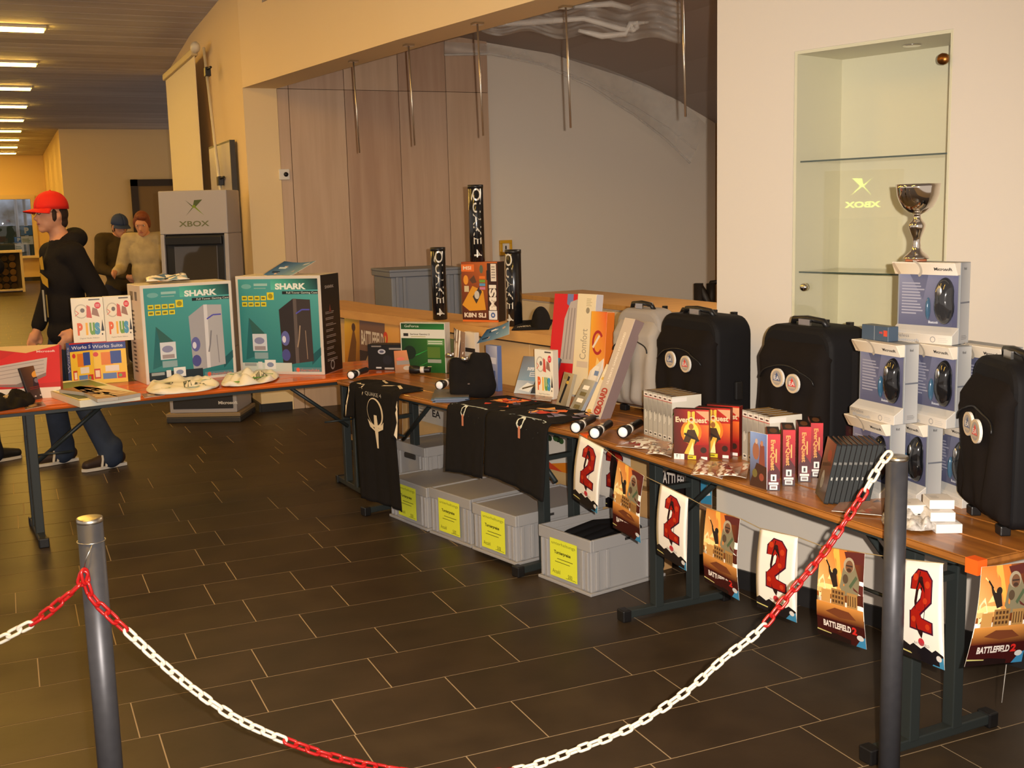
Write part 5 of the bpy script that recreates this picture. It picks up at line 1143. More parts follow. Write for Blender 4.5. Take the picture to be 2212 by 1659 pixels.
torch('black torch at the foot of the green graphics card box', (886, 800), (930, 800))
torch('black torch on the middle table in front of the black cloth bag', (949, 834), (1000, 815))
torch('black torch at the table edge beside the wider black shirt, leftmost of the near trio', (1243, 926), (1300, 895))
torch('black torch with white collar at the table corner, middle of the near trio', (1284, 938), (1345, 898))
torch('black torch at the table corner, rightmost of the near trio', (1345, 936), (1398, 906))

# ---- game boxes
SILV = S(176, 172, 162)
def lined_art(W, H, col=SILV, wide=False):
    a = Art(); a.r(0, 0, W, H, col); a.r(0, H*.88, W, H*.97, S(226, 220, 212)); a.r(0, H*.865, W, H*.88, S(190, 70, 66)); a.r(W*.3, H*.905, W*.8, H*.935, S(90, 60, 60)); a.g(W*.1, H*.55, W*.9, H*.82, [S(150, 146, 138), S(130, 126, 120), S(170, 166, 158), S(160, 156, 150)])
    a.line([(W*.4, H*.38), (W*.4, H*.58)], W*.16, S(214, 210, 200)); a.line([(W*.62, H*.42), (W*.62, H*.52)], W*.12, S(214, 210, 200)); a.r(W*.2, H*.05, W*.8, H*.13, S(226, 222, 214)); a.r(W*.3, H*.07, W*.7, H*.11, S(80, 76, 72)); a.r(0, 0, W*.06, H, S(120, 116, 110)); return a
def big_art(W, H):
    a = Art(); a.g(0, 0, W, H, [SILV, SILV, S(206, 200, 186), S(214, 210, 196)]); a.r(0, H*.88, W*.5, H*.97, S(226, 220, 212)); a.e(W*.3, H*.68, W*.22, H*.06, S(100, 140, 50)); a.p([(0, H*.6), (W*.2, H*.66), (W*.1, H*.72)], S(80, 140, 50)); a.t('BAI', W*.05, H*.42, W*.45, H*.54, S(216, 212, 204), .02); a.r(W*.1, H*.18, W*.35, H*.38, S(70, 150, 50)); a.lines(W*.5, H*.1, W*.95, H*.5, 7, S(140, 136, 128)); return a
def box_row(n, p0, p1, ytop, depth, labels, group, tops=None, ez=None, art=lined_art, base=SILV, name='game_box', H=None):
    A, B_ = P(*p0, TZ), P(*p1, TZ); d = (B_-A); W = d.length/n; dn = d.normalized(); rz = math.atan2(dn.y, dn.x); H = H or HT(A, ytop)
    first = None
    for k in range(n):
        q = A+dn*(W*k)
        if first is None:
            t = thing(name, labels[k], 'game box', q, (0, 0, rz), group); first = t
            b = MB(); b.box((.0008, 0, 0), (W-.0008, depth, H), base); b.build('carton', PRINT, t, bevel=.001, seg=1)
            art(W, H).build('spine_print', t, front())
            a = Art(); a.r(.002, .002, W-.002, depth-.002, S(96, 74, 50)); a.r(W*.2, depth*.2, W*.8, depth*.8, S(160, 130, 80)); a.build('top_print', t, topf(H))
            a = big_art(depth, H); a.build('cover_print', t, rightf(W-.0008))
        else: dup(first, q, (0, 0, rz), labels[k])
    return H
ordn = ['first', 'second', 'third', 'fourth', 'fifth', 'sixth', 'seventh']
HB = box_row(6, (1391, 938), (1452, 958), 842, .135, ['silver-grey game box in the row before the farthest black suitcase, %s from the torches' % o for o in ordn[:6]], 'silver game boxes before the farthest suitcase')
box_row(5, (1603, 992), (1662, 1013), 884, .135, ['silver-grey game box in the row between red game boxes, %s from the left' % o for o in ordn[:5]], 'silver game boxes between the red ones', H=HB)
EQB = S(120, 30, 24)
def eq_front(W, H):
    a = Art(); a.g(0, 0, W, H, [S(70, 30, 14), S(110, 16, 14), S(190, 40, 26), S(84, 22, 18)]); a.p([(W*.62, H*.97), (W, H*.97), (W, H*.78)], S(206, 150, 110)); a.g(W*.6, H*.3, W, H*.7, [S(160, 20, 18), S(150, 18, 16), S(226, 110, 40), S(206, 60, 30)])
    a.e(W*.5, H*.55, W*.3, H*.24, S(214, 120, 30)); a.e(W*.5, H*.55, W*.22, H*.19, S(240, 196, 70)); a.r(W*.4, H*.72, W*.46, H*.96, S(230, 196, 60)); a.r(W*.54, H*.72, W*.6, H*.96, S(230, 196, 60)); a.e(W*.5, H*.66, W*.07, H*.06, S(150, 90, 40)); a.p([(W*.27, H*.36), (W*.4, H*.6), (W*.6, H*.6), (W*.72, H*.4), (W*.6, H*.3)], S(66, 44, 24)); a.line([(W*.3, H*.52), (W*.72, H*.38)], W*.06, S(40, 26, 16)); a.p([(W*.3, H*.12), (W*.5, H*.42), (W*.62, H*.4), (W*.5, H*.1)], S(226, 170, 60)); a.p([(W*.42, H*.1), (W*.55, H*.36), (W*.58, H*.1)], S(246, 226, 150)); a.e(W*.85, H*.2, W*.09, H*.06, S(50, 26, 16))
    a.t('EverQuest', W*.05, H*.72, W*.95, H*.85, S(214, 190, 150), .03); a.t('II', W*.42, H*.86, W*.58, H*.95, S(206, 170, 60), .04); a.r(0, 0, W*.3, H*.11, S(226, 220, 214)); a.t('T', W*.06, H*.03, W*.12, H*.09, S(30, 26, 26), .03); a.r(W*.17, H*.01, W*.18, H*.1, S(40, 36, 36)); a.r(W*.4, H*.01, W*.64, H*.085, S(206, 190, 40)); a.lines(W*.42, H*.02, W*.62, H*.08, 1, S(110, 100, 20)); a.r(W*.78, H*.01, W*.96, H*.07, S(226, 220, 216)); a.r(W*.30, 0, W*.31, H*.11, S(60, 20, 18)); return a
first = None
for k, (bl, br, lab) in enumerate((((1456, 991), (1531, 995), 'red fantasy game box facing front, foremost of the three with full cover in view'), ((1504, 986), (1580, 992), 'red fantasy game box facing front, second, half covered by the foremost'), ((1527, 979), (1603, 987), 'red fantasy game box facing front, third, mostly covered, beside the silver row'))):
    A, W, rz = on(bl, br, TZ)
    if first is None:
        t, W, H = upbox('game_box', lab, 'game box', bl, br, 883, .034, base=EQB, group='red fantasy game boxes facing front'); eq_front(W, H).build('front_print', t, front())
        a = Art(); a.r(.002, .003, W-.002, .031, S(46, 24, 20)); a.build('top_print', t, topf(H)); first = t; EQH = H
    else: dup(first, A, (0, 0, rz), lab)
def eq_spine(W, H):
    a = Art(); a.g(0, 0, W, H, [S(30, 22, 30), S(36, 24, 30), S(190, 24, 36), S(170, 22, 32)]); a.p([(0, H*.3), (W*.5, H*.5), (W, H*.34), (W, H*.22), (0, H*.2)], S(70, 20, 26)); a.t('EverQuest', W*.2, H*.36, W*.62, H*.9, S(214, 150, 80), .03, -90); a.r(W*.64, H*.5, W*.74, H*.74, S(206, 160, 90)); a.r(W*.28, H*.17, W*.72, H*.29, S(224, 220, 214)); a.r(W*.42, H*.19, W*.58, H*.26, S(50, 46, 46)); a.r(W*.12, H*.11, W*.88, H*.15, S(222, 214, 208)); a.r(W*.2, H*.02, W*.8, H*.1, S(226, 222, 218)); a.r(W*.3, H*.04, W*.7, H*.08, S(130, 120, 120)); return a
first = None
for k, (bl, br, lab) in enumerate((((1657, 1060), (1683, 1063), 'red fantasy game box spine out, its picture cover hanging open, foremost'), ((1690, 1049), (1717, 1053), 'red fantasy game box spine out, second behind the one with open cover'), ((1724, 1041), (1750, 1045), 'red fantasy game box spine out, third behind the one with open cover'), ((1750, 1031), (1775, 1035), 'red fantasy game box spine out, last before the dark disc cases'))):
    A, W, rz = on(bl, br, TZ); rz = -.60
    if first is None:
        t, W, H = upbox('game_box', lab, 'game box', bl, br, 936, .13, base=EQB, group='red fantasy game boxes spine out', hfix=EQH, yaw=-.60); eq_spine(W, H).build('spine_print', t, front())
        a = Art(); a.r(.001, .002, W-.001, .128, S(30, 22, 20)); a.e(W/2, .06, W*.3, .04, S(110, 70, 40)); a.build('top_print', t, topf(H)); a = Art(); a.g(.002, .002, .128, H-.002, [S(60, 20, 18), S(90, 20, 18), S(180, 40, 34), S(120, 26, 24)]); a.build('side_print', t, rightf(W)); first = t; fw, fh, frz = W, H, rz
    else: dup(first, A, (0, 0, rz), lab)
# open cover of the foremost box
q0, q1 = P(1621, 1050, TZ), first.location
sheet_w = (q1-q0).length
def cov_art(W, H):
    a = Art(); a.g(0, 0, W, H, [S(60, 40, 30), S(90, 50, 36), S(110, 130, 180), S(140, 160, 200)]); a.e(W*.35, H*.66, W*.2, H*.16, S(150, 96, 70)); a.e(W*.38, H*.84, W*.08, H*.05, S(190, 160, 140)); a.p([(W*.5, H*.3), (W*.6, H*.8), (W*.85, H*.78), (W*.9, H*.3)], S(130, 70, 54)); a.e(W*.7, H*.82, W*.08, H*.05, S(176, 120, 90)); a.p([(0, H*.05), (W*.4, H*.45), (W, H*.4), (W, 0), (0, 0)], S(70, 44, 30)); a.e(W*.3, H*.25, W*.15, H*.08, S(110, 96, 50)); a.e(W*.7, H*.2, W*.14, H*.07, S(140, 70, 50)); return a
e_ = (q1-q0)
o_ = MB(); o_.poly([(0, 0, .004), (-e_.length, 0, .004), (-e_.length, 0, fh-.002), (0, 0, fh-.002)])
cvo = o_.build('open_cover', PRINT, first, solid=.003); ang = math.atan2(-e_.y, -e_.x)-PI-frz; cvo.rotation_euler = (0, 0, ang); cvo.location = (0.0, .0, 0)
a = cov_art(e_.length, fh-.006); a.build('cover_print', cvo, lambda u, v, w_: (-e_.length+u, -.002-w_, .004+v))
# leaning dark disc cases
q0, q1, q2 = P(1779, 1090, TZ), P(1857, 1053, TZ), P(1756, 1061, TZ)
N = 9; yd = (q2-q0).normalized(); td = Vector((yd.y, -yd.x, 0)); rz = math.atan2(td.y, td.x)
CD = .135; CHh = .19; phi = .20
tot_ = along(q0, td, yd, 0, 1862); th_ = max(.0155, tot_/N)
DVDC = mat('disc_case_black', S(34, 36, 38), .25)
first = None
for k in range(N):
    lab = 'dark disc case leaning before the mouse boxes, %s' % (['foremost with its cover in view', 'second', 'third', 'fourth', 'fifth', 'sixth', 'seventh', 'eighth', 'last'][k] + ('' if k == 0 else ' from the front'))
    A = q0+td*(th_*k)+Vector((0, 0, .0025)); R_ = (Matrix.Rotation(rz, 3, 'Z') @ Matrix.Rotation(phi, 3, 'Y')).to_euler()
    if first is None:
        t = thing('disc_case', lab, 'disc case', A, R_, 'leaning dark disc cases'); first = t; W = min(.0145, th_*.93)
        b = MB(); b.box((0, 0, 0), (W, CD, CHh)); b.build('case', DVDC, t, bevel=.0015, seg=1)
        a = Art(); a.r(.001, .005, W-.001, CHh-.005, S(52, 56, 58)); a.r(W*.35, CHh*.4, W*.65, CHh*.45, S(170, 170, 166)); a.r(W*.2, CHh*.66, W*.8, CHh*.7, S(110, 110, 108)); a.build('spine_print', t, front(), PRINTG)
        a = Art(); w_, h_ = CD-.004, CHh-.004; a.g(0, 0, w_, h_, [S(90, 84, 62), S(60, 56, 44), S(120, 80, 62), S(146, 110, 84)]); a.e(w_*.4, h_*.3, w_*.16, h_*.14, S(150, 146, 130)); a.e(w_*.4, h_*.4, w_*.1, h_*.07, S(176, 170, 156)); a.e(w_*.6, h_*.75, w_*.2, h_*.1, S(150, 84, 64)); a.p([(w_*.1, h_*.5), (w_*.9, h_*.62), (w_*.9, h_*.68), (w_*.1, h_*.56)], S(76, 66, 50)); a.build('cover_print', t, leftf(0, CD-.002, .002), PRINTG)
    else: dup(first, A, R_, lab)

# ---- mouse boxes, stacked
LGR, MGR = S(190, 187, 182), S(132, 136, 140)
BLIS = thin_glass('blister_clear', (.97, .975, .98), .045, rough=.08, fres=False)
MSB = mat('mouse_black_gloss', S(14, 15, 18), .12, coat=.8)
NAVY = S(78, 80, 108)
def mouse_box(t, W, D, H):
    b = MB(); hb, ht = H*.205, H*.155
    b.box((0, .035, 0), (W, D, H), MGR)
    b.prism([(0, 0), (.035, 0), (.035, hb), (0, hb*.55)], 'x', 0, W, LGR)        # lower lip
    b.prism([(.02, H-ht), (.035, H-ht), (.035, H), (0, H)], 'x', 0, W, S(216, 206, 190))   # header
    b.build('carton', PRINT, t, bevel=.0015, seg=1)
    a = Art(); w_, h_ = W-.012, H-hb-ht
    a.g(0, 0, w_, h_, [S(82, 84, 112), S(70, 72, 98), S(96, 98, 128), S(126, 128, 152)]); a.p([(w_*.18, h_), (w_*.5, h_), (w_*.42, h_*.5)], S(86, 88, 114)); a.lines(w_*.05, h_*.2, w_*.45, h_*.85, 11, S(150, 150, 166)); a.t('Bluetooth', w_*.52, h_*.05, w_*.68, h_*.1, S(200, 204, 214), .02); a.build('card_print', t, front(.006, .0345, hb))
    a = Art(); a.g(0, 0, W, hb*.55, [S(150, 140, 124), S(206, 200, 192), S(202, 197, 190), S(146, 136, 122)]); a.t('Wireless', W*.02, hb*.30, W*.32, hb*.50, S(96, 96, 100)); a.t('Bluetooth', W*.08, hb*.04, W*.48, hb*.24, S(140, 144, 152), .02); a.ring(W*.7, hb*.27, hb*.16, hb*.16, .002, S(120, 120, 124)); a.lines(W*.78, hb*.1, W*.97, hb*.42, 3, S(180, 178, 174)); a.build('lip_print', t, front(0, 0, 0))
    a = Art(); a.g(0, 0, W, ht*.9, [S(206, 186, 156), S(226, 220, 210), S(220, 212, 200), S(196, 178, 150)]); a.line([(W*.08, 0), (W*.02, ht*.9)], .01, S(170, 150, 126)); a.ring(W*.36, ht*.5, W*.09, ht*.6, .008, S(170, 160, 146), -1.4, 1.6); a.t('Microsoft', W*.66, ht*.36, W*.94, ht*.62, S(50, 46, 46), .03)
    fnh = lambda u, v, w_: (u, .02-(.02*v/ht)-w_*1.2-.0003, H-ht+v); a.build('header_print', t, fnh)
    a = Art(); a.g(0, 0, D-.04, H-.004, [S(150, 150, 152), S(166, 167, 168), S(176, 175, 172), S(132, 134, 138)]); a.t('Microsoft', .015, H*.9, D-.06, H*.935, S(60, 58, 60), .02); a.r(0, H*.49, D-.04, H*.51, S(96, 100, 110)); a.lines(.01, .01, D*.5, H*.1, 3, S(120, 120, 122)); a.e((D-.04)*.25, H*.5, (D-.04)*.5, H*.22, S(196, 198, 200)) if False else None; a.build('side_print', t, rightf(W, .038, .002))
    # the mouse behind the clear window
    b = MB(); cx_, cz_ = W*.775, hb+(H-hb-ht)*.50; rx, rz_ = W*.165, (H-hb-ht)*.455
    def ms(u, v):
        th, ph_ = 2*PI*u, PI/2*v; w2 = rx*(1-.13*math.cos(2*ph_)*0)*(1-.16*math.exp(-((math.sin(th)-.1)/.35)**2)*abs(math.cos(th)))
        return Vector((cx_+w2*math.cos(th)*math.cos(ph_), .033-.03*math.sin(ph_), cz_+rz_*math.sin(th)*math.cos(ph_)))
    b.grid(ms, 28, 8); m_ = b.build('mouse', MSB, t)
    b = MB(); b.ell((cx_-rx*.08, .007, cz_+rz_*.42), (rx*.26, .004, rz_*.26), 12, 6); b.build('scroll_wheel', SIL, m_)
    b = MB(); b.ell((W*.52, .03, hb+(H-hb-ht)*.34), (W*.035, .010, (H-hb-ht)*.22), 14, 8); b.build('receiver', mat('receiver_blue', S(46, 84, 112), .15, coat=.6), t)
    b = MB(); b.poly([(.004, .003, hb*.75), (W-.004, .003, hb*.75), (W-.004, .003, H-ht), (.004, .003, H-ht)]); b.build('window_film', BLIS, t)
MH, MW, MD = .243, .212, .088
def mrow(px, z0, yaw_, labs, offs):
    a_ = P(*px, z0); e1 = Vector((math.cos(yaw_), math.sin(yaw_), 0)); e2 = Vector((-e1.y, e1.x, 0)); return [(a_+e1*offs[k]+e2*((MD+.004)*k), yaw_, labs[k]) for k in range(3)]
m1 = mrow((1822, 893), TZ+MH, math.radians(-99), ['grey mouse box in the bottom row of the stack, left one behind the disc cases', 'grey mouse box in the bottom row of the stack, middle one behind the right post', 'grey mouse box in the bottom row of the stack, right one beside the nearest suitcase'], (0, .055, .150))
m2 = mrow((1835, 896), TZ+MH, math.radians(-93), ['grey mouse box in the middle row of the stack, left one', 'grey mouse box in the middle row of the stack, middle one', 'grey mouse box in the middle row of the stack, right one behind the suitcase'], (0, .118, .222))
tm = None
for z, rw in ((TZ, m1), (TZ+MH+.001, m2)):
    for q, yw, lab in rw:
        q = Vector((q.x, q.y, z))
        if tm is None: tm = thing('mouse_box', lab, 'mouse box', q, (0, 0, yw), 'stacked mouse boxes'); mouse_box(tm, MW, MD, MH)
        else: dup(tm, q, (0, 0, yw), lab)
zt3 = TZ+2*MH+.002; A = P(1922, 735, zt3); rz = math.radians(-77)
tt = dup(tm, A, (0, 0, rz), 'grey mouse box on top of the stack, carrying the silver trophy')
ctop = A+Matrix.Rotation(rz, 3, 'Z') @ Vector((MW*.25, MD*.55, MH))
# dark blue carton on the middle row
q0, q1 = P(1861, 733, zt3), P(1918, 741, zt3)
A = dict(x=q0.x, y=q0.y); rzb = math.atan2(q1.y-q0.y, q1.x-q0.x)
t, W, H = upbox('small_carton', 'small dark blue carton on the middle row of mouse boxes, left of the top one', 'box', (1861, 731), (1918, 739), 700, .04, z=zt3, base=S(62, 78, 96)); a = Art(); a.r(W*.48, 0, W*.5, H, S(130, 140, 150)); a.t('MS', W*.68, H*.5, W*.8, H*.65, S(190, 60, 60), .03); a.r(W*.83, H*.35, W*.97, H*.75, S(190, 70, 50)); a.build('front_print', t, front())
# trophy
TRO = mat('polished_silver', S(222, 214, 200), .07, metal=1.0)
cp = P(1975, 564, zt3+MH); cp = Vector((ctop.x, ctop.y, 0))
k_ = along  # keep the foot under the photo column
TH_ = HT(Vector((cp.x, cp.y, zt3+MH)), 398)
t = thing('trophy', 'silver trophy cup standing on the topmost mouse box', 'trophy', (cp.x, cp.y, zt3+MH+.001), (0, 0, 0))
s = TH_
b = MB(); b.lathe([(0, 0), (.19*s, 0), (.19*s, .03*s), (0, .03*s)], 4); b.build('plinth', mat('marble_plinth', S(150, 90, 60), .2, noise=(20, .6, S(110, 60, 40))), t, bevel=.003)
b = MB(); b.lathe([(.165*s, .03*s), (.16*s, .05*s), (.13*s, .085*s), (.075*s, .13*s), (.052*s, .18*s), (.055*s, .20*s), (.048*s, .24*s), (.052*s, .30*s), (.075*s, .36*s), (.10*s, .42*s), (.108*s, .46*s), (.10*s, .49*s), (.07*s, .525*s), (.046*s, .56*s), (.044*s, .60*s), (.06*s, .615*s)], 32); b.build('stem', TRO, t)
b = MB(); b.lathe([(.05*s, .612*s), (.12*s, .64*s), (.19*s, .70*s), (.235*s, .78*s), (.262*s, .86*s), (.272*s, .95*s), (.28*s, 1.0*s), (.27*s, 1.0*s), (.24*s, .86*s), (.2*s, .74*s), (.1*s, .66*s), (0, .65*s)], 36); b.build('cup', TRO, t)
# stacks of small white boxes
def small_box(label, bl, br, z, D=.075):
    A, W, rz = on(bl, br, z); t = thing('small_carton', label, 'box', A, (0, 0, rz), 'small white cartons'); h = .026
    b = MB(); b.box((0, 0, 0), (W, D, h), S(226, 222, 218)); b.build('carton', PRINT, t, bevel=.001, seg=1); a = Art(); a.g(.002, .002, W-.002, D-.002, [S(206, 202, 198), S(226, 222, 218), S(210, 206, 202), S(190, 186, 182)]); a.lines(.01, .02, W*.6, D*.7, 4, S(160, 156, 154)); a.build('top_print', t, topf(h)); return t
small_box('small white carton at the bottom of the right stack beside the nearest suitcase', (2022, 1153), (2079, 1152), TZ)
small_box('small white carton in the middle of the right stack beside the nearest suitcase', (2010, 1127), (2064, 1127), TZ+.027)
small_box('small white carton on top of the right stack beside the nearest suitcase', (2008, 1100), (2062, 1100), TZ+.054)
#
small_box('lower small white carton of the pair behind the right post', (1950, 1126), (2000, 1125), TZ)
small_box('upper small white carton of the pair behind the right post', (1950, 1111), (2001, 1110), TZ+.027)
# flyers and packets
def colour_flyer(W, H):
    a = Art(); a.g(0, 0, W, H, [S(150, 110, 90), S(110, 80, 66), S(196, 150, 120), S(140, 110, 96)]); rr = random.Random(int(W*1e5))
    for k in range(10): u, v = W*rr.random(), H*rr.random(); a.p([(u, v), (min(W, u+W*.2), v+H*.03), (min(W, u+W*.1), min(H, v+H*.2))], rr.choice([S(170, 96, 72), S(90, 60, 56), S(176, 140, 116), S(140, 44, 38), S(104, 90, 94)]))
    return a
wv = lambda u, v: .004+.008*abs(math.sin(3*u+2*v))
flyer('fan-shaped stack of brown flyers beside the near torches, upper sheet', (1330, 966), (1400, 972), (1452, 958), (1380, 944), colour_flyer, lift=.004, bend=lambda u, v: .012*math.sin(PI*u)*math.sin(PI*v))
flyer('brown flyer lying at the foot of the silver game box row', (1395, 985), (1450, 992), (1455, 968), (1410, 962), colour_flyer, lift=.003, bend=wv)
flyer('glossy flyers lying before the front-facing red game boxes, left sheet', (1492, 1030), (1560, 1040), (1570, 1008), (1512, 998), colour_flyer, lift=.003, bend=wv)
flyer('glossy flyers lying before the front-facing red game boxes, right sheet', (1545, 1036), (1612, 1040), (1620, 1010), (1560, 1006), colour_flyer, lift=.006, bend=wv)
flyer('dark flyer with blue corner lying in front of the leaning disc cases', (1796, 1108), (1905, 1118), (1912, 1084), (1815, 1088), colour_flyer, lift=.003, bend=lambda u, v: .003+.006*u*v)
GLP = mat('clear_packet', S(200, 196, 190), .12, noise=(60, .8, S(120, 112, 104)), bump=(40, .8, .004))
c = P(1992, 1138, TZ); cloth('plastic_packet', 'heap of crumpled clear packets between the white carton stacks', 'packet', crumple(c, ax((1945, 1140), (2030, 1136)), ax((1990, 1152), (1985, 1124)), .03, 33), GLP, 16, 16, loc=(c.x, c.y, TZ))
c = P(1930, 1130, TZ); cloth('plastic_packet', 'crumpled packet of silver foil at the foot of the right post', 'packet', crumple(c, ax((1898, 1130), (1948, 1128)), ax((1925, 1142), (1920, 1120)), .02, 35), GLP, 14, 14, loc=(c.x, c.y, TZ))
c = P(1255, 912, TZ)
flyer('small flyer on the black shirt behind the torches', (1148, 868), (1190, 872), (1196, 858), (1160, 856), colour_flyer, lift=.012)
# ---- the string of posters along the table edge
def two_art(W, H):
    a = Art(); a.r(0, 0, W, H, S(230, 222, 212)); RD, RD2, PU = S(156, 28, 18), S(186, 58, 26), S(62, 18, 42)
    o = [(.27, .70), (.27, .82), (.42, .91), (.62, .90), (.76, .82), (.76, .62), (.50, .50), (.50, .44), (.78, .44), (.78, .33), (.26, .33), (.26, .50), (.52, .63), (.52, .74), (.44, .74), (.44, .70)]
    for pts in ([(.25, .715), (.25, .83), (.40, .925), (.63, .915), (.78, .83), (.78, .74), (.52, .76), (.45, .72)], [(.78, .77), (.78, .61), (.50, .46), (.26, .48), (.50, .64), (.54, .77)], [(.26, .50), (.26, .315), (.80, .30), (.80, .425), (.54, .45), (.5, .52)]): a.p([(x*W, y*H) for x, y in pts], PU)
    for pts in ([(.28, .72), (.28, .82), (.41, .91), (.62, .90), (.75, .825), (.75, .74), (.52, .75), (.46, .72)], [(.75, .76), (.75, .62), (.48, .475), (.29, .49), (.52, .63), (.54, .76)], [(.29, .50), (.29, .33), (.77, .32), (.77, .415), (.54, .44), (.48, .50)]): a.p([(x*W, y*H) for x, y in pts], RD)
    for x, y, r_ in ((.36, .84, .06), (.66, .78, .06), (.62, .62, .05), (.36, .42, .05), (.68, .37, .05)): a.e(x*W, y*H, r_*W, r_*H*.6, RD2)
    a.p([(x*W, y*H) for x, y in ((.42, .34), (.37, .60), (.40, .74), (.46, .83), (.54, .83), (.60, .74), (.63, .56), (.57, .30), (.54, .24), (.48, .28))], S(40, 18, 18)); a.e(.5*W, .83*H, .045*W, .025*H, S(46, 22, 20)); a.line([(.42*W, .74*H), (.47*W, .9*H)], .02*W, S(50, 22, 20))
    a.p([(0, 0), (W, 0), (W, .10*H)]+[(W*(1-i/12), H*(.13+.035*((i*7) % 3)*.5)) for i in range(13)], S(26, 22, 26)); a.e(.52*W, .2*H, .07*W, .04*H, S(190, 50, 60)); a.t('BATTLEFIELD', .36*W, .165*H, .70*W, .19*H, S(110, 100, 100)); a.p([(0, .07*H), (.3*W, .06*H), (.28*W, .045*H), (0, .055*H)], S(206, 196, 120)); a.p([(.74*W, 0), (W, 0), (W, .11*H), (.9*W, .1*H)], S(60, 130, 170)); a.e(.9*W, .09*H, .06*W, .03*H, S(214, 210, 206)); return a
def war_art(W, H):
    a = Art(); a.g(0, 0, W, H, [S(50, 20, 16), S(60, 24, 20), S(84, 36, 30), S(206, 120, 50)]); a.g(0, .5*H, .6*W, H, [S(236, 200, 130), S(226, 140, 60), S(214, 120, 50), S(206, 130, 56)]); a.p([(.0, .55*H), (.1*W, .9*H), (.35*W, .72*H), (.45*W, .55*H)], S(248, 226, 150)); a.p([(.3*W, .95*H), (.45*W, .7*H), (.55*W, .5*H), (.62*W, .52*H), (.5*W, .78*H), (.42*W, H), (.3*W, H)], S(240, 180, 80))
    a.p([(.55*W, .98*H), (W, H), (W, .55*H), (.8*W, .6*H)], S(92, 42, 38)); a.p([(.05*W, .42*H), (.02*W, .62*H), (.12*W, .7*H), (.2*W, .55*H)], S(250, 232, 180)); a.p([(.5*W, .6*H), (.55*W, .8*H), (.66*W, .9*H), (.8*W, .86*H), (.92*W, .7*H), (.9*W, .55*H), (.6*W, .52*H)], S(130, 122, 96)); a.e(.68*W, .85*H, .12*W, .08*H, S(170, 156, 130)); a.e(.69*W, .835*H, .085*W, .065*H, S(120, 84, 60)); a.r(.62*W, .835*H, .76*W, .85*H, S(60, 46, 40)); a.e(.69*W, .80*H, .05*W, .02*H, S(70, 50, 40)); a.line([(.72*W, .62*H), (.86*W, .74*H)], .05*W, S(80, 96, 70)); a.e(.62*W, .7*H, .06*W, .05*H, S(86, 70, 54))
    a.p([(.2*W, .84*H), (.24*W, .74*H), (.36*W, .58*H), (.46*W, .6*H), (.42*W, .72*H), (.3*W, .74*H)], S(46, 36, 30)); a.e(.38*W, .75*H, .055*W, .04*H, S(40, 34, 32)); a.line([(.16*W, .86*H), (.26*W, .78*H)], .025*W, S(30, 24, 22))
    a.r(.1*W, .40*H, .3*W, .54*H, S(200, 150, 84)); a.r(.32*W, .38*H, .62*W, .57*H, S(160, 118, 66)); a.r(.66*W, .38*H, .88*W, .56*H, S(170, 130, 76))
    for i in range(4):
        for j in range(3): a.r((.35+.065*i)*W, (.42+.05*j)*H, (.39+.065*i)*W, (.45+.05*j)*H, S(80, 54, 34))
        a.r((.68+.05*i)*W, .42*H, (.70+.05*i)*W, .53*H, S(90, 64, 40))
    a.g(0, .22*H, W, .40*H, [S(90, 30, 20), S(70, 30, 22), S(206, 140, 70), S(220, 150, 70)]); a.p([(.2*W, .3*H), (.4*W, .36*H), (.7*W, .35*H), (.85*W, .28*H), (.5*W, .26*H)], S(110, 60, 36)); a.r(0, 0, W, .22*H, S(58, 18, 18)); a.t('BATTLEFIELD', .14*W, .125*H, .72*W, .195*H, S(220, 212, 204), .04); a.t('2', .74*W, .12*H, .84*W, .2*H, S(200, 40, 36), .05)
    a.p([(0, .06*H), (.4*W, .07*H), (.7*W, .045*H), (.7*W, 0), (0, 0)], S(30, 18, 18)); a.p([(.0, .075*H), (.3*W, .06*H), (.3*W, .05*H), (0, .06*H)], S(196, 190, 120)); a.p([(.8*W, 0), (W, 0), (W, .12*H), (.92*W, .1*H)], S(56, 130, 176)); a.e(.9*W, .1*H, .07*W, .03*H, S(200, 200, 200)); return a
PF0, PF1 = RA-RY*.02, RB-RY*.02
EF0, EF1 = RB+RX*.015, RB+RX*.015+RY*.6
pst = [([(1238, 1076), (1297, 1109), (1307, 968), (1252, 938)], 0, 0), ([(1326, 1139), (1384, 1173), (1394, 1028), (1336, 991)], 1, 0), ([(1419, 1196), (1491, 1232), (1490, 1075), (1427, 1044)], 0, 0), ([(1524, 1255), (1598, 1297), (1602, 1120), (1527, 1095)], 1, 0),
       ([(1637, 1310), (1722, 1345), (1727, 1160), (1642, 1140)], 0, 0), ([(1767, 1368), (1877, 1402), (1872, 1195), (1775, 1178)], 1, 0), ([(1943, 1410), (2048, 1446), (2041, 1217), (1953, 1207)], 0, 0), ([(2082, 1440), (2204, 1428), (2222, 1212), (2120, 1225)], 1, 1)]
places = ['first of the string, at the far table corner', 'second of the string, above the open crate', 'third of the string, between the front table legs', 'fourth of the string, just past the front table legs', 'fifth of the string, beside the hanging chain', 'sixth of the string, left of the right post', 'seventh of the string, right of the right post', 'last of the string, on the short end of the table']
tops = []
for k, (cs, kind, end) in enumerate(pst):
    q = [PL(*p, EF0, EF1) if end else PL(*p, PF0, PF1) for p in cs]
    nn = (q[1]-q[0]).cross(q[3]-q[0]).normalized(); rr = random.Random(k)
    bd_ = lambda u, v, s=rr.uniform(-1, 1): (.010*math.sin(PI*v)+.014*(1-v)**2*s*(u-.3)) + .006*u
    sheet('poster', ('brown war game poster, ' if kind else 'white poster with red figure two, ')+places[k], 'poster', q, war_art if kind else two_art, bend=bd_, group='string of posters', th=.0008, n=10, loc=(q[2]+q[3])/2)
    tops += [q[3], q[2]]
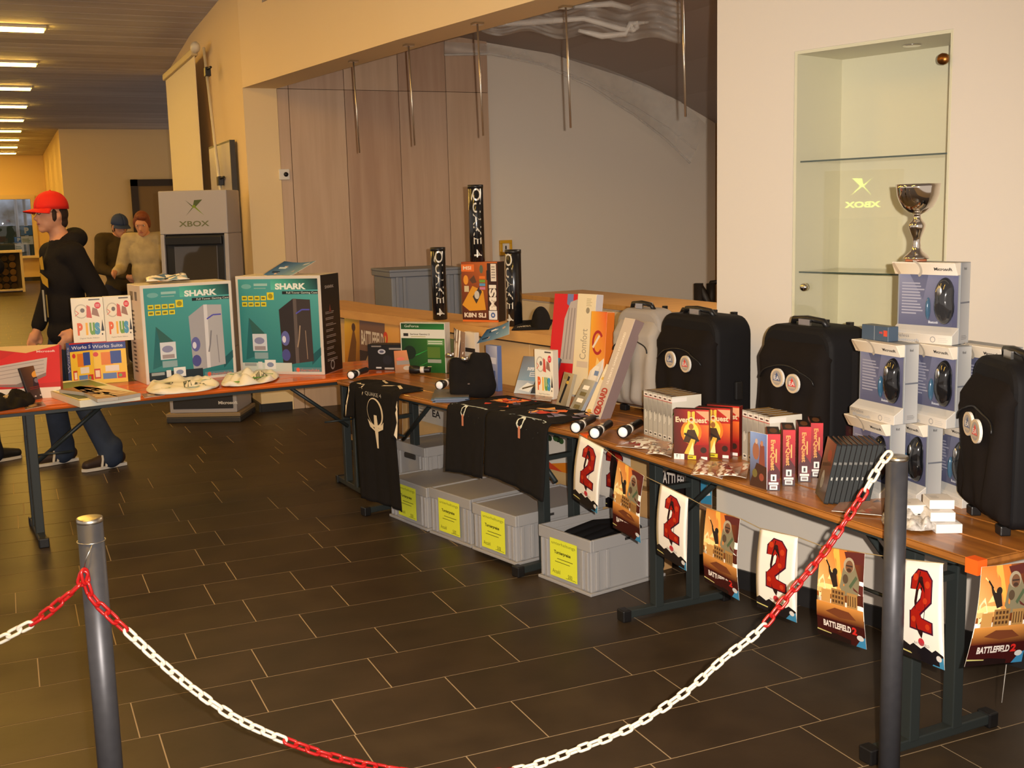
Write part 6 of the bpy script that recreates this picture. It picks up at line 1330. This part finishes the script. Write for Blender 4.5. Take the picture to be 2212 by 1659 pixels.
t = thing('poster_string', 'thin string along the table edge that carries the posters', 'string', (0, 0, 0))
pts = []
for k in range(0, len(tops)-2, 2): pts += [tops[k], tops[k+1]]
b = MB(); b.tube([p-RY*.004 for p in pts], .0016, 5); b.build('string', mat('string_tan', S(150, 130, 90), .8), t)
q = PL(2204, 1428, EF0, EF1); q2 = PL(2194, 1510, EF0, EF1); b = MB(); b.tube([q-Vector((.05, 0, 0)), q2-Vector((.05, 0, 0))], .0012, 5); b.build('loose_end', mat('string_grey', S(150, 146, 140), .8), t)
t = thing('adhesive_tape', 'orange tape wrapped over the near corner of the table top', 'tape', (RB.x, RB.y, TZ), (0, 0, math.atan2(RX.y, RX.x)))
b = MB(); b.box((-.036, -.004, -.038), (.004, -.0005, .0015)); b.box((-.036, -.0005, .0002), (.004, .03, .0015)); b.box((.0005, -.0005, -.038), (.004, .03, .0002)); b.build('tape_strip', mat('orange_tape', S(236, 96, 30), .35), t)
t = thing('adhesive_tape', 'orange tape at the far corner of the near table behind the first poster', 'tape', (RA.x, RA.y, TZ), (0, 0, math.atan2(RX.y, RX.x)))
b = MB(); b.box((-.004, -.004, -.04), (.05, -.0005, .0015)); b.box((-.004, -.0005, .0002), (.05, .03, .0015)); b.build('tape_strip', MATS['orange_tape'], t)
# posters on the counter front seen under the near table
cpost('white poster with red figure two on the counter front, behind the hanging string', [(1292, 1090), (1362, 1108), (1362, 968), (1292, 950)], two_art)
def dark_bf(W, H):
    a = Art(); a.g(0, 0, W, H, [S(40, 26, 24), S(150, 110, 80), S(196, 170, 140), S(206, 196, 180)]); a.p([(0, H*.35), (W*.7, H*.75), (W*.85, H*.72), (W*.85, H*.2), (0, 0)], S(30, 24, 26)); a.t('BATTLEFIELD', W*.12, H*.3, W*.72, H*.46, S(214, 206, 200), .03); a.p([(W*.2, H*.66), (W*.6, H*.84), (W*.5, H*.9), (W*.2, H*.8)], S(130, 80, 50)); a.r(W*.82, H*.1, W, H*.45, S(60, 140, 180)); a.p([(W*.85, H*.2), (W*.93, H*.4), (W*.98, H*.24)], S(206, 216, 222)); return a
cpost('dark war game poster with blue corner on the counter front, behind table legs', [(1412, 1085), (1538, 1105), (1538, 960), (1412, 930)], dark_bf)
# dark cloths inside the open crate
cr = [o for o in COL.objects if o.name.startswith('storage_crate') and o['label'].startswith('open grey')][0]
mw = Matrix.Translation(cr.location) @ Matrix.Rotation(cr.rotation_euler.z, 4, 'Z')
A_, Wc, _ = on((1165, 1246), (1277, 1290), 0); Hc = HT(A_, 1132)
for k in range(7):
    x0 = .03+(Wc-.06)*k/7; c0 = mw @ Vector((x0+.02, .25, Hc-.075))
    t = thing('folded_umbrella', 'folded black umbrella lying in the open crate, %s of the row' % ['first', 'second', 'third', 'fourth', 'fifth', 'sixth', 'seventh'][k], 'umbrella', c0, (0, 0, cr.rotation_euler.z), 'black umbrellas in the open crate')
    b = MB(); zz = .012*((k*5) % 3)
    b.tube([(0, -.20, zz), (0, -.14, zz+.006), (0, .0, zz+.02), (0, .14, zz+.006), (0, .2, zz)], [.012, .022, .025, .021, .01], 8); b.build('cloth_roll', NYLS, t)
    b = MB(); b.tube([(0, -.225, zz), (0, -.2, zz)], .008, 8); b.build('handle', MATS['white_plastic'] if k == 0 else BLACK, t)
t = thing('crate_filling', 'dark wrapping under the umbrellas in the open crate', 'wrapping', mw @ Vector((0, 0, 0)), (0, 0, cr.rotation_euler.z)); b = MB(); b.box((.025, .025, .013), (Wc-.025, .475, Hc-.105)); b.build('wrapping', BLKC, t, bevel=.02)
# ================================================================ people
SKIN = mat('skin', S(206, 150, 118), .55, noise=(14, .4, S(190, 128, 98)))
EYEW = mat('eye_white', S(220, 214, 206), .3); EYED = mat('eye_dark', S(40, 28, 22), .3); LIP = mat('lips', S(170, 92, 80), .5)
def figure(label, loc, heading, J, top_c, leg_c, hat=None, hair=None, hood=False, nod=0.0, turn=0.0, shoe=None, stripes=False, vox=.009, glasses=False, chest_print=False, apron=None):
    t = thing('person', label, 'person', loc, (0, 0, heading))
    V = lambda *a: Vector(a)
    hc = V(*J.get('head', (.03, 0, 1.70))); HR = Matrix.Rotation(turn, 3, 'Z') @ Matrix.Rotation(nod, 3, 'Y')
    hp = lambda x, y, z: hc + HR @ V(x, y, z)
    nk = V(*J.get('neck', (-.01, 0, 1.52))); sh = {s: V(*J.get('shoulder'+s, (0, .185*k, 1.46))) for s, k in (('L', 1), ('R', -1))}
    parts = [(hp(0, 0, 0), (.096, .076, .118), HR), (hp(.035, 0, -.062), (.062, .055, .058), HR), (hp(.088, 0, .0), hp(.112, 0, -.03), .011, .016), (hp(.085, 0, -.062), (.018, .026, .014), HR), (hp(.075, 0, .028), (.03, .055, .016), HR), (hp(-.012, .074, -.012), (.02, .011, .03), HR), (hp(-.012, -.074, -.012), (.02, .011, .03), HR), (hp(.07, 0, -.1), (.026, .03, .024), HR),
             (hp(-.015, 0, -.07), nk, .056, .062), (nk, V(0, 0, 1.40), .075, .11), (V(0, 0, 1.3), (.10, .15, .2), None), (V(0, 0, 1.08), (.095, .135, .17), None), (V(0, 0, .93), (.10, .145, .12), None)]
    for s, k in (('L', 1), ('R', -1)):
        el, wr = V(*J['elbow'+s]), V(*J['wrist'+s]); hip = V(0, .09*k, .92); kn, an = V(*J['knee'+s]), V(*J['ankle'+s])
        parts += [(nk+V(0, .05*k, -.05), sh[s], .055, .06), (sh[s], el, .052, .042), (el, wr, .041, .029), (hip, kn, .075, .052), (kn, an, .052, .038), (an, an+V(.13, 0, -.045), .036, .028)]
        d = (wr-el).normalized(); d = (d+V(*J.get('hand'+s, (0, 0, 0)))).normalized(); sd = d.cross(V(0, k, 0)); sd = sd.normalized() if sd.length > .1 else V(1, 0, 0)
        out = V(0, -k, 0)
        palm = wr+d*.075; parts.append((wr, palm, .027, .03)); parts.append((palm-sd*.018-d*.01, palm+sd*.018-d*.01, .022, .022))
        for j, (o_, ln) in enumerate(((-.03, .066), (-.01, .078), (.01, .074), (.029, .058))):
            b0 = palm+sd*o_+d*.01; m1 = b0+d*ln*.55; m2 = m1+(d*.75+out*.55).normalized()*ln*.5; parts += [(b0, m1, .0098, .009), (m1, m2, .009, .008)]
        th0 = wr+d*.03+sd*.026; th1 = th0+(d*.7+sd*.6).normalized()*.045; parts += [(th0, th1, .013, .011), (th1, th1+d*.032+out*.012, .011, .009)]
    blob_build(parts, 'body', SKIN, t, vox, 3)
    if top_c:
        tm_ = mat('top_%d_%d_%d' % top_c, S(top_c), .9, bump=(60, .5, .004), noise=(9, .5, S(tuple(int(c*.8) for c in top_c))), spec=.2)
        pr_ = [(V(0, 0, 1.30), (.135, .195, .21), None), (V(.005, 0, 1.10), (.13, .175, .2), None), (V(0, 0, .93), (.135, .18, .11), None), (nk+V(-.005, 0, -.04), V(0, 0, 1.38), .092, .135)]
        for s, k in (('L', 1), ('R', -1)):
            el, wr = V(*J['elbow'+s]), V(*J['wrist'+s]); pr_ += [(V(0, .09*k, 1.45), sh[s], .09, .082), (sh[s], el, .078, .066), (el, wr-(wr-el).normalized()*.02, .066, .05)]
        if hood: pr_ += [(nk+V(-.095, 0, .01), (.075, .125, .075), None), (nk+V(-.05, .09, .0), (.07, .05, .06), None), (nk+V(-.05, -.09, .0), (.07, .05, .06), None)]
        else: pr_ += [(nk+V(-.02, .0, -.0), (.075, .085, .03), None)]
        tp = blob_build(pr_, 'jacket' if not hood else 'hooded_jacket', tm_, t, .014, 5)
        if chest_print:
            a = Art(eps=.0006); YO, GW = S(190, 150, 40), S(170, 168, 160)
            a.p([(.0, .50), (.12, .44), (.12, .36), (.04, .40)], YO); a.p([(.02, .62), (.07, .64), (.08, .52), (.03, .52)], YO); a.r(.02, .06, .05, .34, GW); a.r(.07, .1, .09, .3, S(140, 120, 60))
            a.build('chest_print', tp, lambda u, v, w_: V(.145+w_-.35*(u-.05)**2, -.05+u*1.1, .97+v*.75), PRINTM)
    jm = mat('legs_%d_%d_%d' % leg_c, S(leg_c), .9, bump=(200, .3, .001), noise=(7, .6, S(tuple(min(255, int(c*1.35)) for c in leg_c))), spec=.2)
    pr_ = [(V(0, 0, .93), (.128, .172, .12), None)]
    for s, k in (('L', 1), ('R', -1)):
        hip = V(0, .092*k, .90); kn, an = V(*J['knee'+s]), V(*J['ankle'+s]); pr_ += [(hip, kn, .098, .075), (kn, an+V(0, 0, -.015), .074, .078), (an+V(0, 0, .05), an+V(.02, 0, -.03), .078, .075)]
    blob_build(pr_, 'trousers', jm, t, .014, 5)
    sm_ = shoe or mat('shoe_black', S(26, 24, 24), .5)
    for s, k in (('L', 1), ('R', -1)):
        an = V(*J['ankle'+s]); pitch = J.get('pitch'+s, 0); R_ = Matrix.Rotation(pitch, 3, 'Y'); q = lambda x, y, z: an + R_ @ V(x, y, z)
        o = blob_build([(q(-.05, 0, -.03), q(.06, 0, -.035), .044, .046), (q(.06, 0, -.035), q(.185, .008*k, -.05), .045, .032), (q(-.05, 0, -.055), q(.19, 0, -.06), .03, .026)], 'shoe', sm_, t, .009, 3)
        b = MB(); pl_ = [(-.088, -.03), (-.095, 0), (-.088, .03), (0, .036), (.12, .045), (.2, .035), (.222, .004), (.2, -.03), (.12, -.04), (0, -.036)]
        n0 = len(b.v); b.prism(pl_, 'z', -.092, -.072); b.v = [tuple(q(*p)) for p in b.v]; b.build('sole', mat('sole_white', S(206, 200, 190), .6), o)
        if stripes:
            for j in range(3):
                for sd_ in (1, -1):
                    b = MB(); x = .03+.03*j; b.hexa([tuple(q(*p)) for p in ((x, sd_*.044, -.07), (x+.014, sd_*.044, -.07), (x+.014, sd_*.051, -.07), (x, sd_*.051, -.07), (x-.02, sd_*.022, .005), (x-.006, sd_*.022, .005), (x-.006, sd_*.036, .005), (x-.02, sd_*.036, .005))]); b.build('stripe', MATS['sole_white'], o)
    if hair:
        hm = mat('hair_%d_%d_%d' % hair, S(hair), .7, bump=(90, .8, .006))
        if hat: pr_ = [(hp(-.03, 0, .0), (.083, .08, .075), HR), (hp(-.055, 0, -.055), (.05, .064, .05), HR), (hp(.02, .07, -.01), (.018, .012, .045), HR), (hp(.02, -.07, -.01), (.018, .012, .045), HR)]
        else: pr_ = [(hp(-.02, 0, .035), (.10, .088, .105), HR), (hp(-.05, 0, -.03), (.065, .08, .07), HR), (hp(.05, .02, .095), (.045, .06, .03), HR), (hp(.0, .075, .01), (.04, .02, .06), HR), (hp(.0, -.075, .01), (.04, .02, .06), HR)]
        blob_build(pr_, 'hair', hm, t, .009, 2)
    if hat:
        cm = mat('cap_%d_%d_%d' % hat, S(hat), .8, bump=(200, .3, .001))
        b = MB()
        def dome(u, v):
            th, ph = 2*PI*u, PI/2*v; return hp(-.004+.112*math.cos(th)*math.cos(ph), .092*math.sin(th)*math.cos(ph), .035+.115*math.sin(ph)**.85 if v > 0 else .03)
        b.grid(dome, 28, 10); cp_ = b.build('cap', cm, t, solid=.004)
        b = MB()
        def brim(u, v): a = (u-.5)*2.3; r0 = .10; return hp(-.004+(.108+.085*v*max(0.1, math.cos(a*.62)))*math.cos(a)*1.0, (.09+.02*v)*math.sin(a), .036-.018*v-.02*v*math.sin(a)**2)
        b.grid(brim, 16, 5); b.build('brim', cm, cp_, solid=.005); b = MB(); b.ell(hp(-.004, 0, .152), (.008, .008, .005), 8, 5); b.build('button', cm, cp_)
    for k in (1, -1):
        b = MB(); b.ell(hp(.083, .032*k, .012), (.011, .014, .009), 10, 6); ey = b.build('eye', EYEW, t); b = MB(); b.ell(hp(.0925, .032*k, .012), (.003, .006, .006), 8, 5); b.build('pupil', EYED, ey)
    b = MB(); b.ell(hp(.098, 0, -.064), (.007, .022, .006), 10, 6); b.build('mouth', LIP, t)
    if glasses:
        b = MB()
        for k in (1, -1):
            b.tube([hp(.104, .033*k+.022*math.cos(a), .012+.017*math.sin(a)) for a in [2*PI*i/14 for i in range(14)]], .002, 5, closed=True); b.tube([hp(.1, .055*k, .016), hp(0, .08*k, .01)], .002, 5)
        b.tube([hp(.105, .011, .016), hp(.105, -.011, .016)], .002, 5); b.build('glasses', BLACK, t)
    return t
fA, fB = P(226, 1012, 0), P(122, 1002, 0); mid = (fA+fB)/2
hd = math.atan2(-.34, -.94)
Rm = Matrix.Rotation(-hd, 3, 'Z'); lA, lB = Rm @ (fA-mid), Rm @ (fB-mid)
figure('person in a red cap, black hooded jacket and jeans walking left behind the orange table', mid, hd,
       dict(head=(.05, 0, 1.725), neck=(.0, 0, 1.55), elbowL=(-.12, .25, 1.18), wristL=(.06, .25, .97), elbowR=(.0, -.25, 1.2), wristR=(.13, -.20, .96), kneeL=(lA.x*.25+.02, .10, .50), ankleL=(lA.x-.06, lA.y, .095), kneeR=(lB.x*.7+.05, -.09, .50), ankleR=(lB.x-.06, lB.y, .095)),
       (30, 27, 27), (42, 50, 66), hat=(214, 34, 22), hair=(46, 30, 22), hood=True, turn=.12, shoe=mat('shoe_brown', S(48, 32, 24), .6), stripes=True, glasses=True, chest_print=True)
pA = P(265, 745, 0); pA = PY(267, 700, 14.0); pA.z = 0
figure('person in a blue cap and dark olive jacket looking down at something in both hands', pA, -1.25, dict(head=(.10, 0, 1.60), neck=(.03, 0, 1.49), elbowL=(.08, .26, 1.13), wristL=(.30, .10, 1.04), elbowR=(.08, -.26, 1.13), wristR=(.30, -.06, 1.04), kneeL=(.03, .1, .5), ankleL=(0, .11, .095), kneeR=(.03, -.1, .5), ankleR=(.0, -.11, .095)),
       (72, 60, 36), (40, 40, 50), hat=(40, 56, 96), hair=(60, 40, 26), nod=.22, vox=.011)
pB = PY(327, 700, 13.2); pB.z = 0
figure('person with reddish brown hair and pale shirt beside the kiosk, one arm stretched left', pB, -1.9, dict(head=(.09, 0, 1.63), neck=(.02, 0, 1.5), elbowL=(.08, .27, 1.13), wristL=(.24, .2, 1.0), elbowR=(.06, -.27, 1.15), wristR=(.26, -.28, 1.12), kneeL=(.02, .1, .5), ankleL=(0, .11, .095), kneeR=(.02, -.1, .5), ankleR=(.0, -.11, .095)),
       (186, 172, 140), (44, 40, 40), hair=(110, 54, 28), nod=.35, vox=.011)
pC = PY(-62, 1000, 8.75); pC.z = 0
figure('person in black jacket and dark trousers cut off by the left edge of the photo', pC, .4, dict(head=(.05, 0, 1.68), elbowL=(-.03, .27, 1.2), wristL=(.12, .22, 1.0), elbowR=(.19, -.25, 1.38), wristR=(.2, -.05, 1.32), kneeL=(.05, .1, .5), ankleL=(.05, .12, .095), kneeR=(.1, -.1, .5), ankleR=(.09, -.12, .095)),
       (26, 24, 26), (34, 36, 46), hair=(40, 30, 24), vox=.011)

# ================================================================ far hall details
rk = PY(20, 630, 30.5); q0, q1 = PY(-40, 548, 30.5), PY(48, 548, 30.5)
t = thing('wood_rack', 'white framed rack holding dark logs below the far window', 'rack', (q0.x, 30.5, 0)); Wd = q1.x-q0.x; Hh = q0.z
RKM = mat('rack_white', S(220, 206, 176), .6)
for n_, lo, hi in (('post', (0, 0, 0), (.06, .5, Hh)), ('post', (Wd-.06, 0, 0), (Wd, .5, Hh)), ('top_board', (0, -.05, Hh), (Wd, .55, Hh+.05)), ('shelf', (.06, 0, .04), (Wd-.06, .5, .08))):
    b = MB(); b.box(lo, hi); b.build(n_, RKM, t)
b = MB(); b.box((.06, .48, .08), (Wd-.06, .5, Hh)); b.build('back_board', mat('rack_back', S(120, 100, 70), .8), t)
LOGM = [mat('log_bark_%d' % i, c, .9) for i, c in enumerate((S(70, 50, 30), S(96, 72, 42), S(52, 38, 24)))]
lr = random.Random(4); n = 0; R = .085
for r_ in range(5):
    for c_ in range(int((Wd-.14)/(2*R))):
        x = .07+R+c_*2*R*1.0+(.0 if r_ % 2 == 0 else 0); z = .08+R+r_*2*R
        if z+R > Hh: continue
        rad = R*lr.uniform(.86, .99); b = MB(); b.tube([(0, 0, 0), (0, .40, 0)], rad, 9)
        o = b.build('log', LOGM[lr.randrange(3)]); o.location = (q0.x+x, 30.52, z-R+rad+.001); tag(o, 'dark log stacked in the white rack below the far window', 'log', 'logs in the far rack')
BLUES = mat('sign_blue', S(50, 120, 190), .4); WHS = mat('sign_white', S(226, 228, 226), .4); POST = mat('post_grey', S(190, 194, 206), .4)
def sign(label, px, y0, y1, y2, Y, w_):
    q0, q1, q2 = PY(px, y0, Y), PY(px, y1, Y), PY(px, y2, Y)
    t = thing('parking_sign', label, 'sign', (q0.x, Y, 0)); b = MB(); b.tube([(0, .03, 0), (0, .03, q0.z+1.2)], .05, 8); b.build('post', POST, t)
    b = MB(); b.box((-w_, -.02, q1.z), (w_, .0, q0.z)); bd = b.build('blue_board', BLUES, t); a = Art(eps=.003); h = q0.z-q1.z; a.t('P', w_*.65, h*.18, w_*1.4, h*.85, S(226, 230, 236), .06); a.build('lettering', bd, front(-w_, -.02, q1.z))
    b = MB(); b.box((-w_, -.02, q2.z), (w_, .0, q1.z-.03)); wb = b.build('white_board', WHS, t); a = Art(eps=.003); a.lines(w_*.2, .05, w_*1.8, q1.z-q2.z-.1, 3, S(120, 150, 110)); a.build('lettering', wb, front(-w_, -.02, q2.z))
sign('blue parking sign with white board on a post outside the far window', 56, 488, 508, 528, 38.5, .17)
sign('smaller parking sign on a post outside the far window, lower left of the other', 40, 512, 524, 545, 39.5, .13)
bk = [(-8, -2.0, 1.0, S(90, 80, 60)), (-2.2, -.6, .9, S(110, 84, 56)), (-.6, 3, 1.3, S(70, 80, 62))]
for k, (x0, x1, h, c_) in enumerate(bk):
    o = MB().box((x0, 40.2+.1*k, -.2), (x1, 40.6+.1*k, h+.3)).build('garden_wall', mat('garden_wall_%d' % k, c_, .9)); struct(o)

# ================================================================ clear plastic film in the hatch room
def film_mat(name, amt, rough):
    m = bpy.data.materials.new(name); m.use_nodes = True; nt = m.node_tree
    for n_ in list(nt.nodes): nt.nodes.remove(n_)
    o = nt.nodes.new('ShaderNodeOutputMaterial'); mx = nt.nodes.new('ShaderNodeMixShader'); tr = nt.nodes.new('ShaderNodeBsdfTransparent'); df = nt.nodes.new('ShaderNodeBsdfPrincipled')
    df.inputs['Base Color'].default_value = (.86, .84, .8, 1); df.inputs['Roughness'].default_value = rough
    nz = nt.nodes.new('ShaderNodeTexNoise'); nz.inputs['Scale'].default_value = 2.2; nz.inputs['Detail'].default_value = 3; tc = nt.nodes.new('ShaderNodeTexCoord'); nt.links.new(tc.outputs['Object'], nz.inputs['Vector'])
    mr = nt.nodes.new('ShaderNodeMapRange'); mr.inputs[1].default_value = .35; mr.inputs[2].default_value = .7; mr.inputs[3].default_value = amt*.5; mr.inputs[4].default_value = amt*1.5
    nt.links.new(nz.outputs['Fac'], mr.inputs[0]); nt.links.new(mr.outputs[0], mx.inputs[0]); nt.links.new(tr.outputs[0], mx.inputs[1]); nt.links.new(df.outputs[0], mx.inputs[2]); nt.links.new(mx.outputs[0], o.inputs[0]); return m
lowp = [(960, 119), (1060, 117), (1170, 140), (1270, 185), (1370, 250), (1440, 305), (1490, 354)]
uppp = [(960, 90), (1060, 95), (1190, 114), (1300, 144), (1400, 184), (1475, 222), (1527, 270)]
def lerp_path(ps, t_):
    k = min(len(ps)-2, int(t_*(len(ps)-1))); f_ = t_*(len(ps)-1)-k; return (ps[k][0]*(1-f_)+ps[k+1][0]*f_, ps[k][1]*(1-f_)+ps[k+1][1]*f_)
t = thing('plastic_film', 'arched strip of clear plastic film along the vault over the grey wall', 'film', PY(1270, 170, 9.5))
b = MB()
def ff(u, v):
    a_, c_ = lerp_path(lowp, u), lerp_path(uppp, u); q = PY(a_[0]+(c_[0]-a_[0])*v, a_[1]+(c_[1]-a_[1])*v, 9.55+.06*math.sin(9*u+3*v)); return q-t.location
b.grid(ff, 40, 8); b.build('film_strip', film_mat('clear_film', .34, .3), t)
b = MB(); b.tube([ff(i/30, .02+.9*max(0, .3-i/30)*0) for i in range(31)], .012, 5); b.tube([ff(i/30, .0+.35*(i/30)) for i in range(31)], .008, 5); b.build('fold', film_mat('film_fold', .32, .2), t)
t = thing('plastic_film', 'crumpled clear plastic film bunched under the ceiling of the hatch room', 'film', PY(1250, 45, 6.9))
fr_ = random.Random(12)
b = MB()
def f2(u, v):
    x = 1040+430*u; y0 = 62+22*u; y1 = 20-30*u; q = PY(x, y0+(y1-y0)*v, 6.9+.08*math.sin(14*u+4*v)+.05*math.sin(23*v+9*u)+.04*math.sin(31*u)); return q+Vector((0, 0, -.02-.02*math.sin(20*u)))-t.location
b.grid(f2, 60, 14); b.build('film_sheet', film_mat('crumpled_film', .22, .12), t)
for k, pts in enumerate(([(1050, 55), (1150, 48), (1260, 40), (1340, 62), (1372, 66)], [(1250, 66), (1300, 78), (1350, 74), (1360, 52), (1400, 48)], [(1240, 15), (1320, 8), (1360, 18)], [(1360, 50), (1368, 66), (1376, 60), (1374, 46)])):
    b = MB(); b.tube([PY(x, y, 6.75)-t.location for x, y in pts], [.012, .022, .018, .02, .01][:len(pts)], 6); b.build('fold', MATS.get('film_fold') or bpy.data.materials['film_fold'], t)

# ================================================================ posts and chain
PST = mat('post_dark_metal', S(70, 70, 75), .42, metal=.45, noise=(40, .3, S(84, 84, 88)))
STL = mat('brushed_steel', S(196, 190, 176), .3, metal=1.0)
def post(label, top, z):
    A = P(*top, z); t = thing('barrier_post', label, 'post', (A.x, A.y, 0), (0, 0, 0), 'barrier posts'); R = .0285
    b = MB(); b.lathe([(R, .012), (R, z-.012)], 36); b.build('shaft', PST, t)
    b = MB(); b.lathe([(R, z-.012), (R+.0008, z-.010), (R, z-.001), (R-.004, z), (0, z)], 36); b.build('cap', STL, t)
    b = MB(); b.lathe([(.16, 0), (.16, .006), (.14, .012), (.03, .014), (.0, .014)], 36); b.build('base_plate', PST, t); return A
PLt = post('dark metal barrier post at left, the red chain tied to it by a wire', (193, 1117), 1.0)
PRt = post('dark metal barrier post before the near table, holding the white chain end', (1938, 984), 1.0)
PLx, PRx = (PLt.x, PLt.y), (PRt.x, PRt.y)
RDM = mat('chain_red_plastic', S(160, 22, 22), .3, coat=.3); WHM = mat('chain_white_plastic', S(206, 200, 186), .35, coat=.2)
def link_mesh(name, m):
    b = MB(); L_, Wd, r_ = .043, .025, .0040; pts = []
    for i in range(8): a = -PI/2+PI*i/7; pts.append((L_/2-Wd/2+.0+(Wd/2-r_)*math.cos(a), (Wd/2-r_)*math.sin(a), 0))
    for i in range(8): a = PI/2+PI*i/7; pts.append((-(L_/2-Wd/2)+(Wd/2-r_)*math.cos(a), (Wd/2-r_)*math.sin(a), 0))
    b.tube(pts, r_, 8, closed=True); return b.mesh(name, m)
LKR, LKW = link_mesh('red_link', RDM), link_mesh('white_link', WHM)
def chain(label, pts3, colour, twist0=.5, jit=.25, name='barrier_chain'):
    # resample at the link pitch
    seg = [0.0]
    for a, c_ in zip(pts3, pts3[1:]): seg.append(seg[-1]+(c_-a).length)
    pitch = .0292; n = int(seg[-1]/pitch)
    def at(s):
        k = 0
        while k < len(seg)-2 and seg[k+1] < s: k += 1
        f_ = (s-seg[k])/max(1e-6, seg[k+1]-seg[k]); return pts3[k]+(pts3[k+1]-pts3[k])*f_
    t = thing(name, label, 'chain', pts3[0]); rr = random.Random(2)
    for i in range(n):
        s = (i+.5)*pitch; p = at(s); d = (at(min(seg[-1], s+.012))-at(max(0, s-.012))).normalized()
        u = d.cross(Vector((0, 0, 1))); u = u.normalized() if u.length > .05 else Vector((1, 0, 0)); w_ = d.cross(u)
        a = (PI/2 if i % 2 else 0)+twist0+rr.uniform(-jit, jit); y = u*math.cos(a)+w_*math.sin(a); z = d.cross(y)
        c_ = colour(s/seg[-1], p)
        o = bpy.data.objects.new('chain_link', LKR if c_ else LKW); COL.objects.link(o); o.parent = t
        o.matrix_local = Matrix.Translation(p-pts3[0]) @ Matrix((d, y, z)).transposed().to_4x4()
    return t
def spline(ps, n=14):
    out = []
    for k in range(len(ps)-1):
        p0 = ps[max(0, k-1)]; p1 = ps[k]; p2 = ps[k+1]; p3 = ps[min(len(ps)-1, k+2)]
        for i in range(n):
            t_ = i/n; out.append(tuple(.5*((2*b_)+(-a+c_)*t_+(2*a-5*b_+4*c_-d)*t_*t_+(-a+3*b_-3*c_+d)*t_**3) for a, b_, c_, d in zip(p0, p1, p2, p3)))
    return out+[ps[-1]]
path = [(181, 1232), (196, 1285), (236, 1328), (277, 1366), (340, 1424), (400, 1475), (468, 1525), (530, 1562), (605, 1595), (690, 1626), (780, 1650), (880, 1668), (980, 1676), (1080, 1668), (1150, 1654), (1240, 1622), (1362, 1572), (1480, 1496), (1562, 1424), (1640, 1362), (1700, 1290), (1775, 1200), (1830, 1120), (1868, 1062), (1898, 1010), (1924, 976)]
off = Vector((-.0, -.034, 0))
pts3 = [PL(x, y, (PLx[0], PLx[1]-.036), (PRx[0]-.02, PRx[1]-.036)) for x, y in spline(path)]
kk = lambda x, y: PL(x, y, (PLx[0], PLx[1]-.036), (PRx[0]-.02, PRx[1]-.036))
xr = [kk(277, 1366), kk(607, 1596), kk(1120, 1660), kk(1643, 1360), kk(1872, 1058)]
def colr(f_, p):
    x = proj(p)[0]; return x < 277 or 607 < x < 1105 or 1645 < x < 1872
chain('red and white plastic chain sagging between the two dark posts', pts3, colr)
path = [(181, 1236), (172, 1262), (130, 1300), (96, 1328), (62, 1350), (30, 1366), (0, 1382), (-50, 1402), (-120, 1420)]
q_ = (PLx[0]-1.5, PLx[1]+.5)
pts3 = [PL(x, y, (PLx[0], PLx[1]-.036), q_) for x, y in spline(path)]
chain('red and white plastic chain running from the left post out of the photo', pts3, lambda f_, p: proj(p)[0] > 66, 1.0, .5)
t = thing('wire_tie', 'thin wire tying the red chain to the left post', 'wire', PL(181, 1232, (PLx[0], PLx[1]-.036), q_))
b = MB(); a_ = PL(200, 1175, (PLx[0], PLx[1]-.031), (PRx[0], PRx[1]-.031))-t.location; b.tube([(0, 0, 0), a_*.5+Vector((-.004, -.004, 0)), a_], .0012, 5); ring_ = [(PLx[0]+.031*math.cos(a)-t.location.x, PLx[1]+.031*math.sin(a)-t.location.y, a_.z) for a in [2*PI*i/20 for i in range(20)]]; b.tube(ring_, .0012, 5, closed=True); b.build('wire', SIL, t)
